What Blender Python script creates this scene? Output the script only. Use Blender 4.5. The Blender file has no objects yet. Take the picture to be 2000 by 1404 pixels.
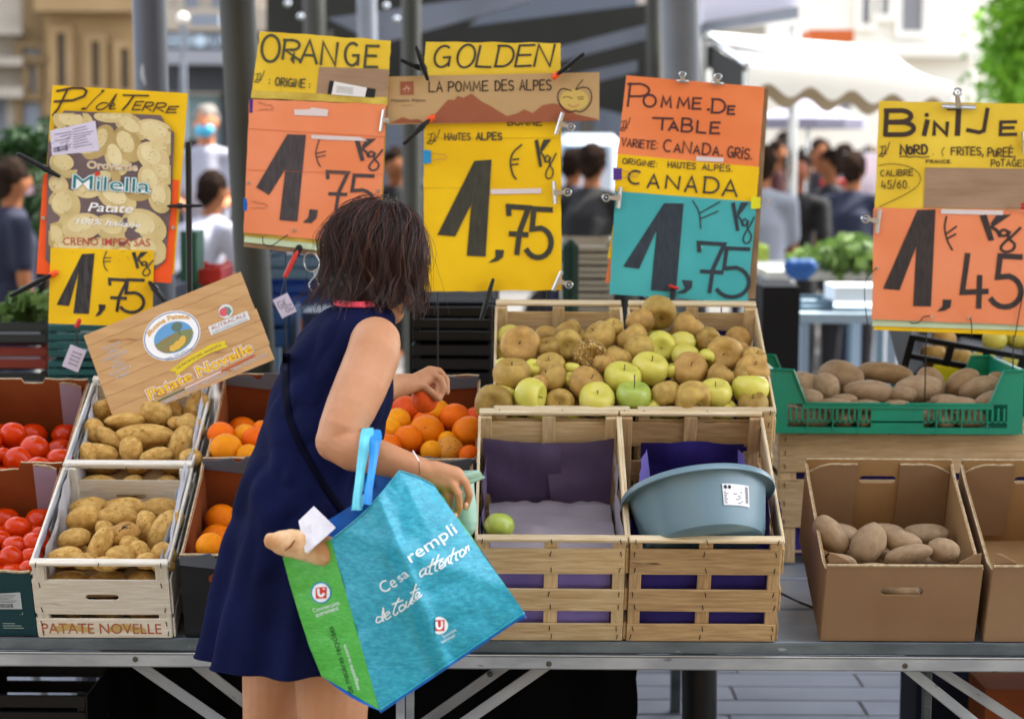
import bpy, bmesh, math, random
from mathutils import Vector, Matrix, Quaternion, Euler, noise
from mathutils.bvhtree import BVHTree
random.seed(7)
R = math.radians
PI = math.pi
sc = bpy.context.scene
C = sc.collection
# ------------------------------------------------ camera, world, sun, exposure
F, CH = 4320.0, 1.66
TZ = .591
cd = bpy.data.cameras.new('camera'); cam = bpy.data.objects.new('camera', cd); C.objects.link(cam)
cam.matrix_world = Matrix.Translation((0, 0, CH)) @ Matrix.Rotation(R(90 - 5.45), 4, 'X') @ Matrix.Rotation(R(.34), 4, 'Z')
cd.lens = 36 * F / 2000; cd.sensor_width = 36; cd.clip_end = 500; cd.clip_start = .1
cd.dof.use_dof = True; cd.dof.focus_distance = 4.66; cd.dof.aperture_fstop = cd.lens / 23.5; cd.dof.aperture_blades = 9
sc.camera = cam
CM = cam.matrix_world.copy()
w = bpy.data.worlds.new('World'); sc.world = w; w.use_nodes = True
nt = w.node_tree; sky = nt.nodes.new('ShaderNodeTexSky'); sky.sky_type = 'NISHITA'; sky.sun_disc = False
SE, SA = 56, 62
sky.sun_elevation = R(SE); sky.sun_rotation = R(SA); sky.air_density = 1.0; sky.dust_density = 2.5; sky.ozone_density = .6
bg = nt.nodes['Background']; bg.inputs['Strength'].default_value = .15
hs_ = nt.nodes.new('ShaderNodeHueSaturation'); hs_.inputs['Saturation'].default_value = .36
nt.links.new(sky.outputs[0], hs_.inputs['Color']); nt.links.new(hs_.outputs[0], bg.inputs[0])
sd = Vector((math.sin(R(SA)) * math.cos(R(SE)), math.cos(R(SA)) * math.cos(R(SE)), math.sin(R(SE))))
sl = bpy.data.lights.new('sun', 'SUN'); sl.energy = 3.0; sl.angle = R(.53); sl.color = (1, .95, .86)
so = bpy.data.objects.new('sun', sl); C.objects.link(so); so.rotation_euler = sd.to_track_quat('Z', 'Y').to_euler()
sc.view_settings.view_transform = 'Standard'; sc.view_settings.look = 'None'
sc.view_settings.exposure = 2.3; sc.view_settings.gamma = 1; sc.view_settings.use_curve_mapping = False
sc.cycles.use_denoising = True
sc.cycles.max_bounces = 8; sc.cycles.sample_clamp_indirect = 6

# ------------------------------------------------ helpers
def ray(px, py):
    d = Vector(((px - 1000) / F, -(py - 702) / F, -1))
    return (CM.to_3x3() @ d)
O = Vector((0, 0, CH))
def at(px, py, Y):
    d = ray(px, py); return O + d * (Y / d.y)
def onz(px, py, z):
    d = ray(px, py); return O + d * ((z - CH) / d.z)
def onpl(px, py, p, n):
    d = ray(px, py); return O + d * ((p - O).dot(n) / d.dot(n))
def depth(p): return (CM.inverted() @ p).z * -1
def lin(c):
    if isinstance(c, str): c = tuple(int(c[i:i + 2], 16) for i in (0, 2, 4))
    return tuple((x / 255 / 12.92 if x / 255 <= .04045 else ((x / 255 + .055) / 1.055) ** 2.4) for x in c) + (1,)
def setin(n, k, v):
    if k in n.inputs: n.inputs[k].default_value = v
def M(name, c, rough=.55, c2=None, ns=8, lo=.35, hi=.65, bump=0, bs=60, spec=.4, metal=0, rnd=0, sss=0, st=(1, 1, 1), coat=0,
      spots=None, sheen=0, trans=0, hue=0):
    m = bpy.data.materials.new(name); m.use_nodes = True; t = m.node_tree; N = t.nodes; L = t.links
    b = N['Principled BSDF']; c = lin(c)
    b.inputs['Roughness'].default_value = rough; b.inputs['Metallic'].default_value = metal
    setin(b, 'Specular IOR Level', spec); setin(b, 'Coat Weight', coat); setin(b, 'Coat Roughness', .15); setin(b, 'Sheen Weight', sheen)
    b.inputs['Base Color'].default_value = c
    if sss:
        setin(b, 'Subsurface Weight', sss); b.inputs['Subsurface Radius'].default_value = (1, .35, .2); setin(b, 'Subsurface Scale', .008)
    tc = N.new('ShaderNodeTexCoord'); oi = N.new('ShaderNodeObjectInfo')
    mp = N.new('ShaderNodeMapping'); mp.inputs['Scale'].default_value = st
    L.new(tc.outputs['Object'], mp.inputs[0])
    mu = N.new('ShaderNodeMath'); mu.operation = 'MULTIPLY'; mu.inputs[1].default_value = 60; L.new(oi.outputs['Random'], mu.inputs[0])
    def nz(scale, det=4, vec=mp):
        n = N.new('ShaderNodeTexNoise'); n.noise_dimensions = '4D'; n.inputs['Scale'].default_value = scale; n.inputs['Detail'].default_value = det
        L.new(vec.outputs[0], n.inputs['Vector']); L.new(mu.outputs[0], n.inputs['W']); return n
    col = None
    if c2 is not None:
        n = nz(ns); r = N.new('ShaderNodeMapRange'); r.inputs[1].default_value = lo; r.inputs[2].default_value = hi
        L.new(n.outputs[0], r.inputs[0])
        mx = N.new('ShaderNodeMix'); mx.data_type = 'RGBA'; mx.inputs[6].default_value = c; mx.inputs[7].default_value = lin(c2)
        L.new(r.outputs[0], mx.inputs[0]); col = mx.outputs[2]
    if spots:
        sc_, th, scol = spots
        n = nz(sc_, 2); r = N.new('ShaderNodeMapRange'); r.inputs[1].default_value = th; r.inputs[2].default_value = th + .04
        L.new(n.outputs[0], r.inputs[0])
        mx = N.new('ShaderNodeMix'); mx.data_type = 'RGBA'; mx.inputs[7].default_value = lin(scol)
        if col: L.new(col, mx.inputs[6])
        else: mx.inputs[6].default_value = c
        L.new(r.outputs[0], mx.inputs[0]); col = mx.outputs[2]
    if rnd or hue:
        h = N.new('ShaderNodeHueSaturation')
        a = N.new('ShaderNodeMapRange'); a.inputs[3].default_value = 1 - rnd; a.inputs[4].default_value = 1 + rnd; L.new(oi.outputs['Random'], a.inputs[0])
        L.new(a.outputs[0], h.inputs['Value'])
        if hue:
            q = N.new('ShaderNodeMath'); q.operation = 'FRACT'; q2 = N.new('ShaderNodeMath'); q2.operation = 'MULTIPLY'; q2.inputs[1].default_value = 7.3
            L.new(oi.outputs['Random'], q2.inputs[0]); L.new(q2.outputs[0], q.inputs[0])
            a2 = N.new('ShaderNodeMapRange'); a2.inputs[3].default_value = .5 - hue; a2.inputs[4].default_value = .5 + hue
            L.new(q.outputs[0], a2.inputs[0]); L.new(a2.outputs[0], h.inputs['Hue'])
        if col: L.new(col, h.inputs['Color'])
        else: h.inputs['Color'].default_value = c
        col = h.outputs[0]
    if col: L.new(col, b.inputs['Base Color'])
    if bump:
        n = nz(bs, 5); bp = N.new('ShaderNodeBump'); bp.inputs['Strength'].default_value = bump; bp.inputs['Distance'].default_value = .004
        L.new(n.outputs[0], bp.inputs['Height']); L.new(bp.outputs[0], b.inputs['Normal'])
    if trans:
        tr = N.new('ShaderNodeBsdfTranslucent'); ms = N.new('ShaderNodeMixShader'); ms.inputs[0].default_value = trans
        if col: L.new(col, tr.inputs[0])
        else: tr.inputs[0].default_value = c
        L.new(b.outputs[0], ms.inputs[1]); L.new(tr.outputs[0], ms.inputs[2]); L.new(ms.outputs[0], N['Material Output'].inputs[0])
    return m
def wood(name, c, c2, rough=.7, spots='5a4028'):
    return M(name, c, rough, c2, ns=9, lo=.3, hi=.7, bump=.5, bs=14, st=(1.6, 16, 16), rnd=.12, spots=(5, .70, spots), spec=.25)

class MB:
    def __init__(s): s.v = []; s.f = []; s.mi = []
    def add(s, vs, fs, mi=0):
        o = len(s.v); s.v += [Vector(v) for v in vs]; s.f += [[i + o for i in f] for f in fs]; s.mi += [mi] * len(fs); return s
    def box(s, c, d, m=None, mi=0, bev=0):
        x, y, z = [q / 2 for q in d]; c = Vector(c)
        if bev:
            b = min(bev, x * .8, y * .8, z * .8); vs = []; idx = {}
            for sx in (-1, 1):
                for sy in (-1, 1):
                    for sz in (-1, 1):
                        for k in range(3):
                            p = [sx * (x - b), sy * (y - b), sz * (z - b)]; p[k] = (sx, sy, sz)[k] * (x, y, z)[k]
                            idx[(sx, sy, sz, k)] = len(vs); vs.append(c + Vector(p))
            fs = []
            for k in range(3):
                a, bb = [i for i in range(3) if i != k]
                for sg in (-1, 1):
                    q = []
                    for u, v in ((-1, -1), (1, -1), (1, 1), (-1, 1)):
                        t = [0, 0, 0]; t[k] = sg; t[a] = u; t[bb] = v; q.append(idx[(*t, k)])
                    fs.append(q)
                for u in (-1, 1):
                    for v in (-1, 1):
                        def K(sg, kk):
                            t = [0, 0, 0]; t[k] = sg; t[a] = u; t[bb] = v; return idx[(*t, kk)]
                        fs.append([K(-1, a), K(1, a), K(1, bb), K(-1, bb)])
            for sx in (-1, 1):
                for sy in (-1, 1):
                    for sz in (-1, 1): fs.append([idx[(sx, sy, sz, k)] for k in range(3)])
        else:
            vs = [c + Vector((i * x, j * y, k * z)) for i in (-1, 1) for j in (-1, 1) for k in (-1, 1)]
            fs = [(0, 1, 3, 2), (4, 6, 7, 5), (0, 4, 5, 1), (2, 3, 7, 6), (0, 2, 6, 4), (1, 5, 7, 3)]
        if m: vs = [m @ v for v in vs]
        return s.add(vs, fs, mi)
    def tube(s, pts, rad, n=10, mi=0, cap=True, rnd=False, flat=None):
        pts = [Vector(p) for p in pts]
        if not hasattr(rad, '__len__'): rad = [rad] * len(pts)
        rad = list(rad)
        if rnd:
            a, b = pts[0], pts[-1]; da = (pts[0] - pts[1]).normalized(); db = (pts[-1] - pts[-2]).normalized(); ra, rb = rad[0], rad[-1]
            pre = [(a + da * ra * math.sin(t), ra * math.cos(t)) for t in (1.45, 1.1, .7, .35)]
            post = [(b + db * rb * math.sin(t), rb * math.cos(t)) for t in (.35, .7, 1.1, 1.45)]
            pts = [p for p, _ in pre] + pts + [p for p, _ in post]; rad = [r for _, r in pre] + rad + [r for _, r in post]
        T = [(pts[min(i + 1, len(pts) - 1)] - pts[max(i - 1, 0)]).normalized() for i in range(len(pts))]
        u = T[0].orthogonal().normalized()
        if flat is not None: u = (Vector(flat) - T[0] * Vector(flat).dot(T[0])).normalized()
        vs = []; fs = []
        for i, (p, t, r) in enumerate(zip(pts, T, rad)):
            u = (u - t * u.dot(t)).normalized(); v = t.cross(u)
            for k in range(n):
                a = 2 * PI * k / n; vs.append(p + u * math.cos(a) * r + v * math.sin(a) * r * (1 if flat is None else .25))
        for i in range(len(pts) - 1):
            for k in range(n):
                k2 = (k + 1) % n; fs.append((i * n + k, i * n + k2, (i + 1) * n + k2, (i + 1) * n + k))
        if cap: fs.append(list(range(n))[::-1]); fs.append([(len(pts) - 1) * n + k for k in range(n)])
        return s.add(vs, fs, mi)
    def lathe(s, prof, n=24, m=None, mi=0):
        vs = []; fs = []
        for r, z in prof:
            for k in range(n): vs.append(Vector((r * math.cos(2 * PI * k / n), r * math.sin(2 * PI * k / n), z)))
        for i in range(len(prof) - 1):
            for k in range(n):
                k2 = (k + 1) % n; fs.append((i * n + k, i * n + k2, (i + 1) * n + k2, (i + 1) * n + k))
        if m: vs = [m @ v for v in vs]
        return s.add(vs, fs, mi)
    def grid(s, fn, nu, nv, mi=0):
        vs = [fn(i / nu, j / nv) for j in range(nv + 1) for i in range(nu + 1)]
        fs = [(j * (nu + 1) + i, j * (nu + 1) + i + 1, (j + 1) * (nu + 1) + i + 1, (j + 1) * (nu + 1) + i) for j in range(nv) for i in range(nu)]
        return s.add(vs, fs, mi)
    def prism(s, poly, off, mi=0):
        n = len(poly); off = Vector(off); a = [Vector(p) for p in poly]; b = [p + off for p in a]
        return s.add(a + b, [list(range(n))[::-1], list(range(n, 2 * n))] + [(i, (i + 1) % n, n + (i + 1) % n, n + i) for i in range(n)], mi)
    def blob(s, c, rad, q=None, n=14, mi=0):
        c = Vector(c); vs = []; fs = []; h = n // 2
        for i in range(h + 1):
            th = PI * i / h
            for k in range(n):
                a = 2 * PI * k / n; v = Vector((rad[0] * math.sin(th) * math.cos(a), rad[1] * math.sin(th) * math.sin(a), rad[2] * math.cos(th)))
                if q: v = q @ v
                vs.append(c + v)
        for i in range(h):
            for k in range(n):
                k2 = (k + 1) % n; fs.append((i * n + k, (i + 1) * n + k, (i + 1) * n + k2, i * n + k2))
        return s.add(vs, fs, mi)
    def mesh(s, name, mats, smooth=False, inv=None):
        me = bpy.data.meshes.new(name); vs = s.v if inv is None else [inv @ v for v in s.v]
        me.from_pydata([tuple(v) for v in vs], [], s.f)
        for m in (mats if isinstance(mats, (list, tuple)) else [mats]): me.materials.append(m)
        for p, i in zip(me.polygons, s.mi): p.material_index = i
        bm = bmesh.new(); bm.from_mesh(me); bmesh.ops.remove_doubles(bm, verts=bm.verts, dist=1e-6)
        bmesh.ops.recalc_face_normals(bm, faces=bm.faces); bm.to_mesh(me); bm.free()
        if smooth:
            for p in me.polygons: p.use_smooth = True
            if smooth != 'all':
                try: me.set_sharp_from_angle(angle=R(40))
                except Exception: pass
        me.update(); return me
    def build(s, name, mats, parent=None, smooth=False, world=True, **props):
        inv = parent['_m'] if False else None
        if parent is not None and world: inv = WM(parent).inverted()
        me = s.mesh(name, mats, smooth, inv)
        return link(name, me, parent, **props)
_wm = {}
def WM(o): return _wm.get(o.name, Matrix.Identity(4))
def link(name, me, parent=None, m=None, **props):
    o = bpy.data.objects.new(name, me); C.objects.link(o)
    if parent is not None: o.parent = parent
    if m is not None: o.matrix_basis = m
    _wm[o.name] = (WM(parent) if parent is not None else Matrix.Identity(4)) @ (m if m is not None else Matrix.Identity(4))
    for k, v in props.items(): o[k] = v
    return o
def thing(name, label, cat, loc=(0, 0, 0), m=None, group=None):
    m = m if m is not None else Matrix.Translation(loc)
    o = link(name, None, None, m, label=label, category=cat)
    if group: o['group'] = group
    return o
def single(mb, name, mats, label, cat, smooth=False, group=None, loc=None):
    """a thing that is one mesh, its origin at loc"""
    if loc is None:
        loc = sum((v for v in mb.v), Vector()) / len(mb.v); loc.z = min(v.z for v in mb.v)
    m = Matrix.Translation(loc); me = mb.mesh(name, mats, smooth, m.inverted()); o = link(name, me, None, m, label=label, category=cat)
    if group: o['group'] = group
    return o
ORD = ['first', 'second', 'third', 'fourth', 'fifth', 'sixth', 'seventh', 'eighth', 'ninth', 'tenth', 'eleventh', 'twelfth', 'thirteenth', 'fourteenth', 'fifteenth', 'sixteenth']

_blk = {}
def plank(name, parent, c, d, mt, rot=None, bev=.0012, key=None, **props):
    """box part in the parent's frame, long axis = local x, mesh shared by size"""
    k = (tuple(round(q, 4) for q in d), mt.name, bev)
    if k not in _blk: _blk[k] = MB().box((0, 0, 0), d, bev=bev).mesh(name, mt)
    m = Matrix.Translation(c)
    if rot is not None: m = m @ rot
    return link(name, _blk[k], parent, m, **props)
def px_box(name, x0, y0, x1, y1, Y, dp, mt, parent=None, z0=None, bev=0, mb=None, **props):
    a = at(x0, y0, Y); b = at(x1, y1, Y); zt = max(a.z, b.z); zb = min(a.z, b.z) if z0 is None else z0
    own = mb is None; mb = mb or MB()
    mb.box(((a.x + b.x) / 2, Y + dp / 2, (zt + zb) / 2), (abs(b.x - a.x), dp, zt - zb), bev=bev)
    if not own: return mb
    if 'label' in props:
        kw = dict(props); return single(mb, name, mt, kw['label'], kw['category'], group=kw.get('group'))
    return mb.build(name, mt, parent, **props)

# ------------------------------------------------ lettering
def A(cx, cy, rx, ry, a0, a1, n=10):
    return [(cx + rx * math.cos(R(a0 + (a1 - a0) * i / n)), cy + ry * math.sin(R(a0 + (a1 - a0) * i / n))) for i in range(n + 1)]
G = {
 'A': [[(0, 1), (.5, 0), (1, 1)], [(.18, .66), (.84, .66)]],
 'B': [[(.05, 0), (0, 1)], [(0, .03)] + A(.5, .25, .38, .23, -80, 90) + [(.05, .5)], [(.05, .5)] + A(.55, .75, .42, .25, -80, 90) + [(0, 1)]],
 'C': [A(.55, .5, .52, .5, -55, -300, 14)],
 'D': [[(.08, 0), (.05, 1)], [(.0, .02)] + A(.4, .5, .58, .49, -80, 80, 12) + [(0, .99)]],
 'E': [[(1, 0), (.05, .02), (0, 1), (1, .97)], [(.03, .48), (.85, .46)]],
 'F': [[(1, 0), (.05, .02), (0, 1)], [(.03, .46), (.8, .44)]],
 'G': [A(.55, .5, .52, .5, -55, -330, 14), [(.6, .55), (1, .53), (1, .95)]],
 'H': [[(0, 0), (0, 1)], [(1, 0), (1, 1)], [(0, .52), (1, .48)]],
 'I': [[(.5, 0), (.5, 1)]],
 'i': [[(.5, .3), (.5, 1)], [(.5, .0), (.52, .08)]],
 'J': [[(.9, 0), (.85, .8)] + A(.5, .8, .35, .2, 0, 150, 6)],
 'K': [[(.05, 0), (.1, 1)], [(1, 0), (.1, .55), (1, 1)]],
 'L': [[(.05, 0), (0, .97), (1, 1)]],
 'M': [[(0, 1), (.12, 0), (.5, .75), (.88, 0), (1, 1)]],
 'N': [[(0, 1), (.05, 0), (.93, 1), (1, 0)]],
 'O': [A(.5, .5, .5, .5, -90, 275, 20)],
 'P': [[(.12, 0), (.05, 1)], [(0, .05)] + A(.5, .28, .5, .27, -85, 95, 12) + [(.1, .57)]],
 'R': [[(.08, 0), (0, 1)], [(0, .04)] + A(.5, .26, .45, .25, -85, 95) + [(.08, .53), (1, 1)]],
 'S': [A(.5, .26, .45, .25, -30, -260, 10) + A(.5, .75, .45, .25, -80, 150, 10)],
 'T': [[(0, .03), (1, 0)], [(.5, 0), (.48, 1)]],
 'U': [[(.03, 0), (.05, .6)] + A(.5, .65, .45, .35, 180, 0, 8) + [(.97, 0)]],
 'V': [[(0, 0), (.45, 1), (1, 0)]],
 'Z': [[(0, 0), (1, 0), (0, 1), (1, 1)]],
 '4': [[(.25, 0), (.05, .72), (1, .70)], [(.72, .42), (.68, 1)]],
 '5': [[(.95, .02), (.3, .0), (.22, .42)] + A(.45, .7, .5, .31, -75, 150, 12)],
 '6': [[(.8, 0), (.2, .45)] + A(.5, .7, .4, .3, 200, 560, 14)],
 '0': [A(.5, .5, .42, .5, -90, 275, 18)],
 '7': [[(.02, .17), (0, .0), (1, .03), (.55, .55), (.42, 1)], [(.1, .58), (.92, .6)]],
 ',': [[(.6, .9), (.5, 1.05), (.2, 1.25)]], '.': [[(.4, .95), (.6, .95)]], ':': [[(.4, .3), (.6, .3)], [(.4, .85), (.6, .85)]],
 '/': [[(1, -.1), (0, 1.1)]], '(': [A(1, .5, .7, .75, 230, 130, 8)], ')': [A(0, .5, .7, .75, -50, 50, 8)],
 '-': [[(.2, .5), (.8, .5)]], "'": [[(.6, -.1), (.3, .1)]],
 'e': [[(.65, 0), (.3, .2), (.1, .5), (.2, .8), (.55, 1)], [(0, .42), (1, .36)], [(0, .62), (.95, .56)]],   # euro mark
 'g': [A(.4, .25, .3, .22, 0, 360, 10), [(.72, .1), (.7, .55), (.55, .9), (.25, 1), (.12, .8), (.4, .6), (1, .3)]],
 'II': [[(0, .15), (.55, .0)], [(.3, .1), (.15, .9)], [(.6, .1), (.45, .85)], [(1, -.3), (.8, .3), (.3, 1.05), (-.1, .95), (.1, .7), (.7, .75)]],
}
BIG1 = [(.67, .01), (1, 0), (.86, 1), (.44, .99), (.6, .3), (.33, .88), (0, .86)]
COMMA = [(.25, 0), (1, .05), (.9, .5), (.4, 1), (-.1, 1), (.25, .55)]
def ribbon(pts, wd):
    P = [Vector(p) for p in pts]; n = len(P); out = []
    d0 = (P[0] - P[1]).normalized() * wd * .3; P[0] = P[0] + d0; d1 = (P[-1] - P[-2]).normalized() * wd * .3; P[-1] = P[-1] + d1
    for i in range(n):
        a = (P[i] - P[i - 1]).normalized() if i else None; b = (P[i + 1] - P[i]).normalized() if i < n - 1 else None
        a = a or b; b = b or a; na = Vector((-a.y, a.x)); nb = Vector((-b.y, b.x)); m = (na + nb)
        if m.length < .4: m = na
        m.normalize(); k = 1 / max(.55, m.dot(na)); out.append((P[i] + m * wd / 2 * k, P[i] - m * wd / 2 * k))
    return out
class Print:
    """flat print laid on a surface: fn(px, py, lift) gives the surface point"""
    def __init__(s, fn, base=.0008): s.fn = fn; s.mb = MB(); s.h = base
    def up(s): s.h += .00002
    def stroke(s, pts, wd):
        s.up(); rb = ribbon(pts, wd); vs = []; h = s.h
        for l, r in rb:
            vs += [s.fn(l.x, l.y, h), s.fn(r.x, r.y, h)]; h += .000004
        s.mb.add(vs, [(2 * i, 2 * i + 1, 2 * i + 3, 2 * i + 2) for i in range(len(rb) - 1)])
    def poly(s, pts):
        s.up(); xs = [p[0] for p in pts]; ys = [p[1] for p in pts]
        if max(max(xs) - min(xs), max(ys) - min(ys)) < 50: s.mb.add([s.fn(x, y, s.h) for x, y in pts], [list(range(len(pts)))]); return
        bm = bmesh.new(); f = bm.faces.new([bm.verts.new((p[0], p[1], 0)) for p in pts]); f.normal_update(); bmesh.ops.triangulate(bm, faces=[f])
        for _ in range(6):
            ed = [e for e in bm.edges if e.calc_length() > 34]
            if not ed: break
            bmesh.ops.subdivide_edges(bm, edges=ed, cuts=1); bmesh.ops.triangulate(bm, faces=[f for f in bm.faces if len(f.verts) > 3])
        bm.verts.index_update(); s.mb.add([s.fn(v.co.x, v.co.y, s.h) for v in bm.verts], [[v.index for v in f.verts] for f in bm.faces]); bm.free()
    def ell(s, cx, cy, a, b, ang=0, n=20):
        c, q = math.cos(R(ang)), math.sin(R(ang))
        s.poly([(cx + a * math.cos(t) * c - b * math.sin(t) * q, cy + a * math.cos(t) * q + b * math.sin(t) * c) for t in [2 * PI * k / n for k in range(n)]])
    def glyph(s, ch, x0, y0, x1, y1, wd, ang=0, slant=0):
        cx, cy = (x0 + x1) / 2, (y0 + y1) / 2; c, q = math.cos(R(ang)), math.sin(R(ang))
        def mp(p):
            x = x0 + p[0] * (x1 - x0) + slant * (.5 - p[1]) * (y1 - y0) - cx; y = y0 + p[1] * (y1 - y0) - cy
            return (cx + x * c - y * q, cy + x * q + y * c)
        if ch == 'BIG1': s.poly([mp(p) for p in BIG1]); return
        if ch == 'COMMA': s.poly([mp(p) for p in COMMA]); return
        for st in G[ch]: s.stroke([mp(p) for p in st], wd)
    def run(s, txt, x0, y0, x1, y1, h, wd, slant=0, wf=None):
        """hand capitals along a baseline, lower case letters are small capitals"""
        W = []
        for ch in txt:
            k = .72 if ch.islower() and ch != 'i' else 1
            W.append({' ': .5, 'i': .35, 'I': .3, '.': .35, ',': .35, ':': .4, "'": .3, '/': .7, '(': .45, ')': .45}.get(ch, (1.25 if ch in 'Mm' else 1) * k))
        tot = sum(W); D = Vector((x1 - x0, y1 - y0)); L = D.length; ang = math.degrees(math.atan2(D.y, D.x)); u = D / L; pos = 0; nrm = Vector((u.y, -u.x))
        for ch, wv in zip(txt, W):
            a = pos / tot * L; b = (pos + wv) / tot * L; pos += wv
            if ch == ' ': continue
            k = .74 if ch.islower() and ch != 'i' else 1
            hh = h * k * random.uniform(.94, 1.05); wid = (b - a) * .74; mid = Vector((x0, y0)) + u * (a + b) / 2 + nrm * hh / 2
            gl = ch if ch == 'i' or not ch.islower() else ch.upper()
            s.glyph(gl, mid.x - wid / 2, mid.y - hh / 2, mid.x + wid / 2, mid.y + hh / 2, wd, ang, slant)
    def font(s, txt, x0, y0, x1, y1, h, off=0, slant=0, arc=0):
        """printed text, its baseline from (x0,y0) to (x1,y1), capital height h"""
        cu = bpy.data.curves.new('t', 'FONT'); cu.body = txt; cu.size = 1; cu.resolution_u = 3; cu.offset = off; cu.shear = slant
        o = bpy.data.objects.new('t', cu); C.objects.link(o); dg = bpy.context.evaluated_depsgraph_get(); dg.update()
        me = o.evaluated_get(dg).to_mesh(); V = [v.co.copy() for v in me.vertices]; Fc = [list(p.vertices) for p in me.polygons]
        o.evaluated_get(dg).to_mesh_clear(); bpy.data.objects.remove(o); bpy.data.curves.remove(cu)
        if not V: return
        mnx = min(v.x for v in V) + off; mxx = max(v.x for v in V) - off; D = Vector((x1 - x0, y1 - y0)); L = D.length; u = D / L; n = Vector((u.y, -u.x)); s.up()
        kx = L / (mxx - mnx); ky = h / .7; out = []
        for v in V:
            t = (v.x - mnx) * kx; bend = arc * 4 * (t / L) * (1 - t / L)
            p = Vector((x0, y0)) + u * t + n * (v.y * ky + bend); out.append(s.fn(p.x, p.y, s.h))
        s.mb.add(out, Fc)
    def build(s, name, mt, parent, **props): return s.mb.build(name, mt, parent, **props) if s.mb.v else None
def vplane(Y): return lambda x, y, h: at(x, y, Y - h)
def script(pr, txt_strokes, wd):
    for st in txt_strokes: pr.stroke(st, wd)
def spline(pts, n=5):
    P = [Vector(p) for p in pts]; out = []
    for i in range(len(P) - 1):
        a, b, c, d = P[max(i - 1, 0)], P[i], P[i + 1], P[min(i + 2, len(P) - 1)]
        for k in range(n):
            t = k / n; out.append(.5 * ((2 * b) + (c - a) * t + (2 * a - 5 * b + 4 * c - d) * t * t + (3 * b - a - 3 * c + d) * t ** 3))
    out.append(P[-1]); return out
def remesh(mb, name, mt, parent, voxel, smooth=3, disp=None, **props):
    me = mb.mesh(name, mt); o = bpy.data.objects.new('tmp', me); C.objects.link(o)
    md = o.modifiers.new('r', 'REMESH'); md.mode = 'VOXEL'; md.voxel_size = voxel; md.use_smooth_shade = True
    if smooth: ms = o.modifiers.new('s', 'SMOOTH'); ms.factor = .5; ms.iterations = smooth
    dg = bpy.context.evaluated_depsgraph_get(); dg.update(); m2 = bpy.data.meshes.new_from_object(o.evaluated_get(dg)); bpy.data.objects.remove(o)
    if disp:
        for v in m2.vertices: v.co += disp(v.co, v.normal)
    if parent is not None: m2.transform(WM(parent).inverted())
    m2.materials.clear(); m2.materials.append(mt)
    for p in m2.polygons: p.use_smooth = True
    m2.name = name
    return link(name, m2, parent, **props)
# ------------------------------------------------ materials
m_pale = wood('pale crate wood', 'dccdae', 'c4ac82'); m_white = wood('whitened crate wood', 'ebe6da', 'd2cbbb', spots='8a7f6a')
m_wood = wood('crate wood', 'dcc69c', 'c0a274'); m_wood2 = wood('brown crate wood', 'cbad80', 'a88862'); m_wood3 = wood('grey tan crate wood', 'c7ab84', 'a68a62')
m_card = M('brown cardboard', '957a5e', .8, '886b50', ns=3, bump=.12, bs=90, spec=.15, rnd=.05)
m_cardin = M('inner cardboard', 'a08058', .8, '8c6c46', ns=4, bump=.1, bs=90, spec=.15)
m_cardred = M('red brown inner cardboard', '8a4a25', .8, '74391b', ns=4, bump=.1, bs=70, spec=.15)
m_edge = M('corrugated edge', 'c0ad8c', .9, '9a8566', ns=90, bump=.6, bs=200)
m_cgrey = M('grey printed cardboard', '606672', .6, '535863', ns=5, spec=.3, bump=.1)
m_cblack = M('black printed cardboard', '16171b', .5, '1e2026', ns=6, spec=.35)
m_cgreen = M('dark green printed cardboard', '11343a', .5, '16404a', ns=6, spec=.35)
m_lilac = M('lilac cardboard liner', 'a596ac', .75, '94839b', ns=6, bump=.15)
m_purple = M('dull purple packing paper', '6c5f7e', .8, '5c5070', ns=5, bump=.5, bs=25, spec=.15)
m_violet = M('dark violet packing paper', '352b78', .7, '261f60', ns=5, bump=.4, bs=25, spec=.2)
m_lav = M('lavender packing paper', '8578c0', .75, '7468b0', ns=5, bump=.4, bs=25, spec=.15)
m_gpaper = M('grey packing paper', 'a39ba2', .85, '958d94', ns=7, bump=.5, bs=30)
m_wpaper = M('white liner paper', 'd3d6dc', .7, 'c2c6d0', ns=6, bump=.4, bs=25)
m_staple = M('wire staples', '2a2622', .5, metal=.6)
m_green = M('green plastic', '0c8a6b', .38, '0a7a60', ns=5, spec=.5, bump=.05)
m_teal = M('teal plastic', '0b4f50', .45, '094545', ns=5)
m_black = M('black plastic', '0a0a0c', .45, '121215', ns=8, spec=.3)
m_blackcloth = M('black cloth', '070708', .9, '0c0c0e', ns=5, bump=.3, bs=15, spec=.1)
m_zinc = M('galvanised steel', '8f959c', .45, 'a9afb4', ns=6, lo=.4, hi=.6, metal=.35, bump=.15, bs=30, spots=(22, .68, '6e747a'), st=(1, 3, 3))
m_zincd = M('weathered steel edge', '4c555a', .5, '6a7478', ns=7, metal=.4, bump=.2, bs=40, spots=(25, .66, '8d979a'), st=(1, 3, 3))
m_top = M('aluminium table boards', '98a0ab', .4, '8a929e', ns=3, metal=.4, bump=.1, bs=30, st=(1, 6, 1))
m_bolt = M('bolt steel', '5c5a55', .4, metal=.8)
m_post = M('blue grey painted post', '535967', .4, '454b58', ns=4, lo=.4, hi=.7, spots=(14, .70, '9fa4aa'), st=(1, 1, .3))
m_postd = M('dark olive painted post', '35362f', .5, '2a2b26', ns=4, bump=.1)
m_postl = M('light grey painted post', '7b8089', .5, '6c727b', ns=4)
m_beam = M('light grey painted beam', '6d737f', .5, '5f6570', ns=3)
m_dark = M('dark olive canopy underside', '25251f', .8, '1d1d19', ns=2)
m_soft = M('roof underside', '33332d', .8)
m_stone = M('grey stone paving', '8f939c', .8, '7f838d', ns=3, bump=.2, bs=12, rnd=.08, spec=.2)
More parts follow.
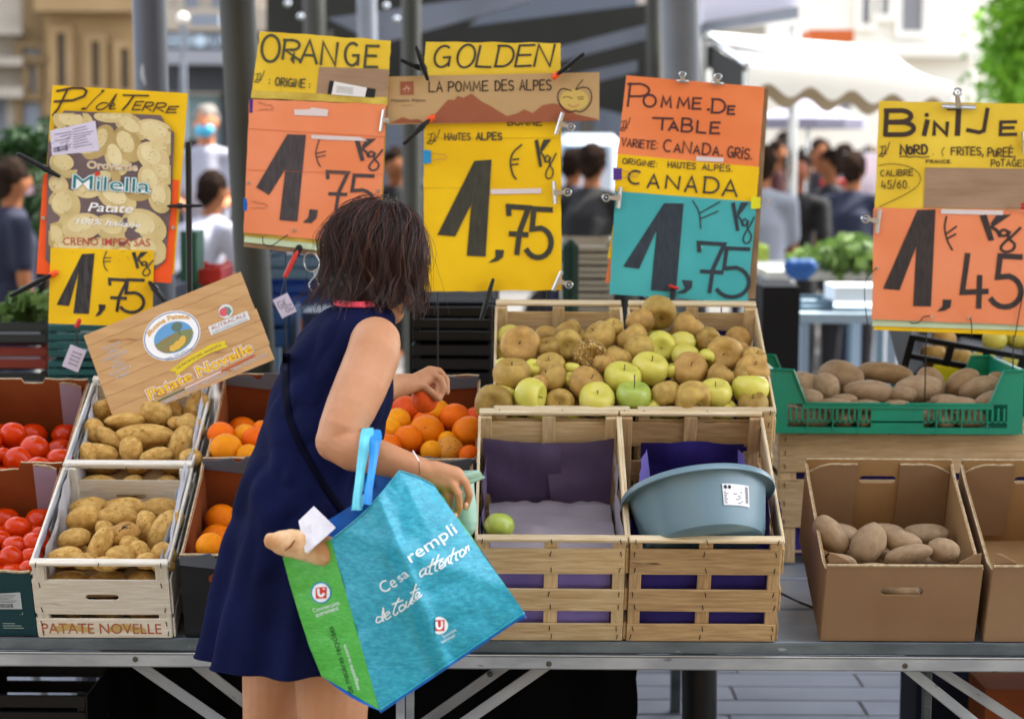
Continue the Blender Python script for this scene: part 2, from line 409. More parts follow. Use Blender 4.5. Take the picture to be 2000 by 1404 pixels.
m_joint = M('sandy paving joints', '7a746a', .95, '6a655c', ns=20, bump=.3)
m_ground = M('grey market ground', '5c5a56', .9, '4c4a47', ns=.6, bump=.2, bs=8)
m_beige = M('beige plaster', '9f8560', .9, '927854', ns=1.2); m_beiged = M('ochre plaster', '7d6849', .9, '735e42', ns=1.2)
m_cream = M('cream stone', 'a89f92', .9, '9c9387', ns=1.5); m_whitew = M('white render', 'eeeae2', .9, 'e4dfd6', ns=1)
m_win = M('dark window glass', '43403c', .2, spec=.6); m_shut = M('grey shutters', '85858a', .7); m_shutb = M('blue grey shutter', '7d8591', .7)
m_fascia = M('dark shop fascia', '2b3038', .5, '353a42', ns=3); m_fgrey = M('grey shop awning', '8d8f96', .8); m_letw = M('pale fascia letters', 'a3b2bd', .7)
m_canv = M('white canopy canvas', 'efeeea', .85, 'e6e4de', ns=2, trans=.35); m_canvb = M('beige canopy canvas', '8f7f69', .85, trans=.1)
m_bark = M('bark', '4a3c2e', .9, '382d22', ns=12, bump=.6)
m_leafb = M('bright green leaves', '7cab2e', .6, '558a22', ns=1.5, rnd=.1, trans=.5)
m_leafd = M('dark green leaves', '2b4a22', .6, '1c3618', ns=6, trans=.2)
m_lettuce = M('pale green lettuce leaves', '66803f', .7, '46622a', ns=9, trans=.3)
m_skinb = M('background skin', '8a5a3e', .8, spec=.1); m_hairb = M('background dark hair', '2a1f19', .95, '1a130f', ns=12, spec=.05, bump=.5, bs=12); m_hairg = M('grey hair', '6c6660', .8)
def cloth(n, c): return M(n, c, .9, bump=.2, bs=20)
c_white = cloth('white shirt', '9c9eac'); c_navy = cloth('navy cloth', '12162c'); c_blk = cloth('black cloth shirt', '0f0f11')
c_grey = cloth('grey tee', '7d8391'); c_rust = cloth('rust red cloth', '6a2c1c'); c_blue = cloth('blue cloth', '3a72b8'); c_pink = cloth('pink cloth', 'a58a92')
m_maskb = M('light blue mask', '4fb5dc', .7)
m_crate_r = M('dark red plastic', '7a2413', .5); m_crate_k = M('charcoal plastic', '1f2426', .5)
m_van = M('white van paint', 'c4ccd6', .3, spec=.5, coat=.4); m_glassb = M('blue tinted window', '5d8aa8', .15, spec=.7)
m_blued = M('blue painted metal', '5a7486', .5); m_bluep = M('bright blue plastic', '184c8c', .6, trans=.1); m_poly = M('white foam box', 'd9dde2', .8)
m_red = M('red plastic', 'c02a20', .4); m_silver = M('chromed steel', 'c4c6c8', .22, metal=.95)
m_mixed = M('orange box print', 'c4602a', .7)

# ------------------------------------------------ ground and paving
g = MB(); g.grid(lambda u, v: Vector((-90 + 180 * u, -20 + 170 * v, 0)), 24, 24)
ground = g.build('ground', m_ground, kind='structure')
g = MB(); g.box((.2, 6.7, .002), (9, 8.2, .004)); pav = g.build('pavement', m_joint, kind='structure')
pm = {}
for j in range(26):
    y = 5.25 + j * .172; L_ = .78; x = -2.6 - (j * .37) % L_
    n = 0
    while x < 3.0:
        k = (round(L_, 2)); dd = (L_ - .008, .165, .02)
        vis = 5.2 < y < 9.8
        if vis:
            o = plank('paving_stone', pav, (x + L_ / 2, y, .0 + random.uniform(-.002, .001)), dd, m_stone, bev=.003)
        x += L_
# hall roof that shades the stall
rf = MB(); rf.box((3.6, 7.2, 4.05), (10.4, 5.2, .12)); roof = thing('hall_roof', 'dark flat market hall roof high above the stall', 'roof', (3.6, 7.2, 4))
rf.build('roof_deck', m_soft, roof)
# posts
def post(px0, py0, px1, Y, rpx, mt, label, z1=0.0, ztop=4.0, sq=False, base=True):
    a = at(px0, py0, Y); r = rpx / F * Y; b = at(px1, 640, Y); k = (a.x - b.x) / (a.z - b.z)
    bot = Vector((b.x + (0 - b.z) * k, Y, 0)); top = Vector((b.x + (ztop - b.z) * k, Y, ztop))
    t = thing('hall_post', label, 'post', bot)
    MB().tube([bot, top], r, 24 if not sq else 4).build('shaft', mt, t, smooth=True)
    MB().lathe([(r * 1.02, 0), (r * 1.9, 0), (r * 1.9, .02), (r * 1.15, .03), (r * 1.02, .05)], 24, Matrix.Translation(bot)).build('base_plate', mt, t, smooth=True)
    b2 = MB()
    for q in range(4):
        a_ = PI / 4 + q * PI / 2; b2.blob(bot + Vector((r * 1.55 * math.cos(a_), r * 1.55 * math.sin(a_), .028)), (.012, .012, .01), n=8)
    b2.build('bolt', m_bolt, t)
    return t
post(291, 0, 312, 7.2, 33, m_post, 'blue grey scuffed hall post behind the leftmost potato sign')
post(463, 0, 500, 6.9, 35, m_postd, 'thick dark olive hall post left of the orange price sign')
post(613, 0, 632, 13.2, 21, m_postd, 'slim dark hall post just behind the orange price sign')
post(716, 0, 728, 12.2, 19, m_postl, 'pale grey hall post rising behind the right of orange sign')
post(803, 60, 806, 11, 19, m_postd, 'dark post standing in the gap left of the golden sign')
post(1327, 0, 1345, 8.6, 37, m_postl, 'thick light grey hall post behind the pomme de table sign')
post(1276, 0, 1278, 12.8, 14, m_postd, 'thin dark post hugging the light grey hall post')
# far awning with dark underside and grey beams
t = thing('market_awning', 'dark market awning with pale grey beams above the golden sign', 'awning', at(900, 140, 13.4))
aw = MB(); a = [at(560, 200, 14.5), at(1262, 262, 14.5), at(1262, -80, 13.6), at(560, -80, 13.6)]
def awn(px0, py0, px1, py1, px2, py2, px3, py3, Y, th, nm, mt, par=t):
    q = [at(px0, py0, Y), at(px1, py1, Y), at(px2, py2, Y), at(px3, py3, Y)]
    return MB().prism(q, (0, th, 0)).build(nm, mt, par)
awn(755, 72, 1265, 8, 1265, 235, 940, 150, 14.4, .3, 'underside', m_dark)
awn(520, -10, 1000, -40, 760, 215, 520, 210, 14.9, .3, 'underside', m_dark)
awn(640, 36, 1040, -20, 1040, 2, 740, 86, 13.5, .12, 'beam', m_beam)
awn(1060, 100, 1265, 48, 1265, 76, 1060, 128, 13.6, .12, 'beam', m_beam)
awn(1060, 160, 1245, 118, 1245, 140, 1060, 186, 13.6, .12, 'beam', m_beam)
awn(520, 60, 700, 90, 700, 100, 520, 72, 13.3, .1, 'beam', m_postd)
for X in (640, 880, 1240):
    a = at(X, 60, 14.8); MB().tube([(a.x, a.y, 0), (a.x, a.y, a.z)], .035, 10).build('support_post', m_postd, t)
for (px, py, Y) in ((562, 8, 12.8), (587, 33, 12.8), (755, 12, 13), (775, 38, 13)):
    p = at(px, py, Y); MB().blob(p, (.02, .02, .02), n=8).build('bolt', m_silver, t)

# ------------------------------------------------ background buildings
def facade(nm, label, x0, y0, x1, Y, mt, wins, dp=1.5, mw=m_win, ms=None, cor=None, dy=0):
    a = at(x0, y0, Y); b = at(x1, y0, Y)
    t = thing(nm, label, 'building', ((a.x + b.x) / 2, Y, 0)); mb = MB(); mb.box(((a.x + b.x) / 2, Y + dp / 2, a.z / 2), (b.x - a.x, dp, a.z)); mb.build('wall', mt, t)
    for (wx0, wy0, wx1, wy1) in wins:
        p = at(wx0, wy0, Y); q = at(wx1, wy1, Y); f = MB(); W, H = q.x - p.x, p.z - q.z; c = Vector(((p.x + q.x) / 2, Y, (p.z + q.z) / 2)); k = .09
        f.box(c + Vector((-W / 2 - k / 2, -.03, 0)), (k, .1, H)); f.box(c + Vector((W / 2 + k / 2, -.03, 0)), (k, .1, H))
        f.box(c + Vector((0, -.03, H / 2 + k / 2)), (W + 2 * k, .1, k)); f.box(c + Vector((0, -.04, -H / 2 - k / 2)), (W + 2 * k, .14, k))
        wo = f.build('window', ms or mt, t)
        MB().box(c + Vector((0, -.006, 0)), (W, .012, H)).build('pane', mw, wo)
    if cor:
        for yy, hh in cor:
            p = at(x0, yy, Y); MB().box(((a.x + b.x) / 2, Y - .15, p.z), (b.x - a.x + .1, .3, hh)).build('cornice', mt, t)
    return t
facade('townhouse', 'beige plaster townhouse with narrow windows at upper left', 84, -120, 268, 26, m_beige,
       [(113, 66, 131, 170), (181, 82, 197, 172), (238, 96, 254, 175), (113, 230, 131, 330), (181, 236, 197, 330)], cor=[(4, .25)])
facade('townhouse', 'ochre plaster house strip beside the pale stone pillar', 42, -120, 84, 26.1, m_beiged, [(46, 96, 82, 110), (60, 122, 72, 182), (46, 200, 82, 260)], mw=m_shutb)
facade('townhouse', 'pale cream stone house at the far left edge', -330, -140, 41, 26.2, m_cream, [(-110, 40, -50, 180), (-3, 190, 18, 300), (-200, 40, -140, 180)], cor=[(180, .12), (120, .1), (60, .1)], mw=m_shutb)
facade('townhouse', 'bright cream house above the dark shop front', 269, -140, 520, 31, m_cream, [(360, -40, 390, 26), (412, -40, 440, 20)], cor=[(40, .3)], mw=m_shutb)
t = thing('shop_front', 'dark shop front with blurred white fascia letters', 'shop', at(380, 300, 24) * 1)
px_box('fascia', 322, 62, 520, 97, 24, .5, m_fascia, t); px_box('awning', 322, 98, 520, 126, 23.7, .8, m_fgrey, t); px_box('header', 322, 127, 520, 180, 24.1, .5, m_fascia, t)
px_box('wall', 322, 181, 350, 400, 24.2, .5, m_cream, t, z0=0); px_box('window', 352, 184, 430, 330, 24.3, .3, M('shop glass', '6f8990', .3, spec=.5), t, z0=.2)
px_box('wall', 432, 181, 520, 330, 24.2, .5, m_fascia, t, z0=0)
pr = Print(vplane(24), .004)
for i in range(9): pr.glyph('H' if i % 2 else 'N', 326 + i * 6, 67, 330 + i * 6, 92, 1.6)
for i, ch in enumerate('OMUS'): pr.glyph(ch, 382 + i * 16, 70, 394 + i * 16, 91, 3)
pr.ell(391, 80, 12, 12); pr.build('lettering', m_letw, t)
L2 = MB()
for (px, py, Y) in ((357, 36, 20), ):
    p = at(px, py, Y); lamp = thing('globe_lamp', 'white globe street lamp beside the blue grey post', 'lamp', (p.x, Y, 0))
    MB().blob(p, (.055, .055, .05)).build('globe', m_whitew, lamp, smooth='all'); MB().tube([(p.x, Y, 0), (p.x, Y, p.z - .05)], .03, 8).build('pole', m_postl, lamp)
    px_box('bracket', 372, 28, 428, 50, Y, .1, m_shutb, lamp)
facade('townhouse', 'blown out white house with grey shutters at upper right', 1340, -160, 1905, 30, m_whitew,
       [(1684, -60, 1698, 48), (1722, -60, 1734, 30), (1762, -60, 1800, 62), (1640, 150, 1662, 215), (1560, 150, 1590, 215)], mw=m_shut, ms=m_whitew, cor=[(95, .2)])
facade('townhouse', 'pale house behind the grey post at top right', 1260, -160, 1500, 27, m_cream, [(1420, -60, 1470, 10)], mw=m_shutb)
facade('townhouse', 'white house behind the tree at right edge', 1906, -160, 2500, 33, m_whitew, [(2050, -40, 2100, 80), (2200, -40, 2250, 80)], mw=m_shut)
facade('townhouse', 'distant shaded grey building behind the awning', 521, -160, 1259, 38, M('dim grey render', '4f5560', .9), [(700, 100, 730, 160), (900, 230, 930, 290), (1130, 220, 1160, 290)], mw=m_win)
# unseen houses added behind the camera to block low sky and deepen contrast
def block(x0, x1, y0, y1, h, mt, label, face):
    t = thing('townhouse', label, 'building', ((x0 + x1) / 2, (y0 + y1) / 2, 0)); MB().box(((x0 + x1) / 2, (y0 + y1) / 2, h / 2), (x1 - x0, y1 - y0, h)).build('wall', mt, t)
    MB().box(((x0 + x1) / 2, (y0 + y1) / 2, h + .1), (x1 - x0 + .8, y1 - y0 + .8, .22)).build('roof', m_beiged, t)
    n = int((x1 - x0) / 3)
    for i in range(n):
        for k in range(int(h / 3.2)):
            x = x0 + (i + .5) * (x1 - x0) / n; z = 2 + k * 3.2; f = MB(); yy = y1 if face > 0 else y0
            for dx, dz, ww, hh in ((-.6, 0, .1, 1.7), (.6, 0, .1, 1.7), (0, .85, 1.3, .1), (0, -.85, 1.4, .12)): f.box((x + dx, yy + .03 * face, z + dz), (ww, .1, hh))
            o = f.build('window', mt, t); MB().box((x, yy + .012 * face, z), (1.1, .02, 1.6)).build('pane', m_win, o)
block(-16, -1, -22, -12, 18, m_beige, 'unseen beige townhouse added behind the camera to block low sky', 1)
block(-.6, 16, -22, -12.5, 17, m_beiged, 'unseen ochre townhouse added behind the camera to block low sky', 1)
# scalloped white canopy
t = thing('market_canopy', 'white market canopy with a scalloped beige valance', 'canopy', at(1560, 200, 12))
A0, A1, B0, B1 = at(1368, 62, 13.8), at(1730, 92, 14.4), at(1460, 128, 11.4), at(1862, 162, 11.9)
mb = MB(); mb.grid(lambda u, v: A0.lerp(A1, u).lerp(B0.lerp(B1, u), v) + Vector((0, 0, -.05 * math.sin(PI * v))), 16, 6); mb.build('roof_canvas', m_canv, t)
C0 = at(1462, 120, 14.5); C1 = at(1870, 150, 15)
def val(u, v): return B0.lerp(B1, u) + Vector((0, -.01, -v * (.115 + .030 * math.cos(u * 2 * PI * 5))))
MB().grid(val, 80, 3).build('valance', m_canv, t)
B2, B3 = B0 + Vector((0, .9, 0)), B1 + Vector((0, .9, 0))
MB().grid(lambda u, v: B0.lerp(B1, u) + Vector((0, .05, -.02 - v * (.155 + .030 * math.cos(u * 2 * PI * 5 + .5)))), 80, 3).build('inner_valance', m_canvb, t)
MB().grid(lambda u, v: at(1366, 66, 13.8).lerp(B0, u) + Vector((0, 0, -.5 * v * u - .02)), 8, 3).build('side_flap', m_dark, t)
MB().tube([A0, B0], .02, 6).build('frame_tube', m_silver, t)
for p in (B0, B1, A0, A1): MB().tube([(p.x, p.y + .03, 0), (p.x, p.y + .03, p.z - .03)], .02, 8).build('pole', m_silver, t)
t = thing('roof_edge', 'pale sloping awning edge beside the light grey post', 'awning', at(1440, 60, 14))
awn(1374, 45, 1560, 12, 1560, 36, 1374, 62, 13, .3, 'edge_beam', m_beam, t); awn(1374, -60, 1560, -60, 1560, 10, 1374, 43, 13.2, .3, 'canvas', M('lilac grey canvas', 'c9c6d2', .8), t)
for X in (1380, 1552):
    a = at(X, 50, 13.15); MB().tube([(a.x, a.y, 0), (a.x, a.y, a.z)], .03, 8).build('pole', m_silver, t)
px_box('orange_box', 1583, 58, 1668, 82, 19, .6, m_mixed, z0=None, label='small orange and yellow painted sign panel above the white canopy', category='sign panel')

# trees and plants: leaf clumps spread through a volume
def tree(nm, label, cat, base, h, cz, rad, n, ls, mt, seed=1, trunk=.12):
    rn = random.Random(seed); t = thing(nm, label, cat, base); base = Vector(base); tb = MB()
    top = Vector((base.x, base.y, cz)); tb.tube([base, base.lerp(top, .5) + Vector((.05, 0, 0)), top], [trunk, trunk * .7, trunk * .35], 8)
    L = []
    for k in range(9):
        a = rn.uniform(0, 2 * PI); e = rn.uniform(.1, 1.2); d = Vector((math.cos(a) * math.cos(e) * rad[0], math.sin(a) * math.cos(e) * rad[1], math.sin(e) * rad[2])) * .75
        s0 = base.lerp(top, rn.uniform(.6, .95)); tb.tube([s0, s0 + d * .5 + Vector((0, 0, .1)), s0 + d], [trunk * .35, trunk * .2, trunk * .06], 5); L.append(s0 + d)
    tb.build('trunk', m_bark, t, smooth=True); lf = MB(); vs = []; fs = []
    clumps = [top + Vector((rn.gauss(0, .5) * rad[0], rn.gauss(0, .5) * rad[1], rn.gauss(0, .5) * rad[2])) for _ in range(max(6, n // 220))] + L
    for i in range(n):
        c = rn.choice(clumps) + Vector((rn.gauss(0, .17) * rad[0], rn.gauss(0, .17) * rad[1], rn.gauss(0, .17) * rad[2])); d = Vector((rn.gauss(0, 1), rn.gauss(0, 1), rn.gauss(0, 1))).normalized()
        u = d.orthogonal().normalized() * ls * rn.uniform(.6, 1.2); v = d.cross(u) * .6; o = len(vs)
        vs += [c - u, c + v * .9, c + u, c - v * .9]; fs.append((o, o + 1, o + 2, o + 3))
    lf.add(vs, fs); me = bpy.data.meshes.new('crown'); inv = WM(t).inverted(); me.from_pydata([tuple(inv @ v) for v in vs], [], fs); me.materials.append(mt); link('crown', me, t)
    return t
p = at(1985, 80, 20); tree('leafy_tree', 'bright yellow green leafy tree at the upper right corner', 'tree', (p.x + .35, 20, 0), 4, p.z + .1, (.72, .9, .95), 9000, .055, m_leafb, 3)
p = at(2120, 60, 24); tree('leafy_tree', 'second green tree standing just beyond the right edge', 'tree', (p.x, 24, 0), 4, p.z + .6, (1.1, 1.1, 1.2), 4000, .08, m_leafb, 4)
p = at(30, 280, 12); tree('potted_shrub', 'dark green shrub behind the potato sign at far left', 'shrub', (p.x, 12, 0), 2, p.z, (.24, .3, .13), 1600, .04, m_leafd, 5, .03)
p = at(75, 292, 13); tree('potted_shrub', 'small dark green bush just left of the potato sign', 'shrub', (p.x, 13, 0), 2, p.z, (.12, .2, .12), 900, .03, m_leafd, 6, .02)

# ------------------------------------------------ background people
def bperson(px, pyhead, Y, top, bottom, hair, label, head=R(0), lean=0.0, arms=0, skin=m_skinb, mask=None, apron=None, side=1):
    hd = at(px, pyhead, Y); t = thing('person', label, 'person', (hd.x, Y, 0)); hz = hd.z; S = 1.72 / 1.72
    fd = Vector((math.sin(head), math.cos(head), 0)); sd_ = Vector((fd.y, -fd.x, 0)); hip = Vector((hd.x, Y, 0)) - fd * lean + Vector((0, 0, .90)); 
    hdp = Vector((hd.x, Y, hz)); nk = hdp - fd * .03 + Vector((0, 0, -.14)); ch = nk.lerp(hip, .38)
    b = MB(); b.blob(hdp, (.074, .09, .105)); b.blob(hdp + sd_ * .076, (.012, .02, .03)); b.blob(hdp - sd_ * .076, (.012, .02, .03)); b.blob(hdp + fd * .09 - Vector((0, 0, .015)), (.016, .018, .024)); b.tube([nk - Vector((0, 0, .03)), hdp], [.055, .05], 10, rnd=True)
    b.tube([hip, ch, nk], [.08, .08, .05], 10, rnd=True)
    sh = MB(); sh.tube([nk + Vector((0, 0, -.08)), ch, nk.lerp(hip, .75), hip], [.10, .15, .14, .15], 12, rnd=True)
    tr = MB()
    for s in (-1, 1):
        S0 = nk + sd_ * s * .17 + Vector((0, 0, -.08))
        if arms: E = S0 + fd * .1 + Vector((0, 0, -.27)); Hn = E + fd * .24 + Vector((0, 0, -.03)) - sd_ * s * .06
        else: E = S0 + sd_ * s * .04 + Vector((0, 0, -.28)); Hn = E + fd * .06 + Vector((0, 0, -.25))
        b.tube([nk + Vector((0, 0, -.08)), S0], [.04, .04], 8, rnd=True)
        sh.tube([nk + Vector((0, 0, -.06)), S0, S0.lerp(E, .75)], [.07, .062, .055], 10, rnd=True)
        b.tube([S0, E, Hn], [.045, .04, .028], 8, rnd=True); b.blob(Hn, (.035, .045, .045))
        K = hip + sd_ * s * .11 + fd * .02; K.z = .48; Ft = K.copy(); Ft.z = .07; Ft = Ft - fd * .02
        tr.tube([hip + sd_ * s * .07, K, Ft + Vector((0, 0, .05))], [.11, .075, .055], 10, rnd=True)
        b.tube([hip, hip + sd_ * s * .07, K, Ft], [.07, .07, .045, .035], 8, rnd=True)
        b.tube([Ft, Ft + fd * .12 - Vector((0, 0, .03))], [.045, .035], 8, rnd=True)
    remesh(b, 'body', skin, t, .022, 2); remesh(sh, 'shirt', top, t, .022, 2); remesh(tr, 'trousers', bottom, t, .022, 2)
    h = MB(); h.blob(hdp - fd * .018 + Vector((0, 0, .022)), (.088, .094, .10)); h.blob(hdp - fd * .05 + Vector((0, 0, -.03)), (.07, .05, .07)); remesh(h, 'hair', hair, t, .014, 1, disp=lambda c, n: n * .014 * noise.noise(c * 22))
    if mask: MB().blob(hdp + fd * .05 + Vector((0, 0, -.045)), (.06, .05, .05)).build('mask', mask, t, smooth='all')
    if apron: MB().prism([ch + sd_ * .12 + fd * .17, ch - sd_ * .12 + fd * .17, hip - sd_ * .17 + fd * .18 - Vector((0, 0, .3)), hip + sd_ * .17 + fd * .18 - Vector((0, 0, .3))], fd * .01).build('apron', apron, t)
    return t
bperson(402, 240, 14, c_white, c_rust, m_hairg, 'blurred grey haired person in white shirt with blue mask', PI, 0, 1, M('flushed skin', 'c07a52', .6), m_maskb)
bperson(420, 372, 12.5, c_white, c_blk, m_hairb, 'stooping dark haired person in white shirt behind dark post', R(50), .25, 1)
bperson(30, 352, 11.5, c_navy, c_navy, m_hairb, 'person in dark navy clothes at the far left edge', R(60), .05, 0)
bperson(64, 318, 15, c_pink, c_blk, m_hairb, 'person in dusty pink top behind the navy dressed person', R(200), .0, 0)
bperson(772, 322, 15, c_blk, c_blk, m_hairb, 'dark clothed person seen in the gap beside the golden sign', PI, 0, 1)
bperson(1158, 318, 12.8, c_blk, c_navy, m_hairb, 'dark haired person in black leaning over a stall behind golden sign', R(20), .22, 1)
bperson(1490, 322, 13, c_grey, c_navy, m_hairb, 'person in grey tee and navy shorts seen from behind', R(15), .02, 1)
bperson(1556, 332, 13.8, c_blk, c_blk, m_hairb, 'stallholder in black tee bending over the far stall', PI, .28, 1, M('warm skin', '7a4026', .7))
bperson(1602, 300, 17, M('dark cloth', '2a2a30', .9), c_blk, m_hairb, 'person in charcoal standing behind the bending stallholder', PI, 0, 0)
bperson(1650, 306, 19, c_pink, c_navy, m_hairb, 'far shopper in dusty pink near the red awning', R(30), 0, 0)
bperson(1688, 318, 18, c_white, c_navy, m_hairb, 'shopper in white shirt just left of the bintje sign', R(250), 0, 1)
bperson(1532, 280, 21, c_blue, c_navy, m_hairb, 'distant shopper in blue below the scalloped valance', R(10), 0, 0)
bperson(1628, 318, 22, c_rust, c_blk, m_hairg, 'distant shopper in rust coat behind the canada sign', R(100), 0, 0)

c_dk1 = cloth('charcoal cloth', '1c1c22'); c_dk2 = cloth('dark olive cloth', '24261c'); c_dk3 = cloth('deep navy shirt', '141a30'); c_dk4 = cloth('maroon cloth', '3a1416')
for px, py, Y, a_, b_, hr, lb_, hd_ in ((1122, 322, 15, c_dk3, c_dk1, m_hairb, 'shopper in deep navy right beside the golden sign', 40), (1186, 306, 18, c_dk1, c_dk1, m_hairb, 'far shopper in charcoal left of the canada sign', 200),
    (1520, 300, 18, c_dk4, c_dk1, m_hairb, 'shopper in maroon behind the grey tee', 160), (1576, 312, 19, c_dk2, c_dk1, m_hairb, 'shopper in dark olive behind the black stallholder', 30), (1618, 322, 16, c_dk1, c_dk3, m_hairb, 'dark coated shopper right of the stallholder', 250),
    (1668, 330, 14.5, c_dk3, c_dk1, m_hairb, 'shopper in deep navy nearest the bintje sign', 20), (1702, 306, 21, c_dk4, c_dk1, m_hairg, 'grey haired far shopper in maroon at the bintje sign edge', 180),
    (382, 300, 18, c_dk1, c_dk1, m_hairb, 'dark coated shopper between the potato and orange signs', 90), (440, 318, 16.5, c_dk3, c_dk1, m_hairb, 'deep navy shopper partly behind the dark post', 300),
    (8, 322, 13.5, c_dk1, c_dk1, m_hairb, 'charcoal coated shopper at the extreme left edge', 100), (96, 330, 14, c_dk2, c_dk1, m_hairb, 'dark olive coated shopper behind the potato sign edge', 10), (800, 312, 17, c_dk3, c_dk1, m_hairb, 'deep navy shopper behind the thin post by golden sign', 190),
    (560, 420, 14, c_dk1, c_dk1, m_hairb, 'crouching dark shopper below the orange sign', 60)):
    bperson(px, py, Y, a_, b_, hr, lb_, R(hd_), random.choice((0, .08, .15)), random.choice((0, 1)))
# ------------------------------------------------ background stall goods
def slat_crate(px0, py0, px1, py1, Y, mt, label, dp=.35, ns=3, cat='crate', name='plastic_crate', group=None):
    a = at(px0, py0, Y); b = at(px1, py1, Y); W, H = b.x - a.x, a.z - b.z; t = thing(name, label, cat, ((a.x + b.x) / 2, Y + dp / 2, b.z), group=group)
    for i in range(ns):
        h = H / ns; z = H - h * (i + .5)
        for yy in (-dp / 2, dp / 2): plank('slat', t, (0, yy, z), (W, .008, h * .74), mt)
    for s in (-1, 1):
        for yy in (-1, 1): plank('corner_post', t, (s * (W / 2 - .012), yy * (dp / 2 - .012), H / 2), (.018, .014, H * .995), mt)
        MB().box((s * (W / 2 + .002), 0, H / 2), (.004, dp, H * .9)).build('end_panel', mt, t, world=False)
    plank('bottom', t, (0, 0, .006), (W - .01, dp - .012, .008), mt)
    return t
for i, (y0, y1) in enumerate(((626, 672), (674, 722), (724, 770))):
    slat_crate(-70, y0, 92, y1, 6.6 + .02 * i, m_crate_k if i != 1 else m_crate_r, ['black crate on top of the blurred stack at left edge', 'dark red crate in the middle of the left stack', 'black crate third from top of the left stack'][i], ns=2)
slat_crate(-70, 772, 92, 830, 6.68, m_crate_r, 'dark red crate low in the left stack behind the tomatoes', ns=2)
for i, (y0, y1) in enumerate(((632, 700), (702, 768), (770, 836))):
    slat_crate(96, y0, 250, y1, 6.2 + .01 * i, m_teal, ['teal crate on top of the stack under the price card', 'teal crate second from top behind the hanging white tag', 'teal crate low in the stack behind the potato crate'][i], ns=4)
# things carrying those stacks: a trestle
def trestle(px0, px1, py, Y, dp, mt, label, top=m_blued, leg=None):
    a = at(px0, py, Y); b = at(px1, py, Y); t = thing('stall_table', label, 'table', ((a.x + b.x) / 2, Y + dp / 2, 0)); z = a.z
    MB().box(((a.x + b.x) / 2, Y + dp / 2, z - .02), (b.x - a.x, dp, .04)).build('table_top', top, t)
    for x in (a.x + .04, b.x - .04):
        for y in (Y + .04, Y + dp - .04): MB().box((x, y, (z - .04) / 2), (.035, .035, z - .04)).build('leg', leg or mt, t)
    return t
trestle(-80, 262, 838, 6.15, .95, m_blued, 'grey trestle table carrying the teal and black crates')
# heap of lettuce
lb = MB(); rn = random.Random(9); lt = thing('lettuce', 'pale green lettuce blurred at left beside the price card', 'lettuce', at(60, 625, 6.75))
for i in range(260):
    c = at(60 + rn.gauss(0, 26), 600 + rn.gauss(0, 13), 6.7 + rn.gauss(0, .05)); d = Vector((rn.gauss(0, 1), rn.gauss(0, 1), rn.gauss(0, 1))).normalized(); u = d.orthogonal().normalized() * .022; v = d.cross(u)
    lb.add([c - u, c + v + d * .006, c + u, c - v], [(0, 1, 2), (0, 2, 3)])
lb.build('leaves', m_lettuce, lt)
# middle: dark goods behind the woman
px_box('stall_cover', 800, 590, 972, 760, 6.4, .6, m_blackcloth, z0=0, label='black draped stall under the golden sign', category='stall')
slat_crate(806, 596, 968, 668, 6.2, m_black, 'black plastic crate on the dark ledge under the golden sign', ns=3)
slat_crate(806, 670, 968, 752, 6.21, M('navy plastic', '080a12', .6), 'navy crate below the black crate under the golden sign', ns=3)
trestle(790, 985, 755, 6.1, .7, m_black, 'black trestle holding dark crates behind the apples', m_black)
slat_crate(500, 600, 565, 680, 7.6, M('blue plastic', '1f4878', .5), 'blurred blue crate right of the dark post', ns=2)
slat_crate(510, 500, 640, 548, 8.2, m_blued, 'blurred grey blue crate below the orange sign', ns=2)
slat_crate(505, 552, 650, 596, 8.25, M('royal blue plastic', '214f9c', .5), 'blurred royal blue crate below the grey blue one', ns=2)
px_box('foam_box', 560, 470, 640, 497, 8.4, .3, m_poly, label='white foam box on the blurred blue crates', category='box')
trestle(480, 700, 600, 8.1, .7, m_blued, 'grey blue trestle table in the gap left of the woman')
px_box('market_bin', 590, 610, 680, 760, 7.5, .4, M('dark blue bin', '14233f', .5), z0=0, label='dark blue bin half hidden behind the woman', category='bin')
MBc = slat_crate(370, 520, 430, 600, 8.0, m_red, 'small red crate blurred between the posts', ns=2)
slat_crate(350, 602, 450, 660, 8.0, m_blued, 'grey crate blurred between the two left posts', ns=2)
px_box('stall_cover', 250, 560, 345, 760, 7.6, .5, c_navy, z0=0, label='navy draped stall behind the tilted wooden panel', category='stall')
trestle(335, 470, 662, 7.9, .7, m_blued, 'grey table under the blurred crates between posts')
px_box('green_bin', 352, 452, 384, 520, 7.95, .2, M('dark green plastic', '0d4a33', .6), z0=.55, label='dark green container right of the potato sign', category='container')
# right of the golden sign
for i in range(6):
    slat_crate(1100 + (i % 2) * 4, 468 + i * 26, 1196, 492 + i * 26, 8.0, M('weathered wood', 'a99f8c', .8) if i == 0 else bpy.data.materials['weathered wood'],
               'weathered wooden crate, %s from top in the stack beside the golden sign' % ORD[i], ns=2, name='wooden_crate', group='weathered crates beside the golden sign')
px_box('stall_cover', 1098, 625, 1215, 700, 7.9, .6, m_blackcloth, z0=0, label='dark draped ledge under the weathered crates', category='stall')
vt = thing('parked_van', 'white van with blue tinted window behind the golden sign', 'van', at(1150, 470, 17) * 1)
px_box('body', 1085, 262, 1215, 470, 17, 2, m_van, vt, z0=.35, bev=.08); px_box('window', 1100, 285, 1185, 330, 16.98, .05, m_glassb, vt)
for X in (1105, 1200):
    a = at(X, 300, 17.0); tb = MB(); tb.tube([(a.x, 16.95, .33), (a.x, 17.2, .33)], .33, 20); tb.build('wheel', m_black, vt)
# dark green drape right of golden sign foot
px_box('sack', 1100, 470, 1130, 600, 7.6, .2, M('dark green sack', '0e2c1e', .9), z0=0, bev=.03, label='tall dark green cloth sack standing by weathered crates', category='sack')
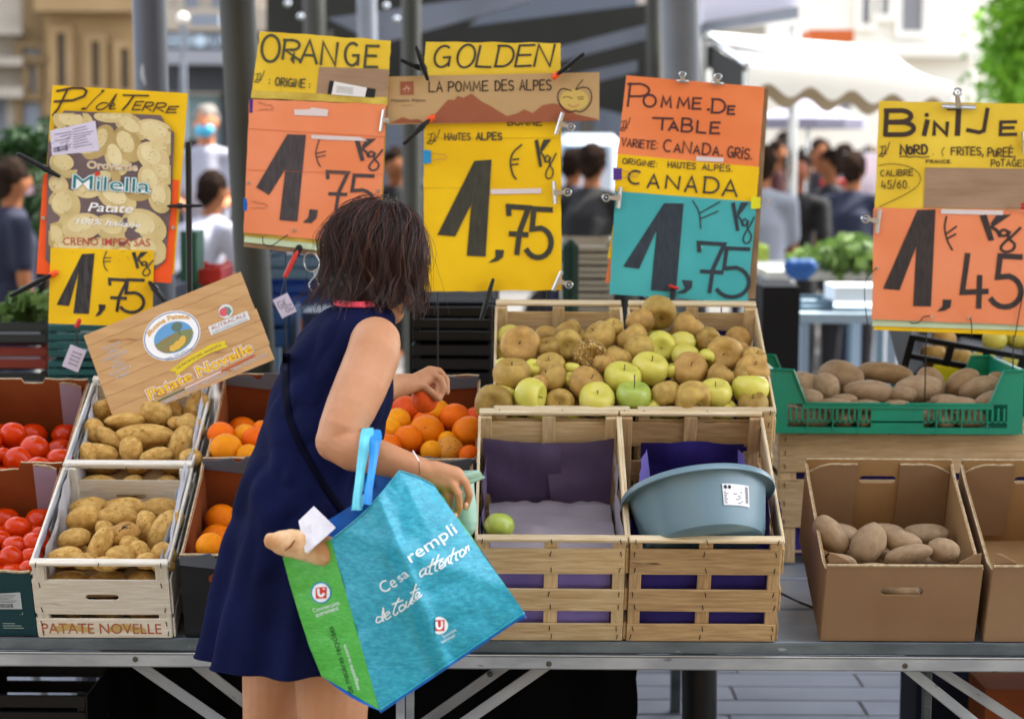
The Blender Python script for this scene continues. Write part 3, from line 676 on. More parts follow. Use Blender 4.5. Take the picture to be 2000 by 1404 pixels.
# far stall on the right
st = trestle(1555, 1765, 612, 9.0, 1.0, m_blued, 'far stall table with light blue metal legs', M('pale blue table top', '9fb4c2', .5), M('light blue legs', '93a6b8', .5))
trestle(1500, 1740, 530, 10.8, 1.0, m_blued, 'second far stall table in front of the bending stallholder', M('grey table', 'b5b5b0', .6))
greens = MB(); rn = random.Random(4)
for i in range(700):
    c = at(1670 + rn.gauss(0, 45), 500 + rn.gauss(0, 14), 10.9 + rn.gauss(0, .15)); d = Vector((rn.gauss(0, 1), rn.gauss(0, 1), rn.gauss(0, 1))).normalized(); u = d.orthogonal().normalized() * .035; v = d.cross(u)
    greens.add([c - u, c + v, c + u, c - v], [(0, 1, 2, 3)])
greens.build('salad_greens', m_lettuce, kind='stuff')
px_box('foam_box', 1630, 560, 1745, 590, 9.1, .3, m_poly, label='white foam box on the far right stall table', category='box')
slat_crate(1600, 512, 1700, 540, 10.85, m_poly, 'white crate of greens on the second far stall', ns=2)
slat_crate(1556, 585, 1626, 610, 9.15, m_blued, 'grey blue crate at left end of the far stall table', ns=2)
bb = MB()
for i in range(5): bb.blob(at(1545 + i * 9, 522 + (i % 2) * 8, 10.5), (.04, .03, .045))
remesh(bb, 'plastic_bag', m_bluep, None, .012, 3, label='bright blue plastic bag on the second far stall', category='bag')
slat_crate(1440, 480, 1500, 512, 10.9, M('lime plastic', '9cb04a', .6), 'yellow green crate beside the bending stallholder', ns=2)
px_box('stall_cover', 1490, 560, 1560, 730, 8.2, .5, M('black brown cloth', '161414', .9), z0=0, label='black covered stall behind the right apple crate', category='stall')
px_box('cargo_box', 1730, 300, 1765, 500, 16, 2, m_poly, z0=0, label='white box van back seen left of the bintje sign', category='van')
um = thing('parasol', 'grey parasol over the far crowd', 'parasol', at(1580, 240, 16))
ct = at(1580, 205, 16); MB().lathe([(.02, .16), (.25, .06), (.42, 0), (.41, -.07)], 12, Matrix.Translation(ct - Vector((0, 0, .1)))).build('canopy', M('grey parasol cloth', '8d8a9c', .8), um); MB().tube([(ct.x, 16, 0), (ct.x, 16, ct.z)], .02, 6).build('pole', m_silver, um)
px_box('red_awning', 1618, 352, 1668, 372, 16.5, .6, m_red, label='small red awning over the far crowd', category='awning')
# ------------------------------------------------ the stall table
tab = thing('market_table', 'long galvanised market table with crossed braces under the crates', 'table', (0, 4.75, 0))
BW = .176
for rr, y0 in enumerate([4.752 + i * (BW + .006) for i in range(10)]):
    for x0, x1 in ((-1.75, -.02), (-.015, 1.75)):
        plank('board', tab, Vector(((x0 + x1) / 2, y0 + BW / 2, TZ - .012 - (.003 if rr % 2 else 0))) - Vector((0, 4.75, 0)), (x1 - x0, BW, .022), m_top, bev=.003)
plank('edge_rail', tab, (0, -.004, TZ - .0135), (3.5, .008, .026), m_zincd, bev=.002)
plank('apron', tab, (0, -.014, TZ - .0435), (3.5, .022, .030), m_zinc, bev=.003)
plank('lip', tab, (0, -.019, TZ - .0272), (3.5, .016, .0022), m_silver, bev=.0005)
plank('apron', tab, (0, 1.7, TZ - .05), (3.5, .03, .04), m_zinc, bev=.003)
for px in (265, 1072, 1767):
    p = at(px, {265: 1286, 1072: 1295, 1767: 1299}[px], 4.73); b = MB(); b.lathe([(0, .006), (.006, .006), (.0075, .003), (.0078, 0)], 12, Matrix.Translation(p) @ Matrix.Rotation(PI / 2, 4, 'X')); b.lathe([(.0026, .0075), (.0026, .004)], 8, Matrix.Translation(p) @ Matrix.Rotation(PI / 2, 4, 'X')); b.build('bolt', m_bolt, tab, smooth=True)
def brace(x0, y0, x1, y1, Y0, Y1, wd=.024):
    a = at(x0, y0, Y0); b = at(x1, y1, Y1); d = (b - a); k = -(a.z - .06) / d.z if b.z < .1 else 1; b2 = a + d * ((a.z - .05) / (a.z - b.z)) if (a.z - b.z) > 0 else b
    d = b2 - a; L = d.length; q = d.to_track_quat('X', 'Z').to_matrix().to_4x4()
    plank('brace', tab, (a + b2) / 2 - Vector((0, 4.75, 0)), (L, .005, wd), m_zinc, rot=q, bev=.001)
brace(262, 1292, 424, 1404, 4.76, 4.8); brace(372, 1288, 500, 1388, 4.83, 4.86)
brace(1072, 1295, 915, 1404, 4.76, 4.8); brace(1000, 1290, 838, 1404, 4.84, 4.88)
brace(1767, 1300, 1895, 1404, 4.76, 4.8); brace(1822, 1300, 1980, 1404, 4.84, 4.88)
p = at(957, 1316, 4.83); MB().blob(p, (.007, .006, .007), n=8).build('bolt', m_bolt, tab); p = at(915, 1356, 4.84)
for px, Y, mt in ((782, 4.80, m_zinc), (801, 4.86, m_zinc), (1809, 5.0, m_zincd), (-330, 4.8, m_zinc), (2330, 4.8, m_zinc)):
    p = at(px, 1400, Y); MB().box((p.x, Y, (TZ - .03) / 2), (.018, .03, TZ - .03), bev=.002).build('leg', mt, tab)
for px in (-300, 500, 1320, 2300):
    p = at(px, 1300, 6.4); MB().box((p.x, 6.4, (TZ - .03) / 2), (.03, .03, TZ - .03), bev=.002).build('leg', m_zincd, tab)
# things beneath the table
mb = MB(); x0, x1 = at(196, 1400, 5.35).x, at(1243, 1400, 5.35).x
mb.grid(lambda u, v: Vector((x0 + (x1 - x0) * u - (.012 if v > .9 and u > .98 else 0) + .003 * math.sin(v * 30), 5.35 + .02 * math.sin(u * 37) + .01 * math.sin(u * 91 + v * 3), (TZ - .024) * (1 - v) + .004)), 90, 14)
mb.grid(lambda u, v: Vector((x0 + (x1 - x0) * u, 5.36 + .5 * v, .006)), 4, 4)
single(mb, 'black_cloth', m_blackcloth, 'black cloth hanging under the market table down to the paving', 'cloth', smooth='all')
slat_crate(-60, 1352, 168, 1450, 5.05, m_black, 'black slotted plastic crate under the table at lower left', dp=.3, ns=3)
slat_crate(-60, 1452, 172, 1600, 5.04, m_black, 'black crate on the ground beneath the slotted one', dp=.31, ns=4)
p = at(150, 1404, 6.0); t = thing('trestle_leg', 'slanted grey trestle leg seen under the table at left', 'trestle', (p.x, 6.0, 0))
MB().tube([at(178, 1290, 6.0), at(146, 1404, 6.0), Vector((p.x - .06, 6, .0))], .028, 12).build('leg', m_post, t); MB().tube([at(52, 1290, 6.05), at(110, 1404, 6.05), Vector((at(110, 1404, 6).x + .13, 6.05, 0))], .013, 8).build('brace', m_zinc, t)
px_box('wood_plank', 150, 1296, 168, 1404, 6.3, .05, m_wood2, z0=0, label='brown wooden board leaning under the table at left', category='board')
px_box('white_pillar', 172, 1296, 196, 1404, 6.1, .08, m_zinc, z0=0, label='pale metal upright beside the black cloth', category='upright')
px_box('navy_tarp', 1795, 1312, 2060, 1420, 5.7, .3, c_navy, z0=0, bev=.03, label='dark navy tarp bundle under the right end of the table', category='tarp')
px_box('cardboard_box', 1925, 1345, 2080, 1420, 5.45, .2, m_cardred, z0=0, label='dark brown box in front of the navy tarp', category='box')
post(1366, 1310, 1366, 5.55, 35, M('black brown post', '17161a', .5), 'black post foot standing under the table', ztop=TZ - .03)

# ------------------------------------------------ crates and boxes
def frame(pxc, pyb, Y, z, th, yaw=0, py=None):
    """front bottom edge centred under pixel column pxc at depth Y, height z, tipped towards the buyer"""
    x = at(pxc, 1200, Y).x
    return Matrix.Translation((x, Y, z)) @ Matrix.Rotation(R(yaw), 4, 'Z') @ Matrix.Rotation(R(th), 4, 'X')
RZ = Matrix.Rotation(PI / 2, 4, 'Z')
def holed(mb, x0, x1, z0, z1, y, th, hx, hz, hw, hh, n=6):
    """upright panel in the local x-z plane with a stadium hole, made of butted pieces"""
    r = hh / 2; a, b = hx - hw / 2, hx + hw / 2; P = lambda q: mb.prism([Vector((x, y, z)) for x, z in q], (0, th, 0))
    P([(x0, z0), (x1, z0), (x1, hz - r), (x0, hz - r)]); P([(x0, hz + r), (x1, hz + r), (x1, z1), (x0, z1)])
    P([(x0, hz - r), (a, hz - r), (a, hz + r), (x0, hz + r)]); P([(b, hz - r), (x1, hz - r), (x1, hz + r), (b, hz + r)])
    for s, cx, ex in ((1, b - r, b), (-1, a + r, a)):
        for t in (1, -1):
            arc = [(cx + s * r * math.cos(PI / 2 * i / n), hz + t * r * math.sin(PI / 2 * i / n)) for i in range(n + 1)]
            P([(ex, hz + t * r)] + arc)
def stp(t, pts):
    mb = MB()
    for (x, y, z, v) in pts:
        a = random.uniform(-.25, .25); m = Matrix.Translation((x, y, z)) @ Matrix.Rotation(a, 4, 'Y'); mb.box((0, 0, 0), (.0016, .0012, .013) if v else (.011, .0012, .0016), m)
    mb.build('staples', m_staple, t, world=False, kind='stuff')
def wcrate(m, w, d, h, wd, label, rim=None, staves=3, nsl=3, fr=None, group=None, holes=False, wback=None):
    t = thing('wooden_crate', label, 'crate', m=m, group=group); th = .005; rim = rim or wd; wback = wback or wd
    sh = (h - .012) * .255; gap = ((h - .012) - nsl * sh) / (nsl - 1) if nsl > 1 else 0
    if fr: rows = fr
    else: rows = [(.0 + i * (sh + gap), sh) for i in range(nsl)]
    st = []
    for face, yy, s in (('front', -th / 2 - .002, -1), ('back', d + th / 2 + .002, 1)):
        for i, (z0, hh) in enumerate(rows):
            dd = (w - .002 - random.uniform(0, .004), th, hh)
            if holes and i == len(rows) - (1 if len(rows) > 2 else 1):
                b = MB(); holed(b, -w / 2, w / 2, z0, z0 + hh, yy - th / 2, th, 0, z0 + hh / 2, .072, .016); b.build('slat', wd if s < 0 else wback, t, world=False)
            else: plank('slat', t, (random.uniform(-.002, .002), yy, z0 + hh / 2), dd, wd if s < 0 else wback, rot=Matrix.Rotation(random.uniform(-.004, .004), 4, 'Y'))
            if s < 0:
                for x in (-w / 2 + .012, w / 2 - .012) + ((0,) if staves == 3 else ()):
                    for zz in (z0 + .012, z0 + hh - .012): st.append((x + random.uniform(-.004, .004), yy - th / 2 - .0006, zz, 1))
        plank('rim_batten', t, (0, (yy if s < 0 else yy) , h - .0045), (w + .004, .02, .009), rim, bev=.002)
        if s < 0:
            for x in (-w / 2 + .012, 0, w / 2 - .012): st.append((x, yy - .0108, h - .005, 1))
        xs = [-w / 2 + .014, w / 2 - .014] + ([0] if staves == 3 else [])
        for x in xs: plank('stave', t, (x, (.003 if s < 0 else d - .003), h / 2 - .005), (h - .012, .006 if x == 0 else .018, .03 if x == 0 else .026), wback, rot=Matrix.Rotation(PI / 2, 4, 'Y'))
    for s in (-1, 1):
        for i, (z0, hh) in enumerate(rows):
            plank('slat', t, (s * (w / 2 + .0025), d / 2, z0 + hh / 2 - .002), (d, .0045, hh), wd, rot=RZ)
        plank('rim_batten', t, (s * (w / 2 + .001), d / 2, h - .016), (d - .012, .006, .016), rim, rot=RZ)
    nb = 4
    for i in range(nb): plank('bottom_slat', t, (-w / 2 + w * (i + .5) / nb, d / 2, .003), (d - .004, w / nb - .012, .004), wd, rot=RZ)
    stp(t, st); return t
def sheetlet(t, name, mt, q, nu=14, nv=10, amp=.004, seed=0, label=None):
    """creased paper patch from four corners in the parent's frame"""
    q = [Vector(p) for p in q]; n = (q[1] - q[0]).cross(q[3] - q[0]).normalized(); so_ = Vector((seed * 3.1, 1.7, seed))
    def f(u, v):
        p = q[0].lerp(q[1], u).lerp(q[3].lerp(q[2], u), v); return p + n * (noise.noise(p * 14 + so_) * amp * 2 + amp * abs(noise.noise(p * 35 + so_)))
    mb = MB(); mb.grid(f, nu, nv); o = mb.build(name, mt, t, world=False, smooth='all')
    if label: o['label'] = label
    return o
def cbox(m, w, d, h, out, inn, label, front=None, notch=None, name='cardboard_box', flaps=None, hole=False, hb=None, group=None, rimstrip=None, wavy=0, seed=0, sidecut=0):
    """open cardboard box: each wall a part, outer and inner ply, corrugated top edge, inner flaps"""
    t = thing(name, label, 'cardboard box', m=m, group=group); k = .0045; hb = hb or h; rn = random.Random(seed)
    def wall(nm, x0, x1, y, hh, outer, inner, s, cut=None, hole=None):
        n = 36; top = []
        for i in range(n + 1):
            u = i / n; z = hh + wavy * .4 * noise.noise(Vector((u * 6, seed, s)))
            if cut: z -= cut(u)
            top.append(z)
        for off, mt, tag in ((0, outer, nm), (s * -.0026, inner, 'inner_ply')):
            b = MB()
            if hole and tag == nm: holed(b, x0, x1, 0, min(top), y - .001, .002, *hole)
            elif hole: holed(b, x0 + .003, x1 - .003, 0.001, min(top), y + off - .001, .002, *hole)
            else:
                poly = [Vector((x0, y + off - .0012, 0)), Vector((x1, y + off - .0012, 0))] + [Vector((x1 + (x0 - x1) * i / n, y + off - .0012, top[n - i])) for i in range(n + 1)]
                b.prism(poly, (0, .0024, 0))
            b.build(tag, mt, t, world=False)
        e = MB(); zz = top if not hole else [min(top)] * (n + 1)
        vs = []
        for i in range(n + 1):
            x = x0 + (x1 - x0) * i / n
            vs += [Vector((x, y - .0035, zz[i] + .0006)), Vector((x, y + .0022, zz[i] + .0006)), Vector((x, y - .0035, zz[i] - .003)), Vector((x, y + .0022, zz[i] - .003))]
        fs = []
        for i in range(n):
            a = 4 * i; fs += [(a, a + 1, a + 5, a + 4), (a, a + 4, a + 6, a + 2), (a + 1, a + 3, a + 7, a + 5)]
        e.add(vs, fs); e.build('cut_edge', m_edge, t, world=False)
    wall('front_wall', -w / 2, w / 2, 0, h, out, inn, -1, cut=front, hole=hole)
    wall('back_wall', -w / 2, w / 2, d, hb, out, inn, 1, cut=notch, hole=((0, hb * .76, .085, .02) if hole and not notch else None))
    for s in (-1, 1):
        hs = min(h, hb)
        poly = [(s * w / 2, .001, 0), (s * w / 2, d - .001, 0), (s * w / 2, d - .001, hb - .012), (s * w / 2, d * .86, hb - .012 - sidecut), (s * w / 2, d * .12, hs - .012 - sidecut), (s * w / 2, .001, h - .012)]
        b = MB(); b.prism([Vector(p) for p in poly], (s * .002, 0, 0)); b.build('side_wall', out, t, world=False)
        b = MB(); b.prism([Vector(p) - Vector((s * .0005, 0, -.001)) for p in poly], (-s * .002, 0, 0)); b.build('inner_ply', inn, t, world=False)
        e = MB(); tp = poly[2:]
        for a, c in zip(tp, tp[1:]): 
            a = Vector(a) + Vector((0, 0, .0008)); c = Vector(c) + Vector((0, 0, .0008)); e.add([a - Vector((.0035, 0, 0)), a + Vector((.0035, 0, 0)), c + Vector((.0035, 0, 0)), c - Vector((.0035, 0, 0))], [(0, 1, 2, 3)])
        e.build('cut_edge', m_edge, t, world=False)
    MB().box((0, d / 2, .002), (w - .004, d - .004, .003)).build('bottom', inn, t, world=False)
    if flaps:
        for (x0, x1, z0, z1, cutf, mt) in flaps:
            n = 20; top = [z1 - cutf(i / n) for i in range(n + 1)]; y = d - .009
            poly = [Vector((x0, y, z0)), Vector((x1, y, z0))] + [Vector((x1 + (x0 - x1) * i / n, y, top[n - i])) for i in range(n + 1)]
            MB().prism(poly, (0, .004, 0)).build('flap', mt, t, world=False)
            e = MB(); vs = []
            for i in range(n + 1): x = x0 + (x1 - x0) * i / n; vs += [Vector((x, y - .0008, top[i] + .0006)), Vector((x, y + .0045, top[i] + .0006)), Vector((x, y - .0008, top[i] - .0025))]
            e.add(vs, [f for i in range(n) for f in ((3 * i, 3 * i + 1, 3 * i + 4, 3 * i + 3), (3 * i, 3 * i + 3, 3 * i + 5, 3 * i + 2))]); e.build('cut_edge', m_edge, t, world=False)
    return t
AW, AD, AH, AT = .318, .5, .274, 25
mA1 = frame(1074, 0, 4.757, TZ + .003, AT); mA2 = frame(1369, 0, 4.757, TZ + .003, AT)
# check: front rows bottom slat .0-.04, etc
fr = [(.0, .044), (.068, .056), (.156, .062)]
fr = [(.0, .046), (.080, .058), (.178, .066)]
cA1 = wcrate(mA1, .318, AD, AH, m_wood, 'tipped tan wooden crate, empty but for one apple, left of the basin', rim=m_pale, fr=fr)
cA2 = wcrate(mA2, .326, AD, AH, m_wood2, 'tipped brown wooden crate with violet paper holding the grey basin', rim=m_pale, fr=fr, wback=m_wood2)
zU = .815; YU = 5.226
mA3 = frame(1092, 0, YU, zU, AT); mA4 = frame(1366, 0, YU, zU, AT)
cA3 = wcrate(mA3, .312, AD, AH, m_wood, 'upper left wooden crate heaped with russet brown apples', rim=m_pale, fr=fr)
cA4 = wcrate(mA4, .318, AD, AH, m_wood, 'upper right wooden crate heaped with mixed apples under the blue sign', rim=m_pale, fr=fr)
# papers
w2, w4 = .159, .163
sheetlet(cA1, 'purple_paper', m_purple, [(-w2 + .006, AD - .012, .0), (.03, AD - .014, .0), (.03, AD - .016, .19), (-w2 + .006, AD - .016, .215)], amp=.005, seed=1)
sheetlet(cA1, 'purple_paper', m_purple, [(.012, AD - .022, .0), (w2 - .012, AD - .018, .0), (w2 - .006, AD - .018, .212), (-.01, AD - .016, .195)], amp=.005, seed=2)
sheetlet(cA1, 'purple_paper', m_purple, [(-w2 + .006, .02, .01), (-w2 + .006, AD - .02, .01), (-w2 + .008, AD - .02, .2), (-w2 + .012, .02, .24)], amp=.006, seed=3)
sheetlet(cA1, 'grey_paper', m_gpaper, [(-w2 + .03, .012, .19), (w2 - .012, .012, .19), (w2 - .012, AD - .02, .03), (-w2 + .02, AD - .02, .03)], amp=.008, seed=4, nu=22, nv=18)
sheetlet(cA1, 'grey_paper', m_gpaper, [(w2 - .006, .02, .02), (w2 - .006, AD - .06, .02), (w2 - .008, AD - .06, .19), (w2 - .004, .02, .23)], amp=.006, seed=5)
sheetlet(cA1, 'grey_paper', m_lav, [(-w2 + .02, .010, .012), (w2 - .03, .010, .012), (w2 - .03, .014, .2), (-w2 + .02, .014, .2)], amp=.004, seed=6)
sheetlet(cA2, 'violet_paper', m_violet, [(-.11, AD - .014, 0), (.11, AD - .014, 0), (.125, AD - .02, .205), (-.115, AD - .02, .205)], amp=.006, seed=7)
sheetlet(cA2, 'lavender_paper', m_lav, [(-w4 + .010, .06, .05), (-.085, AD - .05, .02), (-.108, AD - .05, .205), (-w4 + .012, .16, .255)], amp=.006, seed=8)
sheetlet(cA2, 'lavender_paper', m_lav, [(.09, AD - .05, .02), (w4 - .010, .06, .05), (w4 - .012, .16, .255), (.112, AD - .05, .205)], amp=.006, seed=9)
sheetlet(cA2, 'violet_paper', m_violet, [(-w4 + .02, .010, .012), (w4 - .03, .010, .012), (w4 - .03, .016, .2), (-w4 + .02, .016, .2)], amp=.004, seed=10)
sheetlet(cA2, 'violet_paper', m_violet, [(-w4 + .01, .03, .02), (w4 - .01, .03, .02), (w4 - .01, AD - .02, .02), (-w4 + .01, AD - .02, .02)], amp=.006, seed=11)
sheetlet(cA2, 'lavender_paper', m_lav, [(w4 + .010, .11, .03), (w4 + .012, .24, .04), (w4 + .006, .20, .24), (w4 + .006, .13, .24)], amp=.006, seed=12)
sheetlet(cA3, 'violet_paper', m_violet, [(-.15, AD - .02, 0), (.14, AD - .02, 0), (.12, AD - .02, .20), (-.13, AD - .02, .205)], amp=.008, seed=13)
sheetlet(cA4, 'violet_paper', m_violet, [(-.14, AD - .02, 0), (.125, AD - .02, 0), (.10, AD - .02, .205), (-.13, AD - .02, .19)], amp=.008, seed=14)
sheetlet(cA4, 'lavender_paper', m_lav, [(.10, AD - .026, .02), (w4 - .006, AD - .25, .1), (w4 - .004, AD - .2, .235), (.10, AD - .024, .205)], amp=.006, seed=15)
for c_ in (cA3, cA4): sheetlet(c_, 'violet_paper', m_violet, [(-.15, .02, .14), (.15, .02, .14), (.15, AD - .02, .12), (-.15, AD - .02, .12)], amp=.004, seed=16)
# potato crates
PH = .2; PT = 23
mP1 = frame(208, 0, 4.757, TZ + .003, PT); mP2 = frame(263, 0, 5.145, .748, PT)
frp = [(0, .046), (.056, .074), (.148, .030)]
frp = [(0, .050), (.062, .088)]
cP1 = wcrate(mP1, .292, .4, PH, m_white, 'lower whitewashed potato crate printed with red lettering', rim=m_white, fr=frp, staves=2, holes=True)
cP2 = wcrate(mP2, .292, .4, PH, m_white, 'upper whitewashed potato crate below the tilted wooden panel', rim=m_white, fr=frp, staves=2, holes=True)
frp3 = None
for c_ in (cP1, cP2):
    for s in (-1, 1):
        sheetlet(c_, 'white_liner', m_wpaper, [(s * .138, .015, .03), (s * .138, .385, .03), (s * .136, .385, PH + .004), (s * .120, .012, PH - .012)], amp=.006, seed=20 + s)
        sheetlet(c_, 'white_liner', m_wpaper, [(s * .143, .01, PH - .03), (s * .143, .39, PH - .03), (s * .132, .39, PH + .012), (s * .140, .01, PH + .006)], amp=.004, seed=30 + s)
    sheetlet(c_, 'dark_floor', m_cardin, [(-.13, .02, .09), (.13, .02, .09), (.13, .38, .07), (-.13, .38, .07)], amp=.003)
# tomato boxes
lac = lambda a, b, dp: (lambda u: dp if a < u < b else 0)
tf = [(.065, .118, .02, .198, lambda u: .012 * u ** 3 + .003 * noise.noise(Vector((u * 9, 0, 0))), m_lilac)]
mT1 = frame(-45, 0, 4.757, TZ + .003, PT); mT2 = frame(20, 0, 5.145, .742, PT)
cT1 = cbox(mT1, .262, .4, .17, m_cgreen, m_cardred, 'lower dark green cardboard box of tomatoes at left edge', hb=.2, notch=lac(.42, .62, .02), flaps=tf, wavy=.012, seed=1, front=lambda u: .03 * max(0, (u - .85) / .15) * 0)
cT2 = cbox(mT2, .27, .4, .18, m_cgreen, m_cardred, 'upper cardboard box of tomatoes with lilac flap at left edge', hb=.205, notch=lac(.40, .60, .012), flaps=tf, wavy=.012, seed=2)
# orange boxes
of = lambda u: .010 + .016 * math.sin(u * PI) ** 2
wav = lambda a: (lambda u: .02 * (1 - math.cos(u * 2 * PI * .8 + a)) * .5)
mO = [(frame(480, 0, 4.757, TZ + .003, PT), 'lower left orange box with black printed front', .262), (frame(520, 0, 5.145, .748, PT), 'upper left orange box with grey rim behind the woman', .262),
      (frame(790, 0, 4.757, TZ + .003, PT), 'lower right orange box hidden behind the shopping bag', .28), (frame(806, 0, 5.145, .748, PT), 'upper right box full of oranges under the reaching hand', .30)]
oB = []
for i, (m, lb_, w_) in enumerate(mO):
    b = cbox(m, w_, .4, .215, m_cblack, m_cardred if i != 2 else m_cardin, lb_, hb=.215, wavy=.006, seed=5 + i, sidecut=.01)
    oB.append(b); hw = w_ / 2
    for y, s in ((-.004, -1), (.4 - .0085, 1)):
        n = 24; lo = .215 - .038; poly = [Vector((-hw, y, lo + .012)), Vector((0, y, lo - .004)), Vector((hw, y, lo + .008))] + [Vector((hw - 2 * hw * k / n, y, .217 + .005 * math.sin(k * .5 + i) - (.014 if 15 < k < 18 else 0))) for k in range(n + 1)]
        MB().prism(poly, (0, .003, 0)).build('grey_rim', m_cgrey, b, world=False)
MB().tube([(-.06, -.0058, .155), (-.06, -.0042, .155)], .012, 20).build('finger_hole', m_cardred, oB[0], world=False)
# brown boxes at right
cv = lambda u: .022 * max(0, (u - .55) / .45) ** 1.5 + .002 * noise.noise(Vector((u * 14, 3, 0)))
cv2 = lambda u: cv(1 - u)
ff = lambda w_: [(-w_ / 2 + .004, -.05, .02, .213, cv2, m_card), (.048, w_ / 2 - .004, .02, .213, cv, m_card)]
mB1 = frame(1753, 0, 4.757, TZ + .003, PT); mB2 = frame(2073, 0, 4.757, TZ + .003, PT)
cB1 = cbox(mB1, .334, .4, .198, m_card, m_cardin, 'brown cardboard box with five potatoes and an oval handle hole', hb=.222, flaps=ff(.334), hole=(0, .13, .092, .022), seed=11, sidecut=.012)
cB2 = cbox(mB2, .336, .4, .198, m_card, m_cardin, 'brown cardboard box cut off by the right edge, nearly empty', hb=.222, flaps=ff(.336), hole=(.1, .13, .092, .022), seed=12, sidecut=.012)
for b_ in (cB1, cB2):
    for s in (-1, 1):
        poly = [Vector((s * .163, .006, .12)), Vector((s * .163, .006, .224)), Vector((s * .150, .008, .220)), Vector((s * .135, .008, .210)), Vector((s * .118, .008, .200)), Vector((s * .118, .008, .12))]
        MB().prism(poly, (0, .003, 0)).build('flap', m_card, b_, world=False)
# big flat crate and green crate at the rear right
gx0, gx1 = at(1520, 1000, 5.66).x, at(2060, 1000, 5.66).x
zt = at(1750, 846, 5.66).z; BH = zt - TZ
bc = thing('wooden_crate', 'long weathered wooden crate standing under the green plastic crate', 'crate', ((gx0 + gx1) / 2, 5.66, TZ + .002)); W = gx1 - gx0
yz = lambda py: at(1700, py, 5.66).z - TZ
stl = []
for (a, b) in ((849, 924), (938, 1032), ):
    z1, z0 = yz(a), yz(b)
    for yy in (0, .38): plank('slat', bc, (0, yy, (z0 + z1) / 2), (W, .007, z1 - z0), m_wood3)
    for s in (-1, 1): plank('slat', bc, (s * (W / 2 - .001), .19, (z0 + z1) / 2), (.372, .006, z1 - z0), m_wood3, rot=RZ)
    for zz in (z0 + .015, (z0 + z1) / 2, z1 - .015): stl.append((-W / 2 + .015, -.0045, zz, 1)); stl.append((W / 2 - .02, -.0045, zz, 1))
for x in (-W / 2 + .022, 0, W / 2 - .022):
    for yy in (.006, .374): plank('stave', bc, (x, yy + (.0045 if yy < .1 else -.0045), BH / 2), (BH - .004, .02, .045), m_wood3, rot=Matrix.Rotation(PI / 2, 4, 'Y'))
for i in range(5): stl.append((-W / 2 + .05 + i * .115, -.0045, BH - .003, 0))
plank('bottom_slat', bc, (0, .19, .03), (W - .02, .36, .006), m_wood3)
for y in (.05, .19, .33): plank('lid_slat', bc, (0, y, BH - .004), (W - .004, .1, .007), m_wood3)
sheetlet(bc, 'violet_paper', m_violet, [(-W / 2 + .03, .016, .02), (W / 2 - .03, .016, .02), (W / 2 - .03, .02, BH - .03), (-W / 2 + .03, .02, BH - .03)], amp=.003)
stp(bc, stl)
# green plastic crate
Yg = 5.62
gc = thing('plastic_crate', 'green plastic crate of dusty potatoes on the long wooden crate', 'crate', (at(1752, 836, Yg).x, Yg, zt + .004))
gw = at(1998, 800, Yg).x - at(1508, 800, Yg).x; z_ = lambda py: at(1750, py, Yg).z - zt - .004
hL, hH = z_(789), z_(722); gd = .4
def gwall(nm, y, s, low=hL):
    b = MB(); e = .052; x0, x1 = -gw / 2, gw / 2
    poly = [(x0, 0), (x1, 0), (x1, hH), (x1 - .004, hH), (x1 - e, hH - .002), (x1 - e - .035, low), (x0 + e + .035, low), (x0 + e, hH - .002), (x0, hH)]
    # solid frame strips instead of one plate so the slots are open
    th = .004
    b.box((0, y, .008), (gw, th * 2, .016)); b.box((0, y, low - .006), (gw - 2 * e - .05, th * 2.4, .012))
    for sx in (-1, 1):
        b.prism([Vector((sx * (gw / 2), y - th / 2, 0)), Vector((sx * (gw / 2 - .04), y - th / 2, 0)), Vector((sx * (gw / 2 - .04), y - th / 2, low)), Vector((sx * (gw / 2 - e - .035), y - th / 2, low)), Vector((sx * (gw / 2 - e), y - th / 2, hH - .004)), Vector((sx * gw / 2, y - th / 2, hH))], (0, th, 0))
        b.tube([(sx * (gw / 2 - .001), y - .003, hH), (sx * (gw / 2 - e), y - .003, hH - .002), (sx * (gw / 2 - e - .035), y - .003, low), (sx * .02, y - .003, low)], .004, 6)
    o = b.build(nm, m_green, gc, world=False)
    b = MB(); b.box((0, y, low / 2), (.135, th, low - .012)); b.box((0, y, low * .40), (gw - .08, th, .004)); 
    b.build('centre_panel', m_green, gc, world=False)
    b = MB(); n = 14
    for sx in (-1, 1):
        for i in range(n): x = sx * (.072 + (gw / 2 - .04 - .072) * (i + .5) / n); b.box((x, y, low * .62), (.0055, th, low * .5))
        for i in range(3): x = sx * (.1 + i * .065); b.box((x, y - .002, low / 2), (.003, th * 1.6, low))
    b.build('slot_bars', m_green, gc, world=False, kind='stuff')
gwall('front_wall', 0, -1); gwall('back_wall', gd, 1)
for s in (-1, 1):
    MB().box((s * (gw / 2 - .002), gd / 2, hH / 2), (.004, gd, hH)).build('side_wall', m_green, gc, world=False)
    MB().box((s * (gw / 2 + .001), gd / 2, hH - .003), (.012, gd, .007), bev=.002).build('side_rim', m_green, gc, world=False)
MB().box((0, gd / 2, .003), (gw - .006, gd - .006, .004)).build('bottom', m_green, gc, world=False)

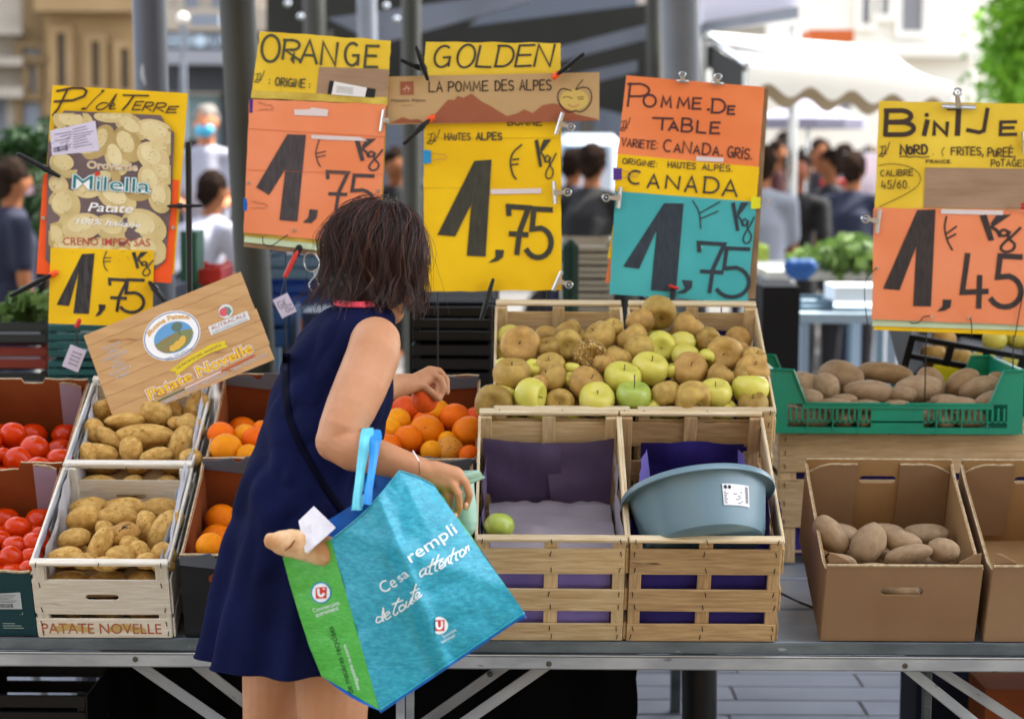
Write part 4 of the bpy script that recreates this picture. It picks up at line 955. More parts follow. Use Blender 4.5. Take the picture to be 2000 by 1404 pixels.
# ------------------------------------------------ fruit and vegetables
def fruitmesh(nm, mt, fn, n=20, h=14, stem=None, seed=0):
    mb = MB(); vs = []; fs = []
    for i in range(h + 1):
        th = PI * i / h
        for k in range(n):
            a = 2 * PI * k / n; vs.append(fn(th, a, seed))
    for i in range(h):
        for k in range(n): k2 = (k + 1) % n; fs.append((i * n + k, (i + 1) * n + k, (i + 1) * n + k2, i * n + k2))
    mb.add(vs, fs); mi = [mt]
    if stem: stem(mb); mi = [mt, m_stem]
    return mb.mesh(nm, mi, 'all')
m_stem = M('dry stem', '57492a', .8)
def appf(th, a, s):
    # radius profile with a deep stalk cavity at the top and a shallow eye below
    c = math.cos(th); r = math.sin(th) ** .78 * (1 + .02 * math.cos(a * 2 + s) + .012 * math.cos(a * 5 + s)) * (1 + .05 * c)
    z = c * .90 - .42 * math.exp(-((th / .36) ** 2)) + .20 * math.exp(-(((PI - th) / .28) ** 2))
    v = Vector((r * math.cos(a), r * math.sin(a), z)); return v * (1 + .035 * noise.noise(v * 1.3 + Vector((s * 5, 0, 0))))
def potf(ax, ay, bend, lump):
    def f(th, a, s):
        v = Vector((ax * math.cos(th), ay * math.sin(th) ** .9 * math.cos(a), .86 * ay * math.sin(th) ** .9 * math.sin(a))); v.z += bend * v.x * v.x
        q = v * 1.4 + Vector((s * 7, s, 0)); v = v * (1 + lump * noise.noise(q) + lump * .4 * noise.noise(q * 2.6)); return v
    return f
def orf(th, a, s):
    v = Vector((math.sin(th) * math.cos(a), math.sin(th) * math.sin(a), math.cos(th) * .97)); v.z -= .05 * math.exp(-((th / .14) ** 2)); return v * (1 + .02 * noise.noise(v + Vector((s * 3, 0, 0))))
def tomf(th, a, s):
    c = math.cos(th); r = math.sin(th) ** .95 * (1 + .02 * math.cos(a * 5 + s)); z = .84 * c - .05 * math.exp(-((th / .3) ** 2)) + .04 * math.exp(-(((PI - th) / .2) ** 2)); return Vector((r * math.cos(a), r * math.sin(a), z))
def stemf(L): 
    return lambda mb: mb.tube([(0, 0, .42), (.03, .02, .75), (.10, .03, .42 + L)], [.03, .028, .045], 6, mi=1)
m_russ = M('russet apple skin', 'c6a258', .55, '9c7a40', ns=2.2, lo=.3, hi=.72, bump=.25, bs=40, rnd=.10, hue=.012, spots=(22, .66, 'c4a970'), spec=.25)
m_russ2 = M('olive russet apple skin', 'ab9046', .55, '8c6a30', ns=2.0, lo=.3, hi=.7, bump=.2, bs=40, rnd=.08, spots=(18, .70, 'a39a58'), spec=.35)
m_gold = M('golden apple skin', 'd6cc60', .34, 'c8c552', ns=1.5, rnd=.06, spots=(20, .72, '9f9c48'), spec=.35, coat=.05)
m_goldy = M('yellow apple skin', 'd3c763', .33, 'c7c052', ns=1.5, rnd=.05, spots=(20, .72, 'a09440'), spec=.35, coat=.05)
m_gree = M('green apple skin', 'a8b850', .33, '98ac44', ns=1.5, rnd=.05, spec=.5, coat=.15)
m_rough = M('rough spotted apple skin', 'b08a38', .75, '74501f', ns=5, lo=.35, hi=.6, bump=1, bs=12, spots=(7, .56, 'c9b478'))
m_tom = M('tomato skin', 'bc2c00', .18, 'c63804', ns=1.5, spec=.28, coat=0, rnd=.06, spots=(30, .8, 'd87050'))
m_or = M('orange peel', 'e47402', .42, 'd96402', ns=1.6, bump=.35, bs=55, rnd=.05, hue=.008, spec=.14)
m_ory = M('yellow orange peel', 'e8980a', .42, 'de8606', ns=1.6, bump=.35, bs=55, rnd=.05, hue=.008, spec=.14)
m_orr = M('deep orange peel', 'd95204', .42, 'cc4604', ns=1.6, bump=.35, bs=55, spec=.25)
m_orb = M('blemished orange peel', 'd78a1a', .5, 'c07a18', ns=4, bump=.35, bs=45, spots=(9, .62, '5f4a1c'))
m_potn = M('new potato skin', 'd0aa62', .6, 'b48a46', ns=2.6, lo=.38, hi=.6, bump=.35, bs=16, rnd=.08, spots=(5, .63, '94692f'), spec=.2)
m_potg = M('dusty grey potato skin', 'a89072', .8, '947c60', ns=2.4, bump=.3, bs=18, rnd=.05, spots=(8, .66, '6f5840'), spec=.25)
m_potd = M('damaged new potato skin', 'c0944c', .6, '9f7238', ns=2.4, bump=.35, bs=16, spots=(2.2, .60, '241a12'), spec=.3)
V = {}
dot = lambda mb: mb.tube([(0, 0, .88), (0, 0, .925)], [.07, .05], 7, mi=1)
for i in range(3):
    V['R%d' % i] = fruitmesh('russet apple %d' % i, m_russ, appf, seed=i, stem=stemf(.3)); V['O%d' % i] = fruitmesh('olive apple %d' % i, m_russ2, appf, seed=i + 3, stem=stemf(.3))
    V['G%d' % i] = fruitmesh('golden apple %d' % i, m_gold, appf, seed=i + 6, stem=stemf(.34)); V['Y%d' % i] = fruitmesh('yellow apple %d' % i, m_goldy, appf, seed=i + 9, stem=stemf(.3))
    V['P%d' % i] = fruitmesh('new potato %d' % i, m_potn, potf(1, 1, .06 * (i - 1), .075), 18, 16, seed=i); V['D%d' % i] = fruitmesh('dusty potato %d' % i, m_potg, potf(1, 1, .05 * (i - 1), .08), 18, 16, seed=i + 4)
    V['T%d' % i] = fruitmesh('tomato %d' % i, m_tom, tomf, 24, 16, seed=i, stem=lambda mb: mb.tube([(0, 0, .76), (0, 0, .80)], [.10, .07], 7, mi=1))
V['E0'] = fruitmesh('green apple', m_gree, appf, seed=4, stem=stemf(.95)); V['X0'] = fruitmesh('rough apple', m_rough, appf, seed=8)
V['A0'] = fruitmesh('orange', m_or, orf, seed=0, stem=dot); V['B0'] = fruitmesh('yellow orange', m_ory, orf, seed=1, stem=dot); V['C0'] = fruitmesh('deep orange', m_orr, orf, seed=2, stem=dot); V['F0'] = fruitmesh('spotted orange', m_orb, orf, seed=3)
V['Q0'] = fruitmesh('damaged potato', m_potd, potf(1, 1, .1, .14), 18, 16, seed=9)
for me in V.values(): pass
def inplane(m, zc):
    n = (m.to_3x3() @ Vector((0, 0, 1))).normalized(); return m @ Vector((0, 0, zc)), n
def heap(items, m, zc, dmax, name, cat, looks, where, Zsq=1, group=None, ymin=.03):
    """items: (px, py, radius px or (a, b), kind, turn, eye direction or None, lift)"""
    pl, n = inplane(m, zc); mi = m.inverted(); rec = []
    for it in items:
        px, py, r, kd = it[:4]; turn = it[4] if len(it) > 4 else None; lift = it[5] if len(it) > 5 else 0
        p = onpl(px, py, pl, n); l = mi @ p; rb = r if not isinstance(r, tuple) else r[1]
        if l.y > dmax: p = at(px, py, (m @ Vector((0, dmax, zc))).y)
        if l.y < ymin: p = at(px, py, (m @ Vector((0, ymin, zc - .03))).y)
        d = (p - O); s = (d.length - lift) / d.length; p = O + d * s
        rec.append([px, py, r, kd, turn, p])
    # push the lower ones back along their own sight line until nothing overlaps much
    rr = lambda q: (q[2] if not isinstance(q[2], tuple) else (q[2][0] * q[2][1]) ** .5) * depth(q[5]) / F
    for _ in range(14):
        for i in range(len(rec)):
            for j in range(len(rec)):
                if i == j: continue
                a, b = rec[i], rec[j]; dd = (a[5] - b[5]); need = .72 * (rr(a) + rr(b))
                if dd.length < need and i < j:
                    k = a if (a[1] < b[1] - 0) else b; o = b if k is a else a
                    vd = (k[5] - O).normalized(); k[5] = k[5] + vd * (need - dd.length) * .35
    rec.sort(key=lambda q: q[1]); nrow = max(1, round(len(rec) / 7)); per = math.ceil(len(rec) / nrow); out = []
    for ri in range(nrow):
        row = sorted(rec[ri * per:(ri + 1) * per], key=lambda q: q[0])
        for k, q in enumerate(row):
            px, py, r, kd, turn, p = q; dp = depth(p); key = kd if kd in V else kd + str(random.randrange(3))
            if isinstance(r, tuple):
                a, b = r[0] * 1.07 * dp / F, r[1] * 1.07 * dp / F; v = (p - O).normalized(); right = v.cross(Vector((0, 0, 1))).normalized(); up = right.cross(v); ang = R(turn or 0)
                X = (right * math.cos(ang) - up * math.sin(ang)); Z = -v; Yv = Z.cross(X); Rm = Matrix((X, Yv, Z)).transposed().to_4x4() @ Matrix.Rotation(random.uniform(0, 6), 4, 'X')
                S = Matrix.Diagonal((a, b, b, 1))
            else:
                a = r * 1.05 * dp / F; S = Matrix.Diagonal((a, a, a * Zsq, 1))
                if turn is None: Rm = Euler((random.uniform(-.7, .7) + (PI if random.random() < .3 else 0), random.uniform(-.7, .7), random.uniform(0, 6))).to_matrix().to_4x4()
                else:   # axis direction given as screen right, screen up, towards the viewer
                    v = (p - O).normalized(); right = v.cross(Vector((0, 0, 1))).normalized(); up = right.cross(v); ax = (right * turn[0] + up * turn[1] - v * turn[2]).normalized(); Rm = ax.to_track_quat('Z', 'Y').to_matrix().to_4x4() @ Matrix.Rotation(random.uniform(0, 6), 4, 'Z')
            rowtxt = '' if nrow == 1 else (' in %s row' % (['top', 'second', 'third', 'fourth', 'fifth', 'sixth', 'seventh', 'eighth'][ri]))
            lb_ = '%s, %s from left%s %s' % (looks[kd[0]], ORD[k], rowtxt, where)
            o = link(name, V[key], None, Matrix.Translation(p) @ Rm @ S, label=lb_, category=cat)
            if group: o['group'] = group
            out.append(o)
    return out
def c2(X, Y, s=3.125, x0=900, y0=560): return x0 + X / s, y0 + Y / s
AP = [(1205, 155, 105, 'R', (.25, -.55, .8)), (1390, 240, 90, 'R'), (1095, 215, 85, 'R'), (655, 275, 78, 'O'), (652, 352, 90, 'R', (0, -.2, 1)), (845, 310, 103, 'R'), (365, 360, 118, 'R', (-.1, .2, 1)),
      (535, 375, 72, 'O'), (1045, 320, 98, 'R'), (1090, 385, 92, 'R'), (1220, 365, 93, 'G', (.05, -.1, 1)), (1350, 350, 80, 'Y'), (1370, 420, 80, 'Y'), (1510, 332, 78, 'O', (.3, .1, 1)), (1610, 410, 108, 'R', (0, 0, 1)),
      (1790, 440, 75, 'R'), (1780, 515, 100, 'R'), (790, 425, 102, 'X0', (.3, -.1, 1)), (955, 440, 85, 'R'), (312, 535, 112, 'R', (0, 1, .4)), (545, 490, 92, 'R'), (560, 560, 92, 'R'), (440, 500, 60, 'G'),
      (1155, 500, 110, 'Y'), (985, 560, 112, 'G', (.2, .9, .4)), (1400, 505, 105, 'R', (.1, .5, .9)), (1590, 545, 85, 'R'), (1500, 430, 55, 'G'), (765, 590, 105, 'R', (.6, .6, .5)), (205, 715, 118, 'O', (.05, -.1, 1)),
      (425, 665, 108, 'G', (.95, -.1, .4)), (275, 655, 60, 'Y'), (605, 710, 88, 'R', (-.1, 0, 1)), (480, 590, 55, 'R'), (830, 690, 108, 'Y', (.1, .6, .6)), (1055, 670, 106, 'E0', (.05, .95, .35)), (1165, 735, 58, 'G'),
      (1255, 660, 92, 'R'), (1415, 680, 112, 'R', (.5, -.6, .6)), (1555, 650, 98, 'Y', (0, .9, .5)), (1770, 625, 108, 'G', (0, .9, -.1)), (1785, 722, 92, 'O'), (660, 780, 62, 'G'), (460, 785, 55, 'G'), (1285, 772, 50, 'Y'), (1610, 770, 60, 'Y'),
      (1280, 510, 50, 'G'), (1650, 735, 45, 'G'), (680, 500, 48, 'G'), (670, 565, 45, 'G'), (930, 250, 60, 'R'), (1000, 770, 55, 'O'), (880, 470, 70, 'R'), (1700, 540, 60, 'O'), (250, 470, 40, 'G')]
L0 = {'R': 'russet brown apple', 'O': 'dull olive russet apple', 'G': 'yellow green apple', 'Y': 'pale yellow apple', 'E': 'green apple with long stem', 'X': 'rough scabby spotted apple'}
heap([(*c2(a[0], a[1]), a[2] / 3.125, a[3], *a[4:]) for a in AP], mA3, AH + .002, AD - .055, 'apple', 'apple', L0, 'of the heap', .95, 'apples heaped in the two upper crates')
# buried layer
rn = random.Random(5); fill = []
for m_ in (mA3, mA4):
    for i in range(4):
        for j in range(6):
            p = m_ @ Vector((-.115 + i * .077 + rn.uniform(-.01, .01), .05 + j * .076, AH - .065)); o = link('apple', V['R%d' % rn.randrange(3)] if rn.random() < .6 else V['Y%d' % rn.randrange(3)], None, Matrix.Translation(p) @ Euler((rn.uniform(0, 6), rn.uniform(0, 6), 0)).to_matrix().to_4x4() @ Matrix.Scale(.034, 4), label='buried apple, %s from left, %s row back, in the upper %s crate' % (ORD[i], ORD[j], 'left' if m_ is mA3 else 'right'), category='apple', group='buried apples in the two upper crates')
# lone apple in the lower crate
heap([(975, 1030, 29, 'E0', (0, .75, -.5))], mA1, .205, .08, 'apple', 'apple', {'E': 'single green apple'}, 'alone in the emptied lower wooden crate', .95)
V['S0'] = V['A0']
OR = [(1315, 385, 88, 'C'), (1510, 400, 82, 'B'), (1625, 440, 95, 'A'), (1745, 440, 70, 'C'), (1710, 530, 105, 'A', (.0, -.6, .7)), (1445, 525, 108, 'A', (-.1, .3, 1)), (1430, 470, 75, 'A'), (1262, 458, 85, 'B'), (1215, 512, 78, 'B'), (1330, 572, 90, 'A'), (1478, 642, 68, 'B'),
      (1585, 640, 90, 'F', (.1, .3, 1)), (1208, 612, 80, 'A'), (1575, 575, 58, 'B'), (1710, 665, 62, 'A'), (1205, 385, 65, 'C'), (1130, 560, 80, 'A'), (1420, 385, 50, 'A'), (1100, 460, 80, 'A'), (1060, 530, 80, 'B'), (1050, 640, 80, 'A'), (1150, 680, 70, 'B'), (1120, 400, 80, 'A')]
for k in 'ABCF':
    for i in range(3): V.setdefault(k + str(i), V[k + '0'])
LO = {'A': 'bright orange', 'B': 'yellowish orange', 'C': 'deep reddish orange', 'F': 'orange with brown blemishes'}
heap([(380 + a[0] / 3.19, 680 + a[1] / 3.19, a[2] / 3.19, *a[3:]) for a in OR], mO[3][0], .185, .33, 'orange', 'orange', LO, 'of the upper right orange box', 1, 'oranges in the upper right box')
OL = [(165, 545, 85, 'A'), (195, 637, 103, 'B', (.4, -.7, .5)), (315, 548, 75, 'B'), (372, 570, 78, 'A'), (335, 672, 75, 'B'), (415, 500, 50, 'A'), (470, 560, 80, 'A'), (450, 660, 80, 'B'), (560, 600, 85, 'A')]
heap([(380 + a[0] / 3.19, 680 + a[1] / 3.19, a[2] / 3.19, *a[3:]) for a in OL], mO[1][0], .185, .33, 'orange', 'orange', LO, 'of the upper left orange box', 1, 'oranges in the upper left box')
heap([(380 + a[0] / 3.19, 680 + a[1] / 3.19, a[2] / 3.19, *a[3:]) for a in [(100, 1238, 90, 'B'), (260, 1250, 85, 'A'), (400, 1240, 85, 'A')]], mO[0][0], .18, .33, 'orange', 'orange', LO, 'of the lower left orange box', 1, 'oranges in the lower left box')
for (m_, wh) in ((mO[0][0], 'lower left'), (mO[1][0], 'upper left'), (mO[3][0], 'upper right')):
    for i in range(3):
        for j in range(4):
            p = m_ @ Vector((-.085 + i * .085, .06 + j * .085, .1)); link('orange', V['A0'], None, Matrix.Translation(p) @ Matrix.Scale(.038, 4), label='buried orange, %s from left and %s row back, in the %s orange box' % (ORD[i], ORD[j], wh), category='orange', group='buried oranges of the %s box' % wh)
c1 = lambda a: (a[0] / 2.7, 740 + a[1] / 2.7, (a[2][0] / 2.7, a[2][1] / 2.7) if isinstance(a[2], tuple) else a[2] / 2.7, *a[3:])
T2 = [(70, 302, 75, 'T', (.2, .5, -.5)), (180, 370, 78, 'T', (-.1, .7, .5)), (95, 440, 82, 'T', (-.5, -.3, .8)), (315, 425, 70, 'T', (0, .9, .2)), (205, 478, 75, 'T', (.2, .9, -.3)), (300, 512, 65, 'T', (0, .9, .2)), (12, 405, 52, 'T', (0, 1, 0)), (98, 530, 66, 'T', (0, .9, .3)), (160, 572, 72, 'T', (0, .9, .2)), (5, 510, 52, 'T', (0, 1, .3)), (15, 600, 52, 'T', (0, 1, .2)), (-80, 430, 75, 'T', (0, 1, .2)), (-80, 540, 75, 'T', (0, 1, 0)), (255, 570, 60, 'T', (0, 1, 0)), (-60, 330, 70, 'T', (0, 1, 0))]
T1 = [(90, 792, 75, 'T', (.1, .8, -.3)), (212, 822, 52, 'T', (0, 1, 0)), (190, 872, 77, 'T', (.2, .9, .2)), (78, 885, 68, 'T', (0, 1, .3)), (58, 952, 72, 'T', (-.6, -.3, .7)), (0, 850, 60, 'T', (0, 1, 0)), (70, 1038, 76, 'T', (0, .9, .3)), (155, 1000, 55, 'T', (0, 1, 0)), (-10, 1035, 62, 'T', (0, 1, .1)), (-90, 900, 75, 'T', (0, 1, 0)), (-90, 1000, 75, 'T', (0, 1, .3)), (165, 940, 60, 'T', (0, 1, 0))]
LT = {'T': 'ripe red tomato'}
heap([c1(a) for a in T2], mT2, .16, .35, 'tomato', 'tomato', LT, 'of the upper tomato box', 1, 'tomatoes in the upper box')
heap([c1(a) for a in T1], mT1, .15, .33, 'tomato', 'tomato', LT, 'of the lower tomato box', 1, 'tomatoes in the lower box')
for (m_, wh) in ((mT1, 'lower'), (mT2, 'upper')):
    for i in range(3):
        for j in range(5):
            p = m_ @ Vector((-.085 + i * .082, .045 + j * .075, .075)); link('tomato', V['T0'], None, Matrix.Translation(p) @ Matrix.Scale(.036, 4), label='buried tomato, %s from left and %s row back, in the %s tomato box' % (ORD[i], ORD[j], wh), category='tomato', group='buried tomatoes of the %s box' % wh)
P2 = [(825, 175, (82, 66), 'P', 20, .02), (730, 140, (62, 55), 'P', 20), (665, 218, (105, 44), 'P', -4), (770, 297, (147, 56), 'P', 2), (690, 375, (66, 66), 'P', 80), (540, 392, (88, 50), 'P', 12), (575, 312, (72, 46), 'P', 40), (962, 350, (98, 70), 'P', -78), (932, 232, (44, 36), 'P', 0), (1010, 255, (80, 60), 'P', 40), (1040, 150, (80, 62), 'P', -70), (550, 160, (58, 52), 'P', 0), (500, 275, (66, 52), 'P', 70), (825, 405, (80, 46), 'P', -10), (465, 395, (58, 46), 'P', 80), (1010, 420, (60, 50), 'P', 10), (900, 150, (70, 50), 'P', 30)]
P1 = [(445, 738, (92, 64), 'P', -12), (625, 730, (105, 56), 'P', 5), (772, 775, (78, 58), 'P', 85), (862, 800, (112, 66), 'P', -58), (928, 752, (60, 48), 'P', -70), (645, 820, (95, 58), 'Q0', -22, .02), (392, 842, (82, 56), 'P', -10), (525, 890, (112, 66), 'P', -66), (345, 938, (88, 52), 'P', -8), (640, 935, (76, 60), 'P', 0), (742, 915, (66, 52), 'P', 60), (775, 960, (56, 46), 'P', 0), (868, 925, (66, 60), 'P', 40), (450, 960, (70, 50), 'P', 0), (690, 880, (60, 50), 'P', 30), (860, 985, (60, 40), 'P', 0), (560, 975, (70, 45), 'P', 0), (560, 800, (60, 50), 'P', 40)]
LP = {'P': 'muddy yellow potato', 'Q': 'potato with black rotten patch'}
heap([c1(a) for a in P2], mP2, .175, .345, 'potato', 'potato', LP, 'of the upper potato crate', 1, 'potatoes in the upper white crate')
heap([c1(a) for a in P1], mP1, .165, .33, 'potato', 'potato', LP, 'of the lower potato crate', 1, 'potatoes in the lower white crate')
for (m_, wh) in ((mP1, 'lower'), (mP2, 'upper')):
    for i in range(3):
        for j in range(4):
            for kz in (.035, .10):
                p = m_ @ Vector((-.085 + i * .082, .06 + j * .09, kz + .02 * j / 3)); link('potato', V['P%d' % rn.randrange(3)], None, Matrix.Translation(p) @ Matrix.Rotation(rn.uniform(0, 6), 4, 'Z') @ Matrix.Diagonal((.048, .03, .03, 1)), label='%s layer potato, %s from left, %s row back, in the %s potato crate' % ('bottom' if kz < .05 else 'middle', ORD[i], ORD[j], wh), category='potato', group='buried potatoes of the %s crate' % wh)
c7 = lambda a: (1480 + a[0] / 2.265, 660 + a[1] / 2.265, (a[2][0] / 2.265, a[2][1] / 2.265), *a[3:])
DG = [(185, 205, (88, 55), 'D', 0), (305, 220, (62, 56), 'D', 60), (370, 175, (98, 76), 'D', 10), (565, 152, (118, 50), 'D', 5), (495, 240, (103, 55), 'D', 2), (708, 226, (96, 68), 'D', -8), (765, 200, (70, 55), 'D', 60), (905, 195, (78, 58), 'D', -32), (985, 222, (92, 55), 'D', -16), (1058, 185, (42, 36), 'D', 0), (225, 265, (62, 40), 'D', 0), (345, 290, (75, 28), 'D', 0), (385, 272, (52, 28), 'D', 0), (830, 278, (62, 30), 'D', 0), (880, 290, (78, 32), 'D', 0), (1035, 268, (72, 36), 'D', -20), (620, 298, (60, 28), 'D', 0), (150, 250, (60, 40), 'D', 0), (640, 250, (60, 40), 'D', 0), (480, 300, (70, 30), 'D', 0)]
mG = Matrix.Translation(gc.matrix_basis.translation)
heap([c7(a) for a in DG], mG @ Matrix.Rotation(R(14), 4, 'X'), .075, .30, 'potato', 'potato', {'D': 'dusty beige potato'}, 'of the green crate', 1, 'potatoes in the green plastic crate')
for i in range(8):
    for j in range(4):
        p = mG @ Vector((-gw / 2 + .05 + i * .067, .05 + j * .095, .033)); link('potato', V['D%d' % rn.randrange(3)], None, Matrix.Translation(p) @ Matrix.Rotation(rn.uniform(0, 6), 4, 'Z') @ Matrix.Diagonal((.05, .034, .03, 1)), label='bottom layer potato, %s from left and %s row back, in the green crate' % (ORD[i], ORD[j]), category='potato', group='potatoes at the bottom of the green crate')
DB = [(322, 872, (92, 66), 'D', 52), (490, 912, (95, 80), 'D', -58), (642, 905, (78, 54), 'D', 12), (665, 957, (100, 44), 'D', -15), (820, 940, (66, 58), 'D', 10), (372, 985, (62, 30), 'D', 10), (520, 1012, (62, 20), 'D', 0)]
heap([c7(a) for a in DB], mB1, .165, .3, 'potato', 'potato', {'D': 'dusty beige potato'}, 'of the brown cardboard box', 1, 'potatoes in the brown cardboard box')
for i in range(3):
    for j in range(3):
        p = mB1 @ Vector((-.1 + i * .1, .05 + j * .11, .08 + .02)); link('potato', V['D%d' % rn.randrange(3)], None, Matrix.Translation(p) @ Matrix.Rotation(rn.uniform(-.6, .6), 4, 'Z') @ Matrix.Diagonal((.052, .036, .03, 1)), label='bottom layer potato, %s from left and %s row back, in the cardboard box' % (ORD[i], ORD[j]), category='potato', group='potatoes at the bottom of the cardboard box')
# basin
m_basin = M('blue grey plastic basin', '6d8997', .35, '66828f', ns=3, spec=.5)
bt = thing('basin', 'blue grey plastic basin with white sticker tipped into wooden crate', 'basin', m=Matrix.Translation(at(1362, 964, 4.775)) @ Matrix.Rotation(R(-7.5), 4, 'Y') @ Matrix.Rotation(R(-30), 4, 'X'))
MB().lathe([(0, -.125), (.118, -.125), (.127, -.120), (.134, -.10), (.148, -.012), (.150, -.006), (.1545, -.004), (.1645, -.004), (.1675, -.012), (.1695, -.011), (.1685, -.001), (.1655, .003), (.151, .003), (.1465, -.002), (.131, -.10), (.122, -.117), (0, -.119)], 72).build('bowl', m_basin, bt, world=False, smooth=True)
b = MB()
def bs(u, v): a = R(-72 + 27 * u); z = -.036 - .046 * v; r = .1352 + (z + .10) * .1595 + .0012; return Vector((r * math.cos(a), r * math.sin(a), z))
b.grid(bs, 8, 2); b.build('sticker', M('white sticker', 'd8dade', .5), bt, world=False)
pr = Print(lambda x, y, h: bt.matrix_basis @ (bs(x, y) + Vector((bs(x, y).x, bs(x, y).y, 0)).normalized() * h), .0006)
for i in range(7): yy = .38 + i * .085; pr.stroke([(.05, yy), (.45 + random.uniform(0, .3), yy)], .03)
for i in range(14): pr.poly([(.82, .1 + i * .056), (.94, .1 + i * .056), (.94, .1 + i * .056 + random.uniform(.015, .04)), (.82, .1 + i * .056 + .02)])
pr.ell(.10, .16, .05, .085); pr.ell(.24, .16, .05, .085); m_ink = M('black ink', '17181a', .6); pr.build('sticker_print', m_ink, bt)
# dark plastic crate with apples behind the green one
bm_ = thing('plastic_crate', 'tilted black plastic crate with yellow label behind the green crate', 'crate', m=Matrix.Translation(at(1890, 700, 6.25)) @ Matrix.Rotation(R(10), 4, 'Y') @ Matrix.Rotation(R(18), 4, 'X'))
for z in (0, .055, .11):
    for y in (-.2, .2): plank('slat', bm_, (0, y, z), (.42, .008, .016), m_black)
for x in (-.21, -.1, .0, .1, .21):
    for y in (-.2, .2): plank('upright', bm_, (x, y, .055), (.02, .01, .125), m_black)
for s in (-1, 1): plank('end_panel', bm_, (s * .21, 0, .055), (.006, .4, .125), m_black)
plank('bottom', bm_, (0, 0, -.006), (.42, .4, .006), m_black); plank('label_card', bm_, (-.085, -.212, .02), (.10, .002, .055), M('yellow label card', 'd9cf1e', .6))
for i, (x, y, zz, k) in enumerate([(-.12, -.1, .03, 'R'), (-.05, -.12, .04, 'R'), (.02, -.1, .04, 'Y'), (.10, -.12, .05, 'Y'), (.16, -.1, .05, 'Y'), (.06, .0, .07, 'Y'), (.13, .02, .08, 'Y'), (-.08, .0, .04, 'R')]):
    p = bm_.matrix_basis @ Vector((x, y, zz)); link('apple', V[k + '1'], None, Matrix.Translation(p) @ Matrix.Scale(.036, 4), label='%s apple, %s from front left in the tilted black crate' % ('yellow' if k == 'Y' else 'reddish brown', ORD[i]), category='apple', group='apples in the tilted black crate')
px_box('blue_box', 1980, 700, 2120, 850, 6.3, .3, M('blue box print', '3c63a8', .5), z0=TZ, label='blue printed box behind the green crate at right edge', category='box')
px_box('prop_box', 1800, 745, 2060, 860, 6.1, .5, m_black, z0=TZ, label='black box carrying the tilted black crate', category='box')
# battens that prop the tipped crates
def batten(x0, x1, y, th, Y0, Z0, label, dy=.03):
    z = Z0 + (y - Y0) * math.tan(R(th)) - .006 / math.cos(R(th)); b = MB(); b.box(((x0 + x1) / 2, y, (TZ + z) / 2), (x1 - x0, dy, z - TZ - .002), bev=.002); single(b, 'wooden_batten', m_wood3, label, 'batten')
XL, XR = at(-170, 1100, 5).x, at(925, 1100, 5).x
batten(XL, XR, 5.02, PT, 4.757, TZ + .003, 'low batten propping the lower tomato, potato and orange boxes'); batten(XL, XR, 5.17, PT, 5.145, .742, 'middle batten under the upper tomato, potato and orange boxes'); batten(XL, XR, 5.46, PT, 5.145, .742, 'tall batten behind the upper tomato, potato and orange boxes')
XL, XR = at(940, 1100, 5).x, at(1500, 1100, 5).x
batten(XL, XR, 5.08, AT, 4.757, TZ + .003, 'low batten propping the two empty lower wooden crates'); batten(XL, XR, 5.25, AT, 5.226, .815, 'middle batten under the two upper apple crates'); batten(XL, XR, 5.6, AT, 5.226, .815, 'tall batten behind the two upper apple crates')
XL, XR = at(1620, 1100, 5).x, at(2180, 1100, 5).x; batten(XL, XR, 5.06, PT, 4.757, TZ + .003, 'low batten propping the two brown cardboard boxes')
# strap on the table
tb = MB(); tb.tube([at(1518, 1155, 4.9), onz(1560, 1175, TZ + .006), onz(1592, 1188, TZ + .006)], .003, 6); single(tb, 'strap', m_black, 'thin black strap on the table between crate and cardboard box', 'strap')
# ------------------------------------------------ price signs
m_ysheet = M('yellow card', 'f0c616', .42, 'e2b40c', ns=5, bump=.45, bs=14, spots=(30, .76, 'c99a18'), spec=.3)
m_ysheet2 = M('pale yellow card', 'ecce48', .42, 'dcb82c', ns=6, bump=.45, bs=14, spots=(26, .72, 'c8a030'), spec=.3)
m_osheet = M('orange card', 'ee8a56', .45, 'e47a44', ns=5, bump=.45, bs=14, spots=(34, .76, 'b95a30'), spec=.3)
m_osheet2 = M('salmon orange card', 'ee946c', .45, 'e68658', ns=5, bump=.45, bs=14, spots=(34, .75, 'c06a48'), spec=.3)
m_tsheet = M('turquoise card', '49b0b4', .42, '389ca4', ns=4, bump=.45, bs=14, spots=(30, .74, '74c4c4'), spec=.3)
m_mint = M('mint card edge', 'c6dcb8', .7); m_yedge = M('worn yellow edge', 'd9c355', .7, 'b59a3a', ns=20)
m_kraft = M('kraft paper', 'a58a70', .8, '95795f', ns=5, bump=.7, bs=14, st=(1, 1, 5)); m_kraft2 = M('kraft banner card', 'c2a374', .8, 'b39366', ns=3, bump=.1)
m_mark = M('black marker', '242426', .5, '434244', ns=26, spec=.3, st=(6, 1, 1)); m_mark2 = M('brown black marker', '3b2b22', .6)
m_tape = M('clear white tape', 'd9cfcf', .3, spec=.5); m_orp = M('orange plastic', 'f0561a', .4); m_plain = M('board backing', '9a7f60', .85, '7c6347', ns=14)
m_wh = M('white print', 'e2e2e0', .6); m_blueclip = M('blue clip', '1c8ec8', .35); m_purclip = M('purple clip', '4b2480', .35); m_yelclip = M('lime yellow clip', 'd8d61c', .35); m_redclip = M('red clip', 'c22028', .35); m_navclip = M('cobalt clip', '1760b4', .35)
m_gold_l = M('copper wire', 'c79a78', .35, metal=.7)
